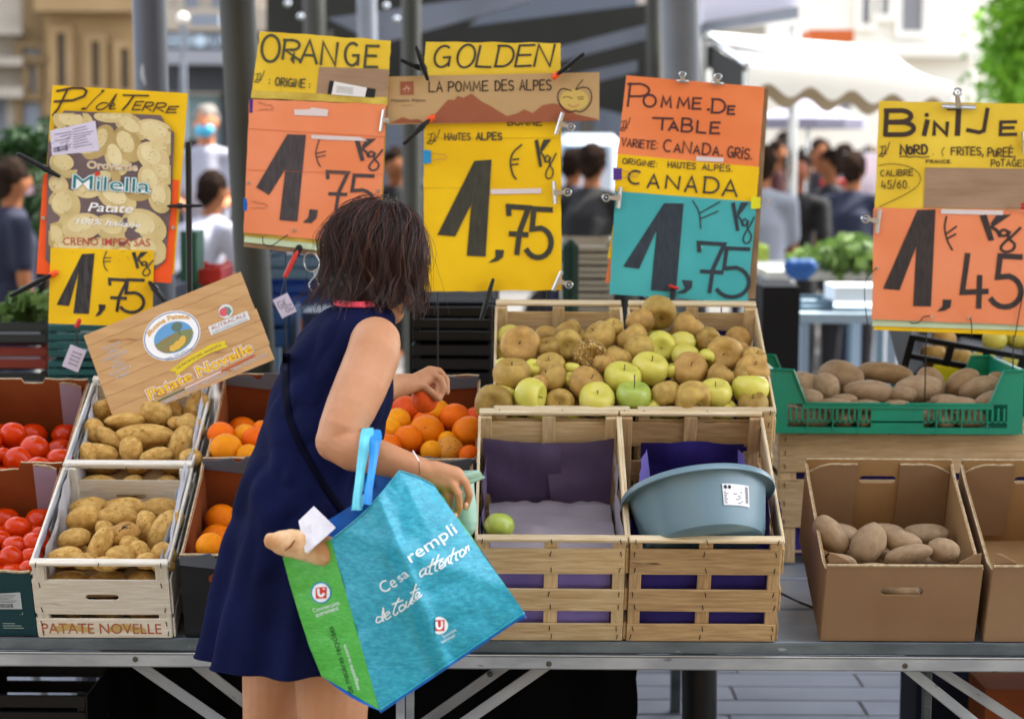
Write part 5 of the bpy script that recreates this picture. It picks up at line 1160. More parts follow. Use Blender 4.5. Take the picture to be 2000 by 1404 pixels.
class Sign:
    def __init__(s, label, x0, y0, k, Y, base, seed=0, amp=.0022, cat='price sign', name='price_sign'):
        s.x0, s.y0, s.k, s.Y, s.seed, s.amp = x0, y0, k, Y, seed, amp
        s.t = thing(name, label, cat, s.f(*base, 0) * 1)
    def f(s, x, y, h):
        X, Yp = s.x0 + x / s.k, s.y0 + y / s.k
        b = s.amp * (noise.noise(Vector((X / 60, Yp / 60, s.seed))) + .4 * noise.noise(Vector((X / 18, Yp / 18, s.seed + 5))))
        return at(X, Yp, s.Y - h - b - .004)
    def lift(s, h): return lambda x, y, d: s.f(x, y, h + d)
    def sheet(s, nm, q, h, mt, th=.0018, nu=18, nv=18, rag=0, label=None):
        P = [Vector(p) for p in q]; mb = MB()
        def c(u, v):
            p = P[0].lerp(P[1], u).lerp(P[3].lerp(P[2], u), v)
            if rag:
                e = min(u, 1 - u, v, 1 - v)
                if e < .001: p = p + Vector((noise.noise(Vector((u * 9, v * 9, s.seed))), noise.noise(Vector((u * 7, v * 8, s.seed + 3))))) * rag
            return p
        mb.grid(lambda u, v: s.f(*c(u, v), h), nu, nv); B = [(i / nu, 0) for i in range(nu)] + [(1, i / nv) for i in range(nv)] + [(1 - i / nu, 1) for i in range(nu)] + [(0, 1 - i / nv) for i in range(nv)] + [(0, 0)]
        vs = []
        for u, v in B: p = c(u, v); vs += [s.f(*p, h), s.f(*p, h - th)]
        mb.add(vs, [(2 * i, 2 * i + 1, 2 * i + 3, 2 * i + 2) for i in range(len(B) - 1)])
        o = mb.build(nm, mt, s.t, smooth=True)
        if label: o['label'] = label
        return o
    def pr(s, h): return Print(s.lift(h), .0005)
    def pole(s, x, y, py1=760, r=.0017):
        a = s.f(x, y, -.012); MB().tube([(a.x, a.y, a.z), (a.x, a.y, TZ)], r, 8).build('pole', m_black, s.t)
def price(pr, one, comma, sev, five, sw, euro, kg, last='5', first='7'):
    if one: pr.poly(one)
    if comma: pr.poly(comma)
    if sev: pr.glyph(first, *sev, sw)
    if five: pr.glyph(last, *five, sw)
    for e in euro: pr.stroke(spline(e, 4) if len(e) > 2 else e, sw * .32)
    x0, y0, x1, y1 = kg; g = lambda p: (x0 + p[0] * (x1 - x0), y0 + p[1] * (y1 - y0))
    pr.poly([g(p) for p in ((0, .03), (.17, 0), (.36, .69), (.22, .71))]); pr.poly([g(p) for p in ((.42, .01), (.78, .0), (.30, .36), (.27, .24))])
    w_ = (x1 - x0) * .065; pr.stroke([g(p) for p in ((.28, .33), (.42, .42), (.5, .58))], w_ * 1.2)
    pr.stroke(spline([g(p) for p in ((.68, .44), (.58, .41), (.5, .48), (.55, .57), (.66, .55), (.7, .46))], 3), w_)
    pr.stroke(spline([g(p) for p in ((.74, .46), (.7, .62), (.86, .8), (.80, .96), (.62, 1), (.52, .9), (.62, .74), (.82, .56), (1, .36))], 4), w_)
def dress_up(): pass
def bulldog(s, bar0, bar1, ring, label, r=.0085):
    a = s.f(*bar0, .012); b = s.f(*bar1, .012); c = s.f(*ring, .016); t = thing('bulldog_clip', label, 'clip', (a + b) / 2); mid = (a + b) / 2; u = (b - a).normalized(); d = (c - mid); d -= u * d.dot(u)
    mb = MB(); mb.tube([a, b], .0042, 8); mb.tube([a + Vector((0, .016, 0)), b + Vector((0, .016, 0))], .004, 8); mb.prism([a, b, b + d * .22, a + d * .22], (0, -.0012, 0)); mb.build('jaw', m_silver, t, smooth=True)
    mb = MB(); w_ = u * .008; e = c - d.normalized() * r * .6; mb.prism([mid - w_ + Vector((0, -.003, 0)), mid + w_ + Vector((0, -.003, 0)), e + w_ * .5, e - w_ * .5], (0, -.0015, 0)); mb.prism([mid - w_ * .7 + Vector((0, .012, 0)), mid + w_ * .7 + Vector((0, .012, 0)), e + w_ * .5 + Vector((0, .01, 0)), e - w_ * .5 + Vector((0, .01, 0))], (0, .0015, 0)); mb.build('lever', m_silver, t, smooth=True)
    mb = MB(); ax = d.normalized()
    for off in (-.002, .008):
        n_ = 18; pts = [c + Vector((0, off, 0)) + (u * math.cos(2 * PI * i / n_) + ax * math.sin(2 * PI * i / n_)) * r for i in range(n_ + 1)]; mb.tube(pts, .0022, 6, cap=False)
    mb.blob(c, (.003, .004, .003), n=8); mb.build('ring', m_silver, t, smooth=True); return t
def binder(s, box, tip, mt, label):
    x0, y0, x1, y1 = box; t = thing('binder_clip', label, 'clip', s.f((x0 + x1) / 2, y1, .01))
    q = [s.f(x0, y0, .010), s.f(x1, y0 + (y1 - y0) * .05, .005), s.f(x1, y1 - (y1 - y0) * .05, .005), s.f(x0, y1, .010)]; MB().prism(q, (0, .012, 0)).build('clip_body', mt, t)
    mb = MB(); my = (y0 + y1) / 2; hh = (y1 - y0) * .28; xs = x1 if tip[0] > x0 else x0
    P = [(xs, my - hh), (xs + (tip[0] - xs) * .5, my - hh * .55 + (tip[1] - my) * .5), (tip[0] - (tip[0] - xs) * .15, tip[1] - hh * .7), (tip[0], tip[1]), (tip[0] - (tip[0] - xs) * .15, tip[1] + hh * .7), (xs + (tip[0] - xs) * .5, my + hh * .55 + (tip[1] - my) * .5), (xs, my + hh)]
    mb.tube([s.f(p[0], p[1], .010) for p in P], .0009, 6); mb.build('wire_handle', m_gold_l, t, smooth=True); return t
def clamp(s, tipp, end, label, tipmat=None, mt=None, h=.018, split=.0, wd=.008):
    a = s.f(*tipp, h); b = s.f(*end, h + .012); t = thing('spring_clamp', label, 'clamp', b); d = b - a; L = d.length; u = d.normalized(); n = u.cross(Vector((0, 1, 0))).normalized(); mt = mt or m_black
    for k, sg in enumerate((-1, 1)):
        mb = MB(); o = Vector((0, -.007 * sg, 0)); sp = n * sg * split
        mb.tube([a + o * .4 + u * .004, a + u * L * .35 + o, a + u * L * .6 + o * 1.3 + sp * .5, b + o * 1.6 + sp], [wd * .55, wd * .8, wd * .75, wd * .6], 10, rnd=True); mb.build('handle', mt, t, smooth=True)
    MB().tube([a + u * L * .38 - n * .008, a + u * L * .38 + n * .008], .0065, 10).build('spring', m_zincd, t, smooth=True)
    if tipmat: MB().tube([a - u * .002, a + u * .010], [.0075, .008], 10, rnd=True).build('jaw_tip', tipmat, t, smooth=True)
    return t
def tag_white(px, py, Y, ang, w_, h_, label, ink):
    c = at(px, py, Y); t = thing('hanging_tag', label, 'tag', c); m = Matrix.Rotation(R(ang), 4, 'Y'); mb = MB(); mb.box((0, 0, 0), (w_, .0016, h_), Matrix.Translation(c) @ m, bev=.0005); mb.build('card', M('tag card ' + label[:12], 'c9c5da', .5), t)
    fn = lambda x, y, h: c + (m @ Vector((x * w_, -.0012 - h, -y * h_))); pr = Print(fn, .0002)
    for g_, bx in ink: pr.glyph(g_, *bx, .035)
    pr.build('writing', M('grey ink ' + label[:12], '6a6680', .7), t); return t, c + (m @ Vector((0, 0, h_ / 2)))
# --- potato sign at left
S = Sign('tall yellow potato sign with bag picture and 1,75 price card', 0, 140, 2.807, 5.52, (600, 1380), 1)
S.sheet('yellow_board', [(288, 75), (1030, 120), (955, 1110), (215, 1060)], 0, m_ysheet)
S.sheet('orange_board', [(238, 560), (982, 595), (940, 1160), (200, 1108)], .004, m_orp)
m_ppic = M('potato picture ground', '6f5e62', .35, '5f5056', ns=9); pic = [(350, 215), (880, 240), (915, 300), (955, 335), (940, 700), (905, 1040), (850, 1085), (300, 1085), (250, 1030), (262, 400), (300, 300)]
mb = MB(); mb.prism([S.f(*p, .0085) for p in pic], (0, .002, 0)); mb.build('potato_bag', m_ppic, S.t)
rn = random.Random(3); cols = [M('printed potato %d' % i, c, .35, c2_, ns=14, spots=(60, .72, '7e6438')) for i, (c, c2_) in enumerate((('cdbc84', 'bda874'), ('d6c690', 'c6b27c'), ('bfa970', 'ae9660'), ('dccb9a', 'cdb884')))]
PS = [(400, 270, 95, 58, 10), (620, 245, 90, 30, 0), (560, 380, 80, 50, -65), (860, 330, 100, 50, 20), (720, 300, 90, 48, 35), (640, 470, 88, 52, 70), (700, 400, 90, 60, 60), (840, 470, 85, 60, 40), (360, 510, 78, 60, 20), (330, 380, 70, 60, 0), (470, 430, 80, 45, 10), (830, 600, 80, 55, 60), (900, 560, 60, 48, 30), (880, 690, 75, 55, 80), (560, 600, 90, 55, -20), (480, 640, 70, 45, 0), (350, 740, 78, 82, 0), (640, 690, 100, 60, 30), (760, 650, 70, 50, 0), (450, 850, 95, 60, -10), (620, 860, 90, 60, 20), (790, 850, 110, 75, 25), (310, 900, 62, 55, 60), (400, 960, 90, 50, 0), (560, 980, 90, 60, 0), (800, 980, 100, 70, 10), (680, 1010, 60, 45, 0), (320, 620, 50, 40, 40), (880, 420, 60, 40, 20)]
def inpic(x, y): return 268 < x < 940 - max(0, (y - 700)) * .1 and 232 < y < 1075 and not (x < 350 and y < 215 + (350 - x) * 1.1) and not (x > 870 and y < 240 + (x - 870) * 1.1)
hi_ = [S.pr(.0099), S.pr(.01)]; spk = S.pr(.0102); prs = [S.pr(.0092 + .00012 * i) for i in range(4)]
for i, (x, y, a, b, an) in enumerate(PS):
    a *= 1.18; b *= 1.22
    q = []
    for k in range(22):
        t_ = 2 * PI * k / 22; X = x + a * math.cos(t_) * math.cos(R(an)) - b * math.sin(t_) * math.sin(R(an)); Y_ = y + a * math.cos(t_) * math.sin(R(an)) + b * math.sin(t_) * math.cos(R(an))
        X = min(max(X, 266 if Y_ > 420 else 290), 936 - max(0, Y_ - 700) * .09); Y_ = min(max(Y_, 228), 1080); q.append((X, Y_))
    prs[i % 4].poly(q); q2 = []
    for k in range(16):
        t_ = 2 * PI * k / 16; X = x - a * .12 + a * .62 * math.cos(t_) * math.cos(R(an)) - b * .6 * math.sin(t_) * math.sin(R(an)); Y_ = y - b * .2 + a * .62 * math.cos(t_) * math.sin(R(an)) + b * .6 * math.sin(t_) * math.cos(R(an)); q2.append((min(max(X, 275), 925 - max(0, Y_ - 700) * .09), min(max(Y_, 236), 1075)))
    hi_[i % 2].poly(q2)
    for _ in range(5): an_ = rn.uniform(0, 6); rr_ = rn.uniform(.2, .8); sx_, sy_ = x + a * rr_ * math.cos(an_), y + b * rr_ * math.sin(an_); (spk.ell(min(max(sx_, 280), 900), min(max(sy_, 240), 1060), 3.2, 2.6, n=6))
for i, p_ in enumerate(prs): p_.build('printed_potatoes', cols[i], S.t, kind='stuff')
for i, h_ in enumerate(hi_): h_.build('printed_highlights', M('printed potato highlight %d' % i, ('ddcf9e', 'e4d8ac')[i], .35, ('d0c08c', 'd8ca98')[i], ns=20), S.t, kind='stuff')
spk.build('printed_specks', M('printed speck', '8a7444', .5), S.t, kind='stuff')
pr = S.pr(.0105); 
pr.poly([(275, 325), (522, 270), (545, 435), (285, 460)]); pr.build('sticker', M('lilac white sticker', 'cfcbe2', .45), S.t)
pr = S.pr(.0112)
for i in range(8): y = 318 + i * 14; pr.stroke([(300 + (i % 3) * 30, y + 28 - i * 2), (380 + random.uniform(-10, 20), y + 12 - i * 2)], 3); pr.stroke([(400, y), (500 + random.uniform(-30, 10), y - 18)], 3)
for i in range(11): pr.stroke([(293 + i * 7.5, 420 - i * 1.1), (295 + i * 7.5, 443 - i * 1.1)], random.choice((2, 3.5, 5)))
pr.build('sticker_print', M('violet grey ink', '4c4866', .6), S.t)
def outlined(S, txt, x0, y0, x1, y1, h, lay, mts, offs, lift, slant=0, arc=0):
    for o_, m_ in zip(offs, mts):
        pr = S.pr(lift); pr.font(txt, x0, y0, x1, y1, h, off=o_, slant=slant, arc=arc); pr.build('lettering', m_, S.t); lift += .0004
m_tealp = M('teal print', '17787e', .5); m_tan = M('tan print', 'd9a95c', .5); m_whp = M('white ink', 'eef0f2', .5); m_redp = M('red print', 'b5433c', .6); m_bluel = M('light blue print', '6fb4cf', .5)
outlined(S, 'Oroverde', 478, 530, 752, 545, 40, 0, (m_bluel, m_whp, m_tan), (.05, .035, .004), .0116)
outlined(S, 'Milella', 398, 640, 820, 665, 76, 0, (m_bluel, m_whp, m_tealp), (.045, .03, .0), .0125)
pr = S.pr(.0138); pr.ell(532, 560, 13, 13); pr.build('red_dot', M('red dot', 'd03030', .5), S.t)
outlined(S, 'Patate', 482, 765, 728, 775, 48, 0, (m_whp,), (.012,), .0118, slant=.25)
outlined(S, '100% Italiane', 415, 832, 770, 856, 32, 0, (m_whp,), (.01,), .0118, slant=.3)
outlined(S, 'CRENO IMPEX SAS', 345, 950, 822, 958, 42, 0, (m_redp,), (.004,), .0116)
S.sheet('price_card', [(277, 965), (845, 980), (835, 1400), (265, 1380)], .0125, m_ysheet, label='small yellow 1,75 price card')
pr = S.pr(.0136); price(pr, [(450, 1000), (518, 997), (487, 1328), (402, 1325), (432, 1095), (378, 1285), (310, 1278)], [(540, 1275), (580, 1278), (575, 1302), (548, 1335), (520, 1342), (543, 1308)], (600, 1138, 698, 1312), (660, 1140, 795, 1318), 17,
    [[(585, 985), (568, 1030), (575, 1075), (590, 1092)], [(568, 1022), (608, 1020)], [(566, 1042), (606, 1040)]], (722, 988, 838, 1118)); pr.build('price_lettering', m_mark, S.t)
pr = S.pr(.0022)
pr.stroke([(312, 108), (400, 90), (455, 92), (475, 108), (462, 135), (400, 158), (298, 165)], 12); pr.stroke([(372, 95), (345, 150), (318, 205), (290, 240)], 11)
pr.stroke([(570, 105), (520, 150), (470, 205)], 5); pr.ell(458, 204, 14, 6, -10); pr.ell(563, 106, 10, 5, -15)
pr.stroke(spline([(590, 175), (560, 172), (530, 192), (535, 208), (565, 205), (600, 178), (640, 122), (612, 180), (600, 208)], 3), 7); pr.stroke(spline([(605, 195), (628, 185), (622, 176), (600, 190), (606, 206), (632, 202)], 3), 6)
pr.stroke([(675, 130), (815, 133)], 9); pr.stroke([(735, 132), (700, 180), (672, 212)], 10)
for g_, bx in (('E', (735, 165, 778, 210)), ('R', (790, 168, 838, 214)), ('R', (850, 172, 908, 220)), ('E', (918, 192, 972, 226))): pr.glyph(g_, *bx, 7.5, slant=.45)
pr.build('title_lettering', m_mark2, S.t)
MB().tube([S.f(237, 803, .004), S.f(237, 803, .010)], .005, 10).build('rivet', m_silver, S.t); MB().tube([S.f(948, 855, .004), S.f(948, 855, .010)], .005, 10).build('rivet', m_silver, S.t)
S.pole(420, 1300); S.pole(640, 1300)
p0 = S.f(1035, 700, -.02); MB().tube([(p0.x, p0.y, S.f(0, 380, 0).z), (p0.x, p0.y, TZ)], .008, 8).build('support_bar', m_black, S.t)
clamp(S, (330, 578), (105, 455), 'black spring clamp at upper left edge of the potato sign'); clamp(S, (300, 1105), (65, 1225), 'black spring clamp with orange jaw at lower left of potato sign', m_orp)
clamp(S, (915, 738), (1105, 735), 'black spring clamp gripping right edge of the potato sign', wd=.006); clamp(S, (815, 1150), (900, 1250), 'black clamp beside the 1,75 price card of potato sign', mt=m_black)
t, tp = tag_white(145, 700, 5.4, 22, .042, .058, 'white tag hanging on a string below the potato price card', [('H', (-.2 + .0, -.3 + i * .17, .3, -.22 + i * .17)) for i in range(4)])
a = at(150, 636, 5.42); MB().tube([tp, a], .0008, 5).build('string', m_black, t); MB().tube([a, a + Vector((.006, 0, .012))], .006, 8, rnd=True).build('red_toggle', m_red, t)
# --- orange sign
S = Sign('orange and yellow price sign reading ORANGE 1,75, half behind the head', 440, 40, 2.807, 5.60, (500, 1270), 2)
S.sheet('backing_board', [(150, 300), (895, 360), (845, 1330), (100, 1240)], -.002, m_plain); S.sheet('mint_sheet', [(140, 500), (880, 560), (850, 1300), (103, 1215)], .001, m_mint); S.sheet('yellow_sheet', [(138, 500), (882, 560), (852, 1262), (102, 1180)], .003, m_yedge, rag=5)
S.sheet('header_sheet', [(190, 60), (908, 112), (888, 470), (143, 415)], .004, m_ysheet2, rag=6)
S.sheet('kraft_patch', [(515, 255), (900, 270), (885, 430), (500, 402)], .006, m_kraft)
S.sheet('strip', [(145, 383), (885, 422), (883, 462), (140, 425)], .0062, m_yedge, rag=4)
pr = S.pr(.0072); pr.poly([(572, 330), (825, 378), (818, 425), (560, 405)]); pr.build('black_frame', m_ink, S.t); pr = S.pr(.0076); pr.poly([(597, 335), (777, 370), (765, 421), (582, 407)]); pr.build('white_card', m_wh, S.t)
pr = S.pr(.0082)
for i in range(4): pr.stroke([(610, 362 + i * 10), (700, 374 + i * 10)], 2)
pr.build('card_print', m_mark, S.t)
S.sheet('price_sheet', [(132, 432), (882, 462), (845, 1235), (100, 1162)], .008, m_osheet2, rag=4)
pr = S.pr(.0052)
for g_, bx in (('O', (200, 82, 298, 228)), ('R', (318, 108, 410, 215)), ('A', (415, 110, 505, 235)), ('N', (528, 122, 612, 245)), ('G', (655, 125, 730, 248)), ('E', (768, 140, 838, 258))): pr.glyph(g_, *bx, 15, 4)
pr.poly([(355, 215), (382, 165), (378, 242)])
pr.run(':', 232, 350, 250, 352, 36, 7); pr.run('ORiGiNE', 270, 357, 440, 370, 44, 7); pr.run(':', 452, 370, 470, 372, 32, 7); pr.glyph('II', 165, 290, 215, 340, 4)
pr.build('title_lettering', M('green black marker', '3f4230', .6, '4e5138', ns=40, st=(6, 1, 1)), S.t)
pr = S.pr(.0092); price(pr, [(340, 625), (442, 628), (395, 1102), (297, 1095), (330, 815), (240, 958), (170, 915)], [(462, 1035), (508, 1040), (500, 1085), (470, 1112), (425, 1108), (455, 1080)], (560, 830, 672, 1038), (660, 850, 820, 1050), 19,
    [[(515, 655), (497, 720), (505, 770), (522, 802)], [(500, 730), (550, 718)], [(505, 750), (548, 740)]], (708, 648, 862, 822)); pr.build('price_lettering', M('slate marker', '3a363b', .6, '4a4548', ns=30, st=(6, 1, 1)), S.t)
pr = S.pr(.0095); pr.poly([(375, 490), (460, 488), (475, 478), (565, 490), (560, 527), (380, 520)]); pr.poly([(470, 628), (740, 640), (782, 662), (560, 655), (472, 648)]); pr.build('tape', m_tape, S.t)
pr = S.pr(.0092); pr.stroke([(132, 595), (875, 640)], 2.5); pr.stroke([(120, 820), (862, 845)], 2); pr.build('crease', M('crease', 'b8603a', .8), S.t)
binder(S, (133, 432, 182, 508), (262, 478), m_purclip, 'purple binder clip on upper left edge of the orange sign'); binder(S, (98, 975, 148, 1045), (230, 1015), m_navclip, 'cobalt blue binder clip on lower left edge of the orange sign')
bulldog(S, (868, 490), (850, 608), (888, 550), 'silver bulldog clip on right edge of the orange sign', .005)
MB().tube([S.f(*p, .012) for p in spline([(205, 1185), (210, 1225), (250, 1235), (300, 1205), (345, 1175)], 4)], .0012, 6).build('cord', m_black, S.t)
for x, y in ((380, 1152), (128, 892), (555, 1158), (838, 935)): MB().tube([S.f(x, y, .009), S.f(x, y, .0115)], .0042, 10).build('eyelet', m_silver, S.t)
t = clamp(S, (405, 1248), (330, 1400), 'red and black spring clamp under the orange sign', mt=m_red, h=.01); 
MB().tube([S.f(405, 1248, .01), S.f(360, 1340, .016)], [.009, .007], 10, rnd=True).build('jaw', m_black, t, smooth=True)
t2, tp = tag_white(556, 597, 5.52, -27, .041, .052, 'white tag with grey scribbles hanging below the orange sign', [('G', (-.35, -.3, -.1, .05)), ('K', (0, -.3, .2, .05)), ('O', (-.05, .1, .15, .35)), ('Z', (.2, .05, .4, .3))])
MB().tube([tp, S.f(330, 1400, .02)], .0008, 5).build('string', m_black, t2)
wk = thing('wire_hook', 'steel wire hook hanging under the orange sign', 'hook', at(612, 545, 5.58)); mb = MB()
mb.tube([at(x, y, 5.57) for x, y in spline([(625, 512), (612, 494), (596, 500), (594, 518), (606, 530), (622, 524), (627, 508), (618, 535), (606, 550), (604, 560), (612, 568), (622, 560), (618, 545), (612, 530)], 5)], .0016, 6); mb.build('hook', m_silver, wk, smooth=True); MB().tube([at(608, 566, 5.57), at(612, 640, 5.57), at(612, 760, 5.55)], .0007, 5).build('wire', m_black, wk)
S.pole(330, 1200); S.pole(740, 1200)
# --- golden sign
S = Sign('bright yellow GOLDEN 1,75 price sign clipped beneath the kraft banner', 740, 60, 2.6, 5.62, (580, 1325), 3)
S.sheet('header_sheet', [(238, 58), (922, 64), (925, 260), (225, 260)], 0, m_ysheet2, rag=5)
S.sheet('price_sheet', [(228, 420), (925, 420), (928, 1318), (228, 1325)], .001, m_ysheet, rag=6, nu=30, nv=30)
pr = S.pr(.0012)
for g_, bx in (('G', (282, 78, 362, 186)), ('O', (400, 72, 488, 188)), ('L', (502, 78, 578, 186)), ('D', (596, 76, 686, 184)), ('E', (702, 74, 782, 182)), ('N', (798, 72, 884, 182))): pr.glyph(g_, *bx, 11, slant=.18)
pr.build('title_lettering', m_mark, S.t)
pr = S.pr(.0022); pr.glyph('II', 250, 520, 310, 575, 4); pr.run('HAuTES', 332, 556, 468, 556, 36, 5.5, ); pr.run('ALPES', 492, 555, 628, 555, 36, 7); pr.run('BONNE', 650, 482, 832, 482, 30, 6)
price(pr, [(485, 662), (572, 655), (542, 1148), (446, 1143), (470, 880), (388, 1045), (297, 1037)], [(592, 1112), (636, 1114), (630, 1150), (603, 1170), (555, 1180), (592, 1150)], (658, 893, 760, 1132), (748, 905, 882, 1150), 27,
    [[(725, 580), (682, 620), (668, 670), (680, 730), (697, 754)], [(680, 655), (710, 652)], [(668, 682), (707, 677)]], (790, 552, 900, 752)); pr.build('price_lettering', M('olive black marker', '33332a', .6, '3f3f34', ns=30, st=(6, 1, 1)), S.t)
pr = S.pr(.0028); pr.poly([(566, 806), (825, 801), (826, 826), (568, 831)]); pr.build('tape', m_tape, S.t)
pr = S.pr(.0022); pr.stroke([(229, 800), (560, 801)], 2); pr.stroke([(229, 548), (905, 545)], 2); pr.build('crease', M('yellow crease', 'b8920c', .8), S.t)
S.pole(575, 1290); S.pole(300, 1290); S.pole(850, 1290)
B_ = Sign('kraft apple banner with brown mountains clipped across the golden sign', 740, 60, 2.6, 5.605, (580, 470), 4, cat='banner', name='banner')
B_.sheet('banner_card', [(40, 234), (1120, 212), (1119, 456), (45, 478)], 0, m_kraft2, nu=30)
pr = B_.pr(.0008); pr.poly([(235, 470), (290, 420), (350, 352), (385, 352), (400, 332), (430, 342), (470, 320), (520, 360), (570, 385), (650, 435), (700, 422), (740, 400), (780, 420), (830, 380), (880, 370), (925, 376), (1000, 425), (1110, 450), (1110, 457), (900, 463)])
pr.poly([(60, 470), (90, 455), (120, 440), (160, 452), (200, 450), (232, 470)]); pr.poly([(108, 260), (175, 258), (176, 326), (110, 327)]); pr.build('mountain_print', M('reddish brown print', '9c5a3e', .8, '8e4f35', ns=5), B_.t)
pr = B_.pr(.0012)
pr.run('LA POMME', 250, 312, 560, 306, 52, 6.5); pr.run('DES', 586, 306, 690, 303, 52, 6.5); pr.run('ALPES', 712, 303, 880, 302, 52, 6.5)
pr.stroke(spline([(978, 306), (930, 296), (908, 330), (918, 372), (955, 412), (985, 412), (1000, 405), (1020, 414), (1055, 395), (1080, 350), (1070, 300), (1035, 288), (1000, 302)], 5), 5); pr.stroke([(1000, 300), (1015, 275), (1037, 250)], 4)
pr.stroke(spline([(935, 342), (950, 336), (972, 340), (982, 347)], 3), 3); pr.stroke([(1008, 340), (1042, 336)], 3); pr.stroke([(1012, 349), (1040, 348)], 3); pr.build('black_print', M('dark print', '2c211c', .7), B_.t)
pr = B_.pr(.0009); pr.ell(992, 352, 74, 54); pr.build('apple_print', M('yellow apple print', 'c7ac5c', .8), B_.t)
pr = B_.pr(.0013); pr.stroke(spline([(962, 375), (978, 386), (1000, 386), (1016, 374)], 3), 5); pr.build('mouth_print', M('pink print', 'b8705a', .8), B_.t)
pr = B_.pr(.0013); pr.font('Hautes Alpes', 64, 362, 236, 360, 15, off=.004); pr.stroke([(115, 382), (170, 380)], 1.5); pr.build('small_lettering', M('brown grey print', '5a4a40', .7), B_.t)
pr = B_.pr(.0014); pr.stroke([(122, 300), (140, 290), (160, 298)], 3); pr.stroke([(130, 310), (142, 278)], 2.5); pr.stroke([(150, 312), (152, 285)], 2.5); pr.build('emblem', M('pale print', 'd6b696', .8), B_.t)
bulldog(B_, (930, 416), (896, 526), (975, 490), 'silver bulldog clip joining the kraft banner to golden sign', .0085)
bulldog(S, (884, 766), (892, 880), (958, 820), 'silver bulldog clip halfway down the golden sign edge'); bulldog(S, (925, 1220), (882, 1318), (965, 1290), 'silver bulldog clip at bottom right corner of golden sign')
binder(S, (226, 606, 264, 676), (348, 642), m_blueclip, 'light blue binder clip on left edge of the golden sign')
clamp(B_, (250, 255), (192, 88), 'upright black clamp at upper left of the golden sign', split=.0); clamp(B_, (238, 205), (118, 152), 'black clamp lying behind the upright clamp at golden sign', h=.006)
clamp(B_, (893, 233), (1036, 122), 'black clamp with orange jaw at upper right of golden sign', m_orp); clamp(B_, (270, 442), (130, 572), 'black clamp with orange jaw at lower left of kraft banner', m_orp)
clamp(S, (582, 1258), (520, 1404 + 60), 'black clamp gripping the bottom edge of the golden sign', wd=.008); 
# --- pomme de table sign
S = Sign('orange, yellow and turquoise price sign for pomme de table canada', 1160, 120, 2.808, 5.64, (470, 1325), 5)
S.sheet('backing_board', [(195, 85), (958, 152), (885, 1302), (95, 1230)], -.006, m_plain, th=.004); S.sheet('yellow_edge', [(140, 700), (400, 720), (360, 1100), (74, 1080)], -.0005, m_ysheet); S.sheet('orange_edge', [(110, 900), (400, 950), (340, 1235), (62, 1212)], -.002, m_osheet)
S.sheet('title_sheet', [(178, 78), (937, 142), (903, 585), (128, 512)], .002, m_osheet, rag=3); S.sheet('origin_sheet', [(130, 508), (908, 580), (890, 775), (112, 715)], .0042, m_ysheet, rag=3); S.sheet('price_sheet', [(118, 712), (893, 772), (840, 1325), (84, 1276)], .0062, m_tsheet, rag=3)
pr = S.pr(.003)
for g_, bx in (('P', (183, 122, 302, 250)), ('O', (272, 184, 340, 250)), ('M', (372, 194, 424, 252)), ('M', (460, 200, 524, 258)), ('E', (542, 202, 588, 262)), ('D', (645, 208, 722, 284)), ('E', (735, 246, 772, 290)), ('T', (322, 312, 432, 376)), ('A', (412, 332, 462, 380)), ('B', (482, 312, 542, 386)), ('L', (566, 328, 614, 392)), ('E', (640, 335, 690, 396))): pr.glyph(g_, *bx, 11, 3)
pr.ell(628, 265, 9, 7); pr.glyph('II', 150, 325, 200, 380, 4); pr.run('VARiETE:', 148, 464, 352, 484, 44, 6.5); pr.run('CaNaDa.', 372, 492, 712, 520, 62, 8.5); pr.run('GRiS.', 726, 524, 870, 540, 58, 8); pr.build('title_lettering', M('plum black marker', '43262c', .6), S.t)
pr = S.pr(.0052); pr.run('ORiGiNE:', 152, 560, 350, 582, 30, 5.5); pr.run('HAUTES', 402, 582, 560, 592, 32, 5.5); pr.run('ALPES.', 590, 594, 762, 605, 32, 5.5)
for g_, bx in (('C', (188, 600, 262, 672)), ('A', (296, 622, 358, 694)), ('N', (396, 630, 470, 698)), ('A', (502, 632, 566, 716)), ('D', (602, 636, 686, 722)), ('A', (708, 652, 786, 738))): pr.glyph(g_, *bx, 11, 4)
pr.build('origin_lettering', m_mark, S.t)
pr = S.pr(.0072); price(pr, [(385, 778), (492, 780), (450, 1265), (312, 1255), (345, 920), (248, 1138), (160, 1125)], [(482, 1198), (540, 1202), (538, 1240), (500, 1272), (450, 1272), (500, 1245)], (575, 995, 715, 1265), (672, 1025, 860, 1290), 22,
    [[(542, 765), (578, 830), (585, 917)], [(577, 835), (692, 770)], [(580, 865), (682, 822)]], (752, 772, 880, 998)); pr.build('price_lettering', M('blue black marker', '24303c', .6, '303c48', ns=25, st=(6, 1, 1)), S.t)
pr = S.pr(.0056); pr.poly([(562, 520), (713, 530), (710, 553), (560, 546)]); pr.build('tape', m_tape, S.t)
binder(S, (108, 584, 153, 652), (245, 622), m_purclip, 'purple binder clip on left edge of the canada sign'); binder(S, (862, 742, 914, 810), (962, 772), m_yelclip, 'lime yellow binder clip on right edge of the canada sign')
bulldog(S, (150, 690), (137, 806), (68, 748), 'silver bulldog clip on left edge of the canada sign', .009)
bulldog(S, (455, 108), (520, 112), (486, 72), 'left one of two silver clips on top of orange pomme sheet', .007); bulldog(S, (645, 118), (710, 124), (681, 84), 'right one of two silver clips on top of orange pomme sheet', .008)
t = clamp(S, (438, 1240), (425, 1340), 'black clamp with red edge at the turquoise sheet bottom', h=.012); MB().tube([S.f(418, 1232, .02), S.f(460, 1244, .02)], .004, 8, rnd=True).build('red_edge', m_red, t)
S.pole(330, 1250); S.pole(700, 1280)
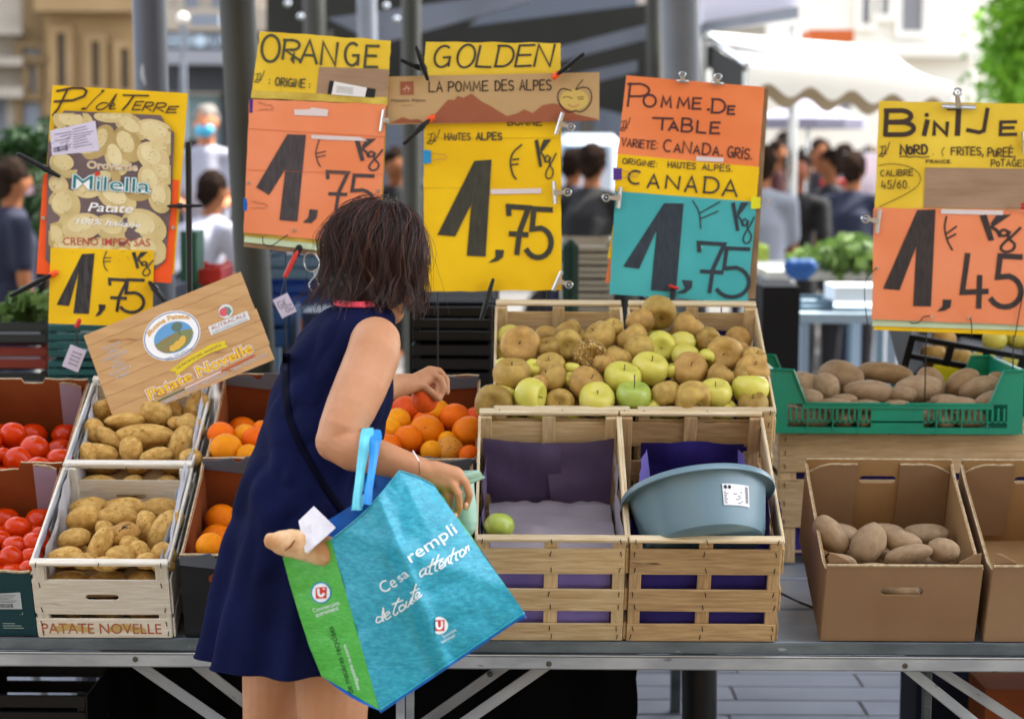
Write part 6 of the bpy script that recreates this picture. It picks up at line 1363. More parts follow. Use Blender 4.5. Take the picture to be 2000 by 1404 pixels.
# --- bintje sign
S = Sign('yellow and orange BINTJE 1,45 price sign at the right edge', 1660, 160, 2.809, 5.66, (500, 1340), 6)
S.sheet('backing_board', [(165, 150), (1030, 150), (1028, 1395), (128, 1360)], -.004, m_ysheet); S.sheet('mint_sheet', [(160, 400), (1024, 400), (1024, 1365), (122, 1338)], -.001, m_mint)
S.sheet('title_sheet', [(160, 106), (1022, 122), (1018, 705), (136, 694)], .002, m_ysheet2, rag=3); S.sheet('kraft_patch', [(414, 470), (1018, 478), (1015, 700), (404, 690)], .0042, m_kraft); S.sheet('price_sheet', [(130, 692), (1018, 702), (1006, 1335), (120, 1302)], .0062, m_osheet2, rag=4)
pr = S.pr(.003); pr.glyph('B', 195, 155, 355, 290, 26); pr.stroke([(425, 215), (408, 290)], 26); pr.ell(422, 182, 12, 12); pr.glyph('N', 462, 225, 535, 290, 20); pr.stroke([(597, 150), (590, 288)], 30); pr.stroke([(535, 152), (600, 152)], 12); pr.stroke([(755, 150), (735, 268), (710, 278), (645, 265)], 22); pr.glyph('E', 825, 220, 912, 290, 18)
pr.glyph('II', 165, 350, 218, 410, 4.5); pr.run('N', 272, 398, 318, 398, 52, 12); pr.run('oRD', 316, 397, 430, 395, 50, 11); pr.stroke(spline([(272, 412), (300, 408), (330, 414), (360, 409), (400, 415), (436, 410)], 3), 5); pr.run('.', 448, 400, 466, 400, 30, 5)
pr.stroke(spline([(520, 360), (505, 380), (512, 408)], 3), 4); pr.run('FRiTES,', 552, 402, 735, 402, 42, 7); pr.run('PuREE,', 752, 410, 910, 412, 48, 7); pr.stroke([(872, 362), (886, 348)], 5); pr.run('FRANCE.', 415, 446, 560, 446, 17, 4.5); pr.run('PoTAGE)', 770, 464, 962, 464, 36, 6)
pr.run('CALiBRE', 165, 518, 350, 514, 33, 5.5); pr.run('45/60.', 170, 586, 328, 584, 42, 5.5); pr.stroke(spline([(158, 460), (230, 450), (330, 468), (385, 515), (372, 570), (290, 625), (162, 686)], 5), 3.5); pr.build('title_lettering', m_mark2, S.t)
pr = S.pr(.0072); price(pr, [(370, 703), (470, 700), (445, 1232), (347, 1230), (365, 900), (272, 1143), (182, 1135)], [(510, 1193), (558, 1195), (552, 1236), (520, 1255), (478, 1260), (508, 1230)], (610, 948, 752, 1235), (772, 955, 948, 1232), 30,
    [[(530, 740), (520, 800), (535, 870), (562, 922)], [(528, 835), (585, 793)], [(532, 862), (580, 835)]], (712, 728, 935, 932), first='4'); pr.build('price_lettering', M('brown black marker', '2c2628', .6, '3c3330', ns=30, st=(6, 1, 1)), S.t)
pr = S.pr(.0078); pr.poly([(500, 698), (842, 706), (840, 731), (500, 724)]); pr.build('tape', m_tape, S.t)
bulldog(S, (505, 138), (688, 146), (592, 58), 'silver bulldog clip at top centre of the bintje sign', .0095); bulldog(S, (168, 700), (150, 830), (86, 752), 'silver bulldog clip on left edge of the bintje sign', .009)
binder(S, (1000, 662, 940, 742), (846, 692), m_redclip, 'red binder clip at right side of the bintje sign'); bulldog(S, (950, 275), (955, 400), (1010, 335), 'silver bulldog clip at the right edge above kraft patch')
for pts in ([(150, 1020), (100, 1065), (82, 1120), (84, 1230), (108, 1404), (110, 1430)], [(440, 1284), (405, 1290), (380, 1318), (345, 1325), (330, 1318)], [(660, 1292), (668, 1345), (665, 1400)], [(952, 1150), (930, 1260), (905, 1400)]): MB().tube([S.f(x, y, .012) for x, y in spline(pts, 4)], .0013, 6).build('cord', m_black, S.t, smooth=True)
for x, y in ((150, 1020), (450, 1291), (652, 1291)): MB().tube([S.f(x, y, .0065), S.f(x, y, .009)], .004, 10).build('eyelet', m_silver, S.t)
S.pole(420, 1350); S.pole(900, 1350)
# --- tilted patate novelle panel: local pixel frame u along the long side
PY = 5.33
E0, E1, E2, E3 = Vector((163, 655)), Vector((470, 530)), Vector((537, 702)), Vector((226, 830))
m_panel = M('printed wood panel', 'c79f6e', .55, 'b58c5b', ns=7, lo=.3, hi=.7, st=(1, 8, 8), spots=(7, .68, '94683c'), bump=.1)
def pf(u, v, h):   # u 0..300 along, v 0..175 down
    p = E0.lerp(E1, u / 300).lerp(E3.lerp(E2, u / 300), v / 175); return at(p.x, p.y, PY - h + (p.y - 700) * -.0003)
t = thing('display_board', 'tilted wood board reading Patate Novelle above the potato crate', 'panel', pf(0, 175, 0))
rows = [0, 21, 46, 74, 97, 121, 146, 175]
for i, (a, b) in enumerate(zip(rows, rows[1:])):
    e1 = random.uniform(-1.5, 1.5); mb = MB(); mb.prism([pf(0, a + .5, 0), pf(300 + e1, a + .5, 0), pf(300 + e1, b - .5, 0), pf(0, b - .5, 0)], (0, .006, 0)); mb.build('plank', m_panel, t)
MB().prism([pf(1, 1, -.0015), pf(299, 1, -.0015), pf(299, 174, -.0015), pf(1, 174, -.0015)], (0, .003, 0)).build('backing', m_wood2, t)
class T_: pass
Sx = T_(); Sx.t = t; Sx.pr = lambda h: Print(lambda x, y, d: pf(x, y, h + d), .0004)
pr = Sx.pr(0); pr.ell(146, 62, 52, 44, 0, 36); pr.build('oval_badge', m_whp, t)
pr = Sx.pr(.0004); pr.ell(146, 62, 50.5, 42.5, 0, 36); pr.build('oval_rim', M('blue ring print', '6a7fa6', .5), t); pr = Sx.pr(.0007); pr.ell(146, 62, 48.5, 40.5, 0, 36); pr.build('oval_inner', m_whp, t)
pr = Sx.pr(.001); pr.ell(148, 66, 36, 28, 0, 32); pr.build('sky_print', M('sky print', '5f9ccf', .5), t)
pr = Sx.pr(.0013); pr.poly([(112, 66), (130, 62), (160, 58), (183, 64), (184, 72), (170, 87), (148, 93), (125, 88), (114, 76)]); pr.build('field_print', M('field print', '6f8a5c', .5, '8c7a50', ns=40), t)
pr = Sx.pr(.0016); pr.ell(150, 82, 9, 7, -30); pr.ell(160, 78, 10, 6, -50); pr.ell(141, 84, 7, 6, 0); pr.build('printed_potato', M('yellow potato print', 'd8b04a', .5), t)
pr = Sx.pr(.0016); pr.ell(160, 50, 10, 8); pr.stroke([(160, 56), (161, 66)], 3); pr.build('tree_print', M('grey green print', '5c7568', .5), t)
outlined(Sx, 'Buone Patate', 108, 48, 186, 46, 9, 0, (m_tan,), (.03,), .0019, arc=13)
outlined(Sx, 'DEL SALENTO', 122, 101, 172, 101, 5, 0, (M('blue small print', '7c8fb0', .5),), (.0,), .0019)
pr = Sx.pr(.001); pr.poly([(120, 120), (160, 109), (205, 104), (232, 107), (228, 114), (233, 121), (200, 118), (165, 123), (127, 134), (131, 127)]); pr.build('ribbon_print', M('yellow ribbon print', 'd8c02a', .5), t)
outlined(Sx, 'LE PATATE DEL SALENTO', 135, 123, 222, 114, 4, 0, (M('small dark print', '4a4a38', .5),), (.0,), .0015, arc=2)
m_yelp = M('yellow letter print', 'e8c03a', .5); m_org = M('orange outline print', 'b8762a', .5)
outlined(Sx, 'Patate Novelle', 72, 156, 270, 146, 19, 0, (m_whp, m_org, m_yelp), (.09, .05, .012), .001)
pr = Sx.pr(.001); pr.poly([(72, 163), (135, 160), (135, 163), (72, 166)]); pr.build('green_line', M('green line print', '3f6a58', .5), t); pr = Sx.pr(.001); pr.poly([(205, 156), (270, 152), (270, 155), (205, 159)]); pr.build('red_line', M('red line print', 'b8483c', .5), t); pr = Sx.pr(.0009); pr.poly([(135, 160), (205, 156), (205, 159), (135, 163)]); pr.build('white_line', M('pink white line', 'd8c4cc', .5), t)
m_gp = M('pale grey print', 'b9bcc4', .6)
outlined(Sx, 'POMMES DE TERRE - NOUVELLES - NEW POTATOES', 84, 174, 290, 163, 6.5, 0, (m_gp,), (.004,), .001)
for i, s_ in enumerate(('RACCOLTE', 'A MANO', 'HANDVERLESEN', 'HAND', 'PICKED', 'RECOLTEES A', 'LA MAIN')): outlined(Sx, s_, 40 - len(s_) * 1.9, 40 + i * 9.6, 40 + len(s_) * 1.9, 40 + i * 9.6, 5.5, 0, (m_gp,), (.006,), .001)
pr = Sx.pr(.001); pr.poly([(211, 72), (285, 72), (285, 89), (211, 89)]); pr.ell(250, 58, 13, 13); pr.build('label_plate', M('pale label print', 'd8dcdc', .5), t)
pr = Sx.pr(.0014); pr.ell(247, 58, 9, 8); pr.build('emblem_red', M('rose print', 'cf5a64', .5), t); pr = Sx.pr(.0016); pr.poly([(250, 48), (259, 54), (260, 62), (252, 68), (250, 62), (254, 58)]); pr.build('emblem_green', M('grey green emblem', '5f8a80', .5), t)
outlined(Sx, 'AUTRACALE', 215, 81, 281, 81, 7, 0, (M('rose grey print', 'a86a72', .5),), (.004,), .0014); outlined(Sx, 'SOCIETA COOPERATIVA AGRICOLA', 215, 87.5, 281, 87.5, 3.5, 0, (M('blue grey print', '5f7a90', .5),), (.0,), .0014)
# red stencil on the lower potato crate
def crfn(m, yy): return lambda x, y, h: m @ Vector((x, yy - h, y))
pr = Print(crfn(mP1, -.0072), .0004); mS = M('faded red stencil', 'a8553c', .85, 'b87858', ns=30)
fpr = Print(lambda x, y, h: mP1 @ Vector(((x - 150) * .001, -.0074 - h, -(y) * .001)), .0003); fpr.font('PATATE NOVELLE', 12, -12, 272, -12, 27, off=.006); fpr.build('lettering', mS, cP1)
pr = Print(lambda x, y, h: mP1 @ Vector((x * .001, -.0074 - h, -y * .001)), .0001)
for x in (-90, 30): pr.ell(x, -27, 26, 9, -15); pr.ell(x + 36, -24, 24, 8, 10)
pr.build('faded_potato_print', M('faded yellow stencil', 'c4ae6c', .85), cP1)
pr = Print(lambda x, y, h: mP2 @ Vector((x * .001, -.0074 - h, -y * .001)), .0001)
# labels on the tomato box front
fr_ = Print(lambda x, y, h: mT1 @ Vector((x * .001, -.0026 - h, -y * .001)), .0004); fr_.poly([(52, -112), (106, -116), (106, -72), (52, -72)]); fr_.build('sticker', M('white box sticker', 'b9c4cc', .5), cT1)
fr_ = Print(lambda x, y, h: mT1 @ Vector((x * .001, -.0033 - h, -y * .001)), .0004)
for i in range(6): fr_.stroke([(56, -108 + i * 3.6), (56 + random.uniform(20, 46), -109 + i * 3.6)], .8)
for i in range(12): fr_.stroke([(60 + i * 2.4, -86), (60 + i * 2.4, -76)], random.choice((.6, 1, 1.5)))
fr_.build('sticker_print', m_ink, cT1)
fr_ = Print(lambda x, y, h: mT1 @ Vector((x * .001, -.0026 - h, -y * .001)), .0004)
for i, L_ in enumerate((26, 40, 44)): fr_.stroke([(60, -34 + i * 6), (60 + L_, -34 + i * 6)], 1.8)
fr_.stroke([(100, -58), (106, -58), (106, -64)], 1); fr_.build('box_print', M('pale teal print', '9fb8b4', .6), cT1)
# ------------------------------------------------ the shopper
m_skin = M('skin', 'b98a6a', .5, 'a8734f', ns=11, lo=.3, hi=.75, bump=.5, bs=45, sss=.04, spec=.22, spots=(35, .74, '9c6648'))
m_dress = M('navy dress fabric', '0d1338', .9, '080d2a', ns=5, bump=.9, bs=16, spec=.08)
m_coral = M('coral knit', 'e0485c', .8, bump=.2, bs=90); m_hair1 = M('dark brown hair', '1f100b', .42, spec=.5); m_hair2 = M('reddish brown hair', '3d1b11', .42, spec=.5); m_hair3 = M('warm brown hair', '66361f', .4, spec=.5)
m_strapn = M('black navy strap', '07081a', .9, spec=.05); m_shoe = M('dark leather shoe', '1a1614', .5); m_lens = M('dark sunglass lens', '0a0a0c', .1, spec=.8)
ft = at(600, 1300, 4.32); W_ = thing('person', 'dark haired woman in navy sleeveless dress reaching for oranges with bag', 'person', (ft.x, 4.32, 0))
b = MB()
fw = Vector((.72, .69, 0)).normalized()
# legs
def leg(hx, hy, Yh, x2, Y2, r1, r2):
    h = at(hx, hy, Yh); k = at(x2, 1404, Y2); kn = Vector((k.x + .012, Y2 + .012, .46)); ank = Vector((k.x - .005, Y2 - .0, .085)); calf = kn.lerp(ank, .35) - fw * .02
    b.tube([h, at((hx + x2) / 2, 1270, (Yh + Y2) / 2), k, kn, calf, kn.lerp(ank, .75), ank], [r1 * 1.15, r1, r2, r2 * .84, r2 * .86, r2 * .58, .036], 20, rnd=True)
    b.blob(ank - Vector((0, 0, .03)) - fw * .01, (.035, .035, .04)); b.tube([ank - Vector((0, 0, .03)), ank + fw * .09 - Vector((0, 0, .055)), ank + fw * .16 - Vector((0, 0, .065))], [.036, .036, .022], 12, rnd=True)
    s = MB(); s.tube([ank - fw * .04 - Vector((0, 0, .062)), ank + fw * .07 - Vector((0, 0, .062)), ank + fw * .17 - Vector((0, 0, .066))], [.038, .043, .030], 14, rnd=True, flat=(fw.y, -fw.x, 0)); s.tube([ank - fw * .04 - Vector((0, 0, .045)), ank + fw * .08 - Vector((0, 0, .048)), ank + fw * .175 - Vector((0, 0, .06))], [.040, .042, .028], 12, rnd=True)
    return s
s1 = leg(650, 1120, 4.26, 650, 4.24, .080, .068); s2 = leg(555, 1120, 4.40, 532, 4.40, .074, .060)
# trunk inside the dress, neck, shoulders
pel = at(585, 1080, 4.34); ches = at(662, 740, 4.44); nb = at(706, 632, 4.49)
b.tube([pel, pel.lerp(ches, .5), ches, at(690, 668, 4.47)], [.105, .085, .088, .06], 20, rnd=True); b.tube([at(700, 648, 4.49), at(718, 598, 4.505), at(738, 545, 4.53)], [.045, .045, .05], 16, rnd=True)
# near (right) arm, elbow crooked through the bag handles
b.tube([at(700, 668, 4.46), at(733, 672, 4.345)], [.05, .050], 16, rnd=True); b.tube([at(690, 672, 4.46), at(672, 680, 4.59)], [.045, .045], 16, rnd=True)
b.tube([at(733, 668, 4.33), at(727, 700, 4.285), at(702, 760, 4.23), at(684, 800, 4.20), at(664, 842, 4.175), at(654, 862, 4.17)], [.0505, .053, .0515, .049, .043, .038], 20, rnd=True)
b.tube([at(654, 862, 4.17), at(690, 882, 4.155), at(740, 893, 4.14), at(795, 910, 4.12), at(842, 926, 4.11)], [.037, .038, .034, .0275, .023], 18, rnd=True)
for dx, dy in ((0, 0), (9, -7), (-3, 8)): b.tube([at(842 + dx * .5, 926 + dy, 4.11), at(880 + dx, 936 + dy, 4.10)], [.020, .018], 12, rnd=True)
def finger(pts, r): b.tube([at(*p) for p in pts], [r * 1.05, r, r * .95, r * .85][:len(pts)], 10, rnd=True)
finger([(886, 922, 4.10), (910, 942, 4.09), (917, 966, 4.09), (910, 990, 4.10)], .0084)
finger([(880, 938, 4.09), (895, 964, 4.078), (897, 990, 4.08), (888, 1012, 4.09)], .0084)
finger([(866, 946, 4.10), (877, 972, 4.092), (877, 994, 4.098), (868, 1008, 4.105)], .0080)
finger([(852, 948, 4.115), (859, 968, 4.11), (858, 986, 4.118)], .0072)
finger([(866, 930, 4.13), (888, 945, 4.15), (904, 955, 4.155), (912, 960, 4.15)], .0095)
# far (left) arm reaching over the oranges
b.tube([at(672, 690, 4.59), at(705, 765, 4.69), at(742, 760, 4.80), at(780, 752, 4.88), at(812, 748, 4.935)], [.052, .043, .032, .026, .0215], 18, rnd=True)
hw = [(812, 748, 4.935), (836, 735, 4.955)]
for dy, dz in ((-5, 0), (4, -.012), (10, .008)): b.tube([at(812, 748 + dy * .7, 4.935 + dz), at(841, 733 + dy, 4.965 + dz)], [.0185, .0165], 12, rnd=True)
finger([(838, 722, 4.96), (858, 724, 4.965), (872, 742, 4.965), (873, 766, 4.955)], .0088)
finger([(842, 730, 4.945), (862, 740, 4.94), (868, 758, 4.93), (858, 778, 4.925)], .0090)
finger([(840, 738, 4.955), (856, 752, 4.94), (852, 772, 4.925), (842, 784, 4.925)], .0080)
finger([(822, 752, 4.93), (840, 764, 4.91), (856, 778, 4.91)], .0095)
finger([(836, 742, 4.98), (848, 756, 4.99), (846, 772, 4.985)], .0078)
# head
Hc = at(741, 510, 4.535); hf = (fw * .93 + Vector((.12, 0, -.32))).normalized(); hs = hf.cross(Vector((0, 0, 1))).normalized(); hu = hs.cross(hf).normalized()
HQ = Matrix((hs, hf, hu)).transposed()
L = lambda x, y, z: Hc + HQ @ Vector((x, y, z))
b.blob(L(0, -.005, .01), (.072, .092, .098), HQ, 24); b.tube([L(0, .03, -.05), L(0, .062, -.092)], [.052, .026], 14, rnd=True); b.tube([L(0, .088, .0), L(0, .108, -.028)], [.008, .012], 8, rnd=True)
for s in (-1, 1): b.blob(L(s * .074, .0, -.015), (.010, .018, .03), HQ); b.blob(L(s * .035, .06, -.03), (.028, .028, .025), HQ)
b.blob(L(0, .086, -.058), (.024, .012, .010), HQ)
body = remesh(b, 'body', m_skin, W_, .0032, 4)
for s_, n_ in ((s1, 0), (s2, 1)): s_.build('shoe', m_shoe, W_, smooth='all')
e = MB()
for s in (-1, 1): e.blob(L(s * .031, .078, .004), (.013, .010, .009), HQ)
e.build('eyes', m_white, W_, smooth='all'); e = MB()
for s in (-1, 1): e.blob(L(s * .031, .087, .003), (.006, .004, .006), HQ)
e.build('irises', m_hair1, W_, smooth='all'); MB().blob(L(0, .097, -.060), (.022, .004, .006), HQ).build('lips', M('lips', 'b05a52', .5), W_, smooth='all')
# dress loft
RG = [(597, 655, 742, 4.500, .080), (602, 640, 758, 4.495, .095), (612, 624, 768, 4.488, .118), (628, 606, 772, 4.48, .138), (655, 584, 768, 4.465, .148), (700, 556, 764, 4.45, .155), (750, 536, 768, 4.43, .152), (800, 520, 764, 4.41, .146), (850, 503, 752, 4.39, .143), (900, 486, 740, 4.37, .145),
      (950, 471, 732, 4.355, .152), (1000, 457, 730, 4.345, .162), (1100, 431, 732, 4.335, .182), (1200, 410, 738, 4.325, .192), (1277, 395, 744, 4.32, .198)]
def ringat(t):
    i = min(int(t * (len(RG) - 1)), len(RG) - 2); f_ = t * (len(RG) - 1) - i; P = [RG[max(i - 1, 0)], RG[i], RG[i + 1], RG[min(i + 2, len(RG) - 1)]]
    return [.5 * ((2 * p1) + (c - a) * f_ + (2 * a - 5 * p1 + 4 * c - d) * f_ ** 2 + (3 * p1 - a - 3 * c + d) * f_ ** 3) for a, p1, c, d in zip(*P)]
def dress(u, v, off=0):
    y, xl, xr, Yc, ry = ringat(v); a = -2 * PI * u; A_ = at(xl, y, Yc); B_2 = at(xr, y, Yc); c = (A_ + B_2) / 2; rx = (B_2.x - A_.x) / 2
    low = max(0, (y - 850) / 430); mid = math.exp(-((y - 880) / 130) ** 2)
    d = low ** 1.1 * (.014 * math.sin(a * 7 + y * .004 + .6 * math.sin(a * 3)) + .008 * math.sin(a * 13 + 1 + y * .006)) + .006 * noise.noise(Vector((math.cos(a) * 2.2, math.sin(a) * 2.2, y / 90)))
    diag = (math.cos(a) * 1.2 - y / 95); d += .008 * (1 - low * .6) * (abs(noise.noise(Vector((math.cos(a) * 2 + y / 140, math.sin(a) * 1.5, diag)))) * 2 - .6) + mid * .010 * math.sin(diag * 5 + math.sin(a * 3)) * max(0, -math.sin(a))
    n = Vector((math.cos(a), math.sin(a), 0)); sq = 1
    return c + Vector((math.cos(a) * rx, math.sin(a) * ry, 0)) + n * (d + off)
db = MB(); db.grid(dress, 150, 130)
db.grid(lambda u, v: dress(u, 1 - v * .10, -.004), 150, 8); dr = db.build('dress', m_dress, W_, smooth='all')
hem = MB(); hem.tube([dress(i / 150, 1) for i in range(151)], .0022, 6, cap=False); hem.build('hem_binding', m_dress, W_, smooth='all'); hem = MB(); hem.tube([dress(i / 150, 0) for i in range(151)], .0028, 6, cap=False); hem.build('neck_binding', m_dress, W_, smooth='all')
sm = MB(); pts = [dress(.665, .66 + .34 * i / 30, .0008) for i in range(31)]; sm.tube(pts, .0012, 5); sm.build('seam', m_strapn, W_)
cb = MB()
for k, (rr, dz, ru) in enumerate(((.0055, .005, 0), (.0045, .0095, .3))):
    cb.tube([Vector((p.x * 1, p.y, p.z)) + Vector((0, 0, dz)) + (Vector((nb.x, nb.y, p.z)) - p) * (.04 + .05 * k) for p in [dress(i / 60, 0) for i in range(61)]], rr, 8, cap=False)
cb.build('coral_top', m_coral, W_, smooth='all')
nl = MB()
for q0, q1 in (((910, 985, 4.088), (909, 991, 4.091)), ((889, 1005, 4.079), (887, 1012, 4.081)), ((869, 1001, 4.095), (867, 1008, 4.096))): nl.tube([at(*q0), at(*q1)], [.0045, .004], 8, rnd=True)
nl.build('fingernails', M('fingernail', 'd8a890', .3), W_, smooth='all', kind='stuff')
# armhole binding and cross body strap laid on the dress by sight line
tree_d = BVHTree.FromPolygons([v for v in db.v], db.f)
def hitd(px, py, h):
    d = ray(px, py).normalized(); q = tree_d.ray_cast(O, d)
    return (q[0] if q[0] else at(px, py, 4.3)) - d * h
st_ = MB(); P = spline([(560, 690), (557, 740), (562, 800), (578, 850), (604, 900), (632, 945), (660, 985), (700, 1040)], 6)
vs = []
for i, p in enumerate(P):
    q = P[min(i + 1, len(P) - 1)] - P[max(i - 1, 0)]; n_ = Vector((-q.y, q.x)).normalized() * 7
    for s in (-1, -.5, .5, 1): vs.append(hitd(p.x + n_.x * s, p.y + n_.y * s, .002 + (.003 if abs(s) < .9 else 0)))
st_.add(vs, [(4 * i + k, 4 * i + k + 1, 4 * i + k + 5, 4 * i + k + 4) for i in range(len(P) - 1) for k in range(3)]); st_.build('shoulder_strap', m_strapn, W_, smooth='all')
ab = MB(); ab.tube([hitd(x, y, .002) for x, y in spline([(742, 614), (722, 624), (704, 646), (690, 668), (678, 695), (664, 728)], 5)], .0022, 6); ab.build('armhole_binding', m_dress, W_, smooth='all')
# hair
hb = MB(); hb.blob(L(0, -.014, .012), (.084, .098, .094), HQ, 24); hb.blob(L(0, -.045, -.055), (.070, .055, .06), HQ, 20); hb.blob(L(-.03, -.02, -.05), (.055, .06, .055), HQ, 16); hb.blob(L(.04, -.01, -.05), (.05, .06, .055), HQ, 16); hb.build('hair_base', m_hair1, W_, smooth='all')
rn = random.Random(12)
def guide(phi, k, wob):
    # phi = 0 is the face side; hair falls over a helmet shape and breaks outwards at the tips
    d = HQ @ Vector((math.sin(phi), math.cos(phi), 0)); face = max(0, math.cos(phi)); back = max(0, -math.cos(phi)); a = .094 * (1 + .08 * back + .03 * wob) * k; bb = .102 * k; out = []
    drop = (.095 + .028 * back - .020 * face) * (1 + .12 * wob); dn = Vector((0, 0, -1)) * .8 - hu * .2
    th0 = rn.uniform(.05, .9)
    for i in range(7):
        th = th0 + (1.52 - th0) * i / 6; out.append(Hc + HQ @ Vector((0, -.012, .006)) + d * math.sin(th) * a + hu * math.cos(th) * bb)
    e0 = out[-1]
    for i in range(1, 6): t = i / 5; out.append(e0 + dn * drop * t + d * (-.018 * t * t * k + (.03 + .05 * back) * max(0, t - .5) * (wob + .2)))
    return out
tubes = [MB(), MB(), MB()]
for g_ in range(400):
    phi = rn.uniform(-PI, PI); k = rn.uniform(.90, 1.06) if rn.random() < .7 else rn.uniform(1.03, 1.15); gd_ = guide(phi, k, rn.uniform(-1, 1.6)); sw = rn.uniform(-.03, .03); sway = HQ @ Vector((math.cos(phi), -math.sin(phi), 0)); ph = rn.uniform(0, 6)
    for s in range(13):
        o = Vector((rn.gauss(0, 1), rn.gauss(0, 1), rn.gauss(0, 1))) * .0060; P = []; n_ = len(gd_); cut = n_ - rn.randrange(0, 5) if rn.random() < .5 else n_
        for i, p in enumerate(gd_[:cut]):
            t = i / (n_ - 1); P.append(p + o * (1.15 - .95 * t) + sway * (sw * t * t * 1.3 + .011 * t * math.sin(ph + t * 11)) + Vector((noise.noise(p * 17 + Vector((g_ // 3, 0, 0))), noise.noise(p * 17 + Vector((5, 5, g_ // 3))), noise.noise(p * 17 + Vector((0, g_ // 3, 0))))) * .030 * t + o * .3 * math.sin(t * 7 + s))
        m_i = rn.choices((0, 1, 2), (5, 3, 1.6))[0]; P = spline(P, 2); r0 = rn.uniform(.00038, .00066); tubes[m_i].tube(P, [r0 * (1.0 - .65 * i / len(P)) for i in range(len(P))], 3, cap=False)
for s in range(40):   # loose flyaway hairs
    phi = rn.uniform(-PI, PI); gd_ = guide(phi, rn.uniform(1.06, 1.16), rn.uniform(0, 1.5)); gd_ = gd_[rn.randrange(0, 5):]; w0 = Vector((rn.gauss(0, .006), rn.gauss(0, .006), rn.gauss(0, .004)))
    P = spline([p + w0 * i * .6 for i, p in enumerate(gd_)], 2); tubes[1].tube(P, [.00035] * len(P), 3, cap=False)
for mb_, m_ in zip(tubes, (m_hair1, m_hair2, m_hair3)): mb_.build('hair', m_, W_, smooth='all', kind='stuff')
wb = MB(); wb.tube([at(806, 880 + 0, 4.088), at(818, 900, 4.084), at(820, 925, 4.09)], .0011, 6); wb.build('bracelet', m_silver, W_)
# the orange between her fingers
heldp = at(829, 781, 4.935); link('orange', V['C0'], None, Matrix.Translation(heldp) @ Matrix.Scale(27 * 4.93 / F, 4), label='reddish orange held between the fingers of her far hand', category='orange')
# ------------------------------------------------ shopping bag
def weave(n, c, c2):
    m = M(n, c, .32, c2, ns=60, lo=.40, hi=.64, bump=.4, bs=150, spec=.5, coat=.05, st=(1.5, 1, 4)); return m
m_bteal = weave('turquoise woven plastic', '0a8aa8', '2ba3bb'); m_bgreen = weave('green woven plastic', '3fa535', '52b246'); m_bblue = M('blue woven plastic', '1467c4', .4, '0f5ab2', ns=20, bump=.2, bs=100); m_hand1 = M('pale turquoise strap', '63c4d8', .5, '54b6cc', ns=30); m_hand2 = M('blue strap', '1a8edc', .45, '1480cc', ns=30)
bag = thing('shopping_bag', 'turquoise and green woven shopping bag with white slogan on her arm', 'bag', at(800, 1200, 4.06))
def poly(P, t):
    P = [Vector(p) for p in P]; n = len(P) - 1; i = min(int(t * n), n - 1); return P[i].lerp(P[i + 1], t * n - i)
def crease(x, y, s=0):
    v = Vector((x / 70, y / 70, s)); f = .0044 * (abs(noise.noise(v * .8)) * 2 - .5) + .0012 * (abs(noise.noise(v * 2.3 + Vector((3, 1, 0)))) * 2 - .5) + .0003 * noise.noise(v * 6)
    # the long vertical buckle through the middle of the panel and one from the strap
    d1 = (x - 712) * .905 - (y - 935) * .42 + 0 ; d1 = ((x - 722) - (y - 935) * .40); f += .010 * math.exp(-(d1 / 16) ** 2) - .007 * math.exp(-((d1 + 26) / 18) ** 2)
    d2 = (y - 1080) - (x - 800) * .35; f += .006 * math.exp(-(d2 / 22) ** 2); return f
TOP = [(646, 1054), (672, 1034), (697, 1014), (722, 990), (752, 955), (780, 919), (815, 930), (848, 948)]; BOT = [(741, 1386), (1024, 1196)]
def front(u, v, off=0):
    a, b_ = poly(TOP, u), poly(BOT, u); p = a.lerp(b_, v); Yd = 3.985 + .05 * (1 - v) * abs(u - .5) * 2 + .03 * v * u - .030 * math.sin(PI * u) * math.sin(PI * v); return at(p.x, p.y, Yd - crease(p.x, p.y) + off)
GL = [(552, 1088), (566, 1140), (584, 1200), (604, 1262), (628, 1320)]
def gus(u, v):
    l = poly(GL, v); r = Vector((646, 1054)).lerp(Vector((741, 1386)), v); p = l.lerp(r, u); Yr = 4.035 - .05 * v; Yl = 4.10; Y_ = Yl + (Yr - Yl) * u + .018 * math.sin(PI * u) * (1 - v * .6); return at(p.x, p.y, Y_ - (crease(p.x, p.y, 4) * .8 if 0 < u < 1 else 0))
fb = MB(); fb.grid(front, 90, 90); fo = fb.build('front_panel', m_bteal, bag, smooth='all')
gb = MB(); gb.grid(gus, 36, 80); go = gb.build('side_gusset', m_bgreen, bag, smooth='all')
BT = [(560, 1085), (640, 1016), (690, 985), (735, 922), (800, 916), (846, 940)]
bb_ = MB(); bb_.grid(lambda u, v: at(*(poly(BT, u).lerp(Vector((632, 1322)).lerp(Vector((1026, 1198)), u), v)), 4.125 - .03 * u * v + .01 * math.sin(PI * u) - crease(u * 300, v * 300, 7)), 40, 40); bb_.build('back_panel', m_bblue, bag, smooth='all')
bo = MB(); bo.grid(lambda u, v: at(*(Vector((741, 1387)).lerp(Vector((1025, 1197)), u).lerp(Vector((632, 1323)).lerp(Vector((1028, 1203)), u), v) + Vector((0, 7 * math.sin(PI * v) * 1.0))), 3.985 + .055 * u + (.12 - .06 * u) * v), 30, 10); bo.build('base_panel', m_bblue, bag, smooth='all')
sg = MB(); sg.grid(lambda u, v: front(1, v) .lerp(at(*(Vector((846, 940)).lerp(Vector((1026, 1198)), v)), 4.12 - .02 * v), u) + Vector((-.03 * math.sin(PI * u) * (1 - v), 0, 0)), 8, 30); sg.build('side_gusset', m_bgreen, bag, smooth='all')
ed = MB(); ed.tube([front(i / 60, 0, -.001) for i in range(61)], .0014, 6); ed.tube([front(i / 60, 1, -.001) for i in range(61)], .0024, 6); ed.build('hem', m_bteal, bag, smooth='all')
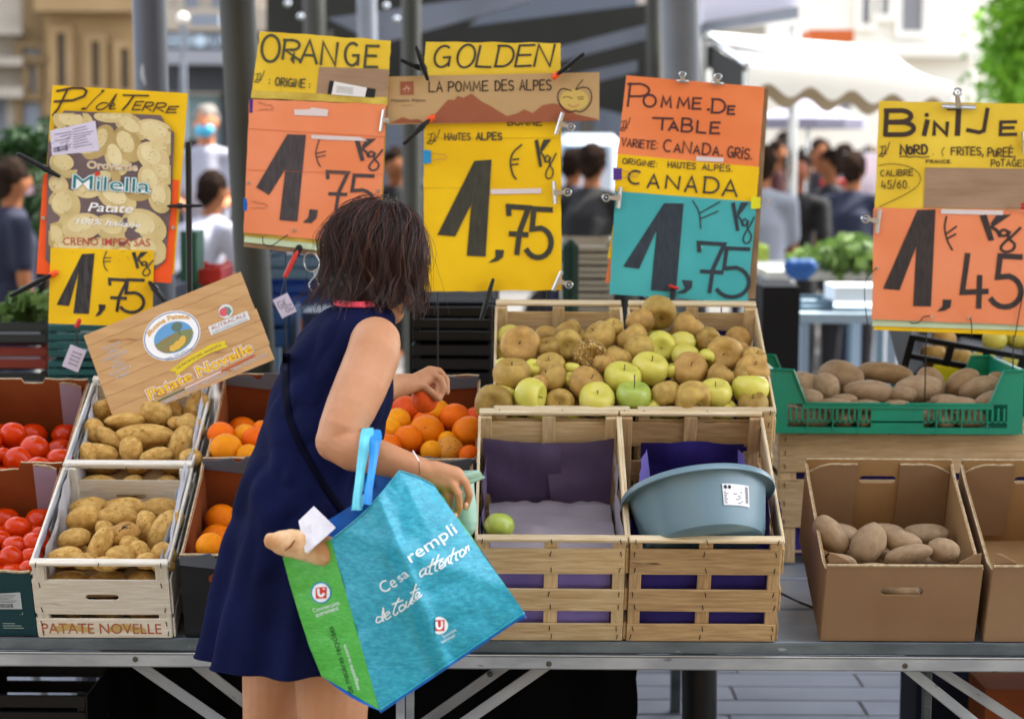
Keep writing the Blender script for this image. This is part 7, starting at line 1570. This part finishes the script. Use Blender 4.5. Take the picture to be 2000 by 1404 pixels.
ed = MB(); ed.tube([front(i / 60, 1, -.0005) + Vector((.001, .004, -.0045)) for i in range(61)], .003, 6); ed.build('piping', m_bblue, bag, smooth='all')
def strap(P, wd, mt, tw=0):
    P = [at(*p) for p in P]; Q = []
    for i in range(len(P) - 1):
        a, b_, c, d = P[max(i - 1, 0)], P[i], P[i + 1], P[min(i + 2, len(P) - 1)]
        for k in range(6): t = k / 6; Q.append(.5 * ((2 * b_) + (c - a) * t + (2 * a - 5 * b_ + 4 * c - d) * t * t + (3 * b_ - a - 3 * c + d) * t ** 3))
    Q.append(P[-1]); mb = MB(); n = len(Q)
    def f(u, v):
        i = min(int(v * (n - 1)), n - 2); q = Q[i].lerp(Q[i + 1], v * (n - 1) - i); w2 = wd * (1 - .25 * math.sin(v * 9)); return q + Vector((w2 * (u - .5), .004 * math.sin(u * PI * 2 + v * 5) + tw * (u - .5), .002 * math.sin(v * 20)))
    mb.grid(f, 6, n * 2); mb.build('handle', mt, bag, smooth='all')
strap([(697, 996, 4.005), (699, 960, 4.03), (706, 905, 4.08), (714, 865, 4.10), (717, 845, 4.125), (718, 838, 4.165), (712, 852, 4.205), (700, 990, 4.12)], .020, m_hand1, .008)
strap([(717, 985, 3.995), (722, 945, 4.025), (729, 895, 4.075), (733, 862, 4.10), (734, 848, 4.125), (733, 841, 4.165), (728, 856, 4.205), (718, 960, 4.12)], .0185, m_hand2, -.006)
tf_ = BVHTree.FromPolygons(fb.v + gb.v, fb.f + [[i + len(fb.v) for i in f] for f in gb.f])
def onbag(x, y, h):
    d = ray(x, y).normalized(); q = tf_.ray_cast(O, d); return (q[0] if q[0] else at(x, y, 4.05)) - d * (h + .0009)
m_wprint = M('white slogan print', 'dfe9ee', .45); m_dprint = M('dark green print', '14381c', .5)
pr = Print(onbag, .0004)
def fseg(txt, x0, y0, x1, y1, h, **k): pr.font(txt, x0, y0, x1, y1, h, **k)
fseg('Ce', 748, 1159, 777, 1143, 23); fseg('sa', 782, 1137, 800, 1124, 19); fseg('rempli', 803, 1099, 894, 1039, 23)
def sc2(L_, w_=2.4):
    for st in L_: pr.stroke(spline([(500 + x / 2.404, 820 + y / 2.404) for x, y in st], 4), w_)
sc2([[(590, 925), (570, 925), (565, 948), (585, 945), (600, 920), (598, 880)], [(598, 880), (592, 925), (600, 945)], [(605, 925), (628, 905), (618, 900), (605, 915), (612, 935), (635, 920)],
     [(672, 835), (655, 870), (645, 905), (655, 915), (668, 900)], [(640, 865), (690, 845)], [(690, 865), (672, 880), (680, 898), (700, 880), (690, 865)], [(708, 850), (703, 872), (715, 875), (730, 835), (728, 862), (738, 858)], [(752, 770), (740, 810), (735, 845), (748, 848)], [(725, 812), (765, 790)], [(748, 838), (768, 815), (758, 808), (748, 825), (755, 842), (778, 820)],
     [(790, 695), (770, 715), (775, 735), (795, 715), (798, 695)], [(798, 695), (795, 720), (808, 722)], [(832, 650), (818, 690), (815, 720), (828, 720)], [(805, 690), (850, 670)], [(858, 632), (845, 670), (840, 705), (852, 706)], [(832, 672), (880, 650)], [(858, 695), (882, 670), (870, 662), (860, 680), (868, 698), (888, 680)], [(890, 655), (888, 685)], [(888, 672), (900, 645), (905, 672), (915, 665)], [(930, 600), (918, 640), (912, 670), (922, 672)], [(905, 640), (955, 615)], [(940, 625), (938, 655), (948, 655)], [(968, 605), (955, 625), (965, 642), (982, 620), (968, 605)], [(985, 595), (985, 625)], [(985, 610), (996, 590), (1000, 612)]])
pr.build('slogan', m_wprint, bag)
def ulogo(cx, cy, r, sl, half=False):
    p1 = Print(onbag, .0012); p1.ell(cx, cy, r, r * 1.05, 0, 28) if not half else p1.poly([(cx + r * math.cos(t) if math.cos(t) > -.45 else cx - .45 * r, cy + r * math.sin(t)) for t in [2 * PI * k / 28 for k in range(28)]]); p1.build('logo_disc', m_wprint, bag)
    p2 = Print(onbag, .0024); s = r * .62; q = [(-s, -s * .9), (s, -s * 1.05), (s * .95, s), (-s * .95, s * 1.05)]
    if half: q = [(-.45 * r, -s), (s, -s * 1.05), (s * .95, s), (-.45 * r, s)]
    p2.poly([(cx + x, cy + y) for x, y in q]); p2.build('logo_square', M('red logo print', 'c62a26', .5), bag)
    p3 = Print(onbag, .0036); k = r * .3; p3.stroke(spline([(cx - k, cy - k * 1.3), (cx - k * .9, cy + k * .5), (cx - k * .3, cy + k * 1.1), (cx + k * .4, cy + k * 1.1), (cx + k, cy + k * .4), (cx + k, cy - k * 1.4)], 3), r * .26); p3.build('logo_letter', m_wprint, bag)
def ring_(cx, cy, r):
    p = Print(onbag, .0004); p.ell(cx, cy, r, r * 1.05, 0, 28); p.build('logo_ring', M('blue logo ring', '2a86c0', .5), bag)
ring_(627, 1157, 20); ulogo(627, 1157, 17.5, 0); ulogo(858, 1221, 17, 0, True)
pr = Print(onbag, .0004); pr.font('Commerçants', 612, 1196, 664, 1180, 8); pr.font('autrement', 618, 1205, 662, 1190, 9); pr.font('Commerçants', 866, 1246, 892, 1231, 6); pr.font('autrement', 864, 1256, 890, 1242, 7); pr.build('logo_lettering', m_wprint, bag)
pr = Print(onbag, .0004); pr.font('de matières recyclées', 690, 1352, 650, 1222, 12); pr.build('green_lettering', m_dprint, bag)
pr = Print(onbag, .0004); pr.font('magasins-u.com', 703, 1345, 676, 1258, 8); pr.build('white_lettering', m_wprint, bag)
# ------------------------------------------------ bread in its paper, thin plastic bag in the near hand
m_bread = M('floured bread crust', 'b8875a', .8, 'e0c8a2', ns=12, lo=.4, hi=.6, bump=.6, bs=30, spots=(12, .68, '9a6232'))
bt_ = thing('baguette', 'floured baguette end sticking out of the shopping bag', 'bread', at(700, 1080, 4.13)); mb = MB()
mb.tube([at(530, 1056, 4.06), at(540, 1058, 4.06), at(558, 1060, 4.06), at(585, 1063, 4.065), at(680, 1088, 4.075), at(770, 1122, 4.08)], [.015, .021, .0255, .0285, .029, .026], 18, rnd=True)
remesh(mb, 'crust', m_bread, bt_, .004, 3, disp=lambda c, n: n * .0018 * noise.noise(c * 60))
cutm = MB(); cutm.tube([at(556, 1075, 4.036), at(568, 1066, 4.034), at(576, 1054, 4.036)], [.0012, .002, .0012], 6); cutm.build('score', M('brown score', '7a4a26', .8), bt_)
pb = thing('paper_sleeve', 'white paper sleeve wrapped around the baguette', 'paper', at(640, 1050, 4.12)); mb = MB()
c = [at(583, 1017, 4.07), at(613, 988, 4.09), at(656, 1030, 4.055), at(596, 1080, 4.03)]
mb.grid(lambda u, v: c[0].lerp(c[1], u).lerp(c[3].lerp(c[2], u), v) + Vector((0, -.004 * noise.noise(Vector((u * 5, v * 5, 1))) - .016 * math.sin(PI * u) * v, 0)), 16, 16); c2_ = [at(583, 1017, 4.07), at(613, 988, 4.09), at(630, 1010, 4.10), at(602, 1046, 4.10)]
mb.grid(lambda u, v: c2_[0].lerp(c2_[1], u).lerp(c2_[3].lerp(c2_[2], u), v), 8, 8); c3 = [at(613, 988, 4.088), at(656, 1030, 4.053), at(600, 1082, 4.026), at(607, 1040, 4.045)]
mb.grid(lambda u, v: c3[0].lerp(c3[1], u).lerp(c3[3].lerp(c3[2], u), v) + Vector((0, -.006 * math.sin(PI * u) * math.sin(PI * v), 0)), 10, 10); mb.build('sheet', M('white bread paper', 'd9d7de', .7, bump=.2, bs=30, trans=.15), pb, smooth='all')
m_mintp = M('pale mint plastic film', 'b9dccb', .3, 'a9d0c0', ns=8, bump=.25, bs=25, spec=.5, trans=.35)
pl = thing('plastic_bag', 'pale mint plastic bag hanging from her near hand', 'bag', at(912, 1046, 4.15)); PRG = [(928, 893, 926, .012), (945, 890, 926, .016), (965, 886, 928, .02), (990, 884, 931, .024), (1015, 884, 933, .026), (1032, 888, 930, .022), (1042, 896, 924, .014), (1047, 903, 917, .004)]
def plf(u, v):
    i = min(int(v * 7), 6); f_ = v * 7 - i; y, xl, xr, ry = [a + (b2 - a) * f_ for a, b2 in zip(PRG[i], PRG[i + 1])]; A_ = at(xl, y, 4.15); B_3 = at(xr, y, 4.15); a = 2 * PI * u; return (A_ + B_3) / 2 + Vector(((B_3.x - A_.x) / 2 * math.cos(a), ry * math.sin(a), 0)) * (1 + .06 * noise.noise(Vector((math.cos(a) * 2, math.sin(a) * 2, v * 6))))
mb = MB(); mb.grid(plf, 32, 40); mb.build('pouch', m_mintp, pl, smooth='all')
mb = MB(); q = [at(884, 926, 4.13), at(935, 918, 4.12), at(945, 932, 4.12), at(898, 947, 4.12)]; mb.grid(lambda u, v: q[0].lerp(q[1], u).lerp(q[3].lerp(q[2], u), v) + Vector((0, -.007 * math.sin(PI * v), .003 * math.sin(PI * v))), 12, 10); mb.tube([q[3], q[3].lerp(q[2], .5) + Vector((0, -.004, 0)), q[2]], [.003, .004, .002], 8, rnd=True); mb.tube([q[0], q[0].lerp(q[1], .5), q[1] + Vector((0, 0, -.002))], [.003, .003, .002], 8, rnd=True); mb.build('folded_rim', m_mintp, pl, smooth='all')
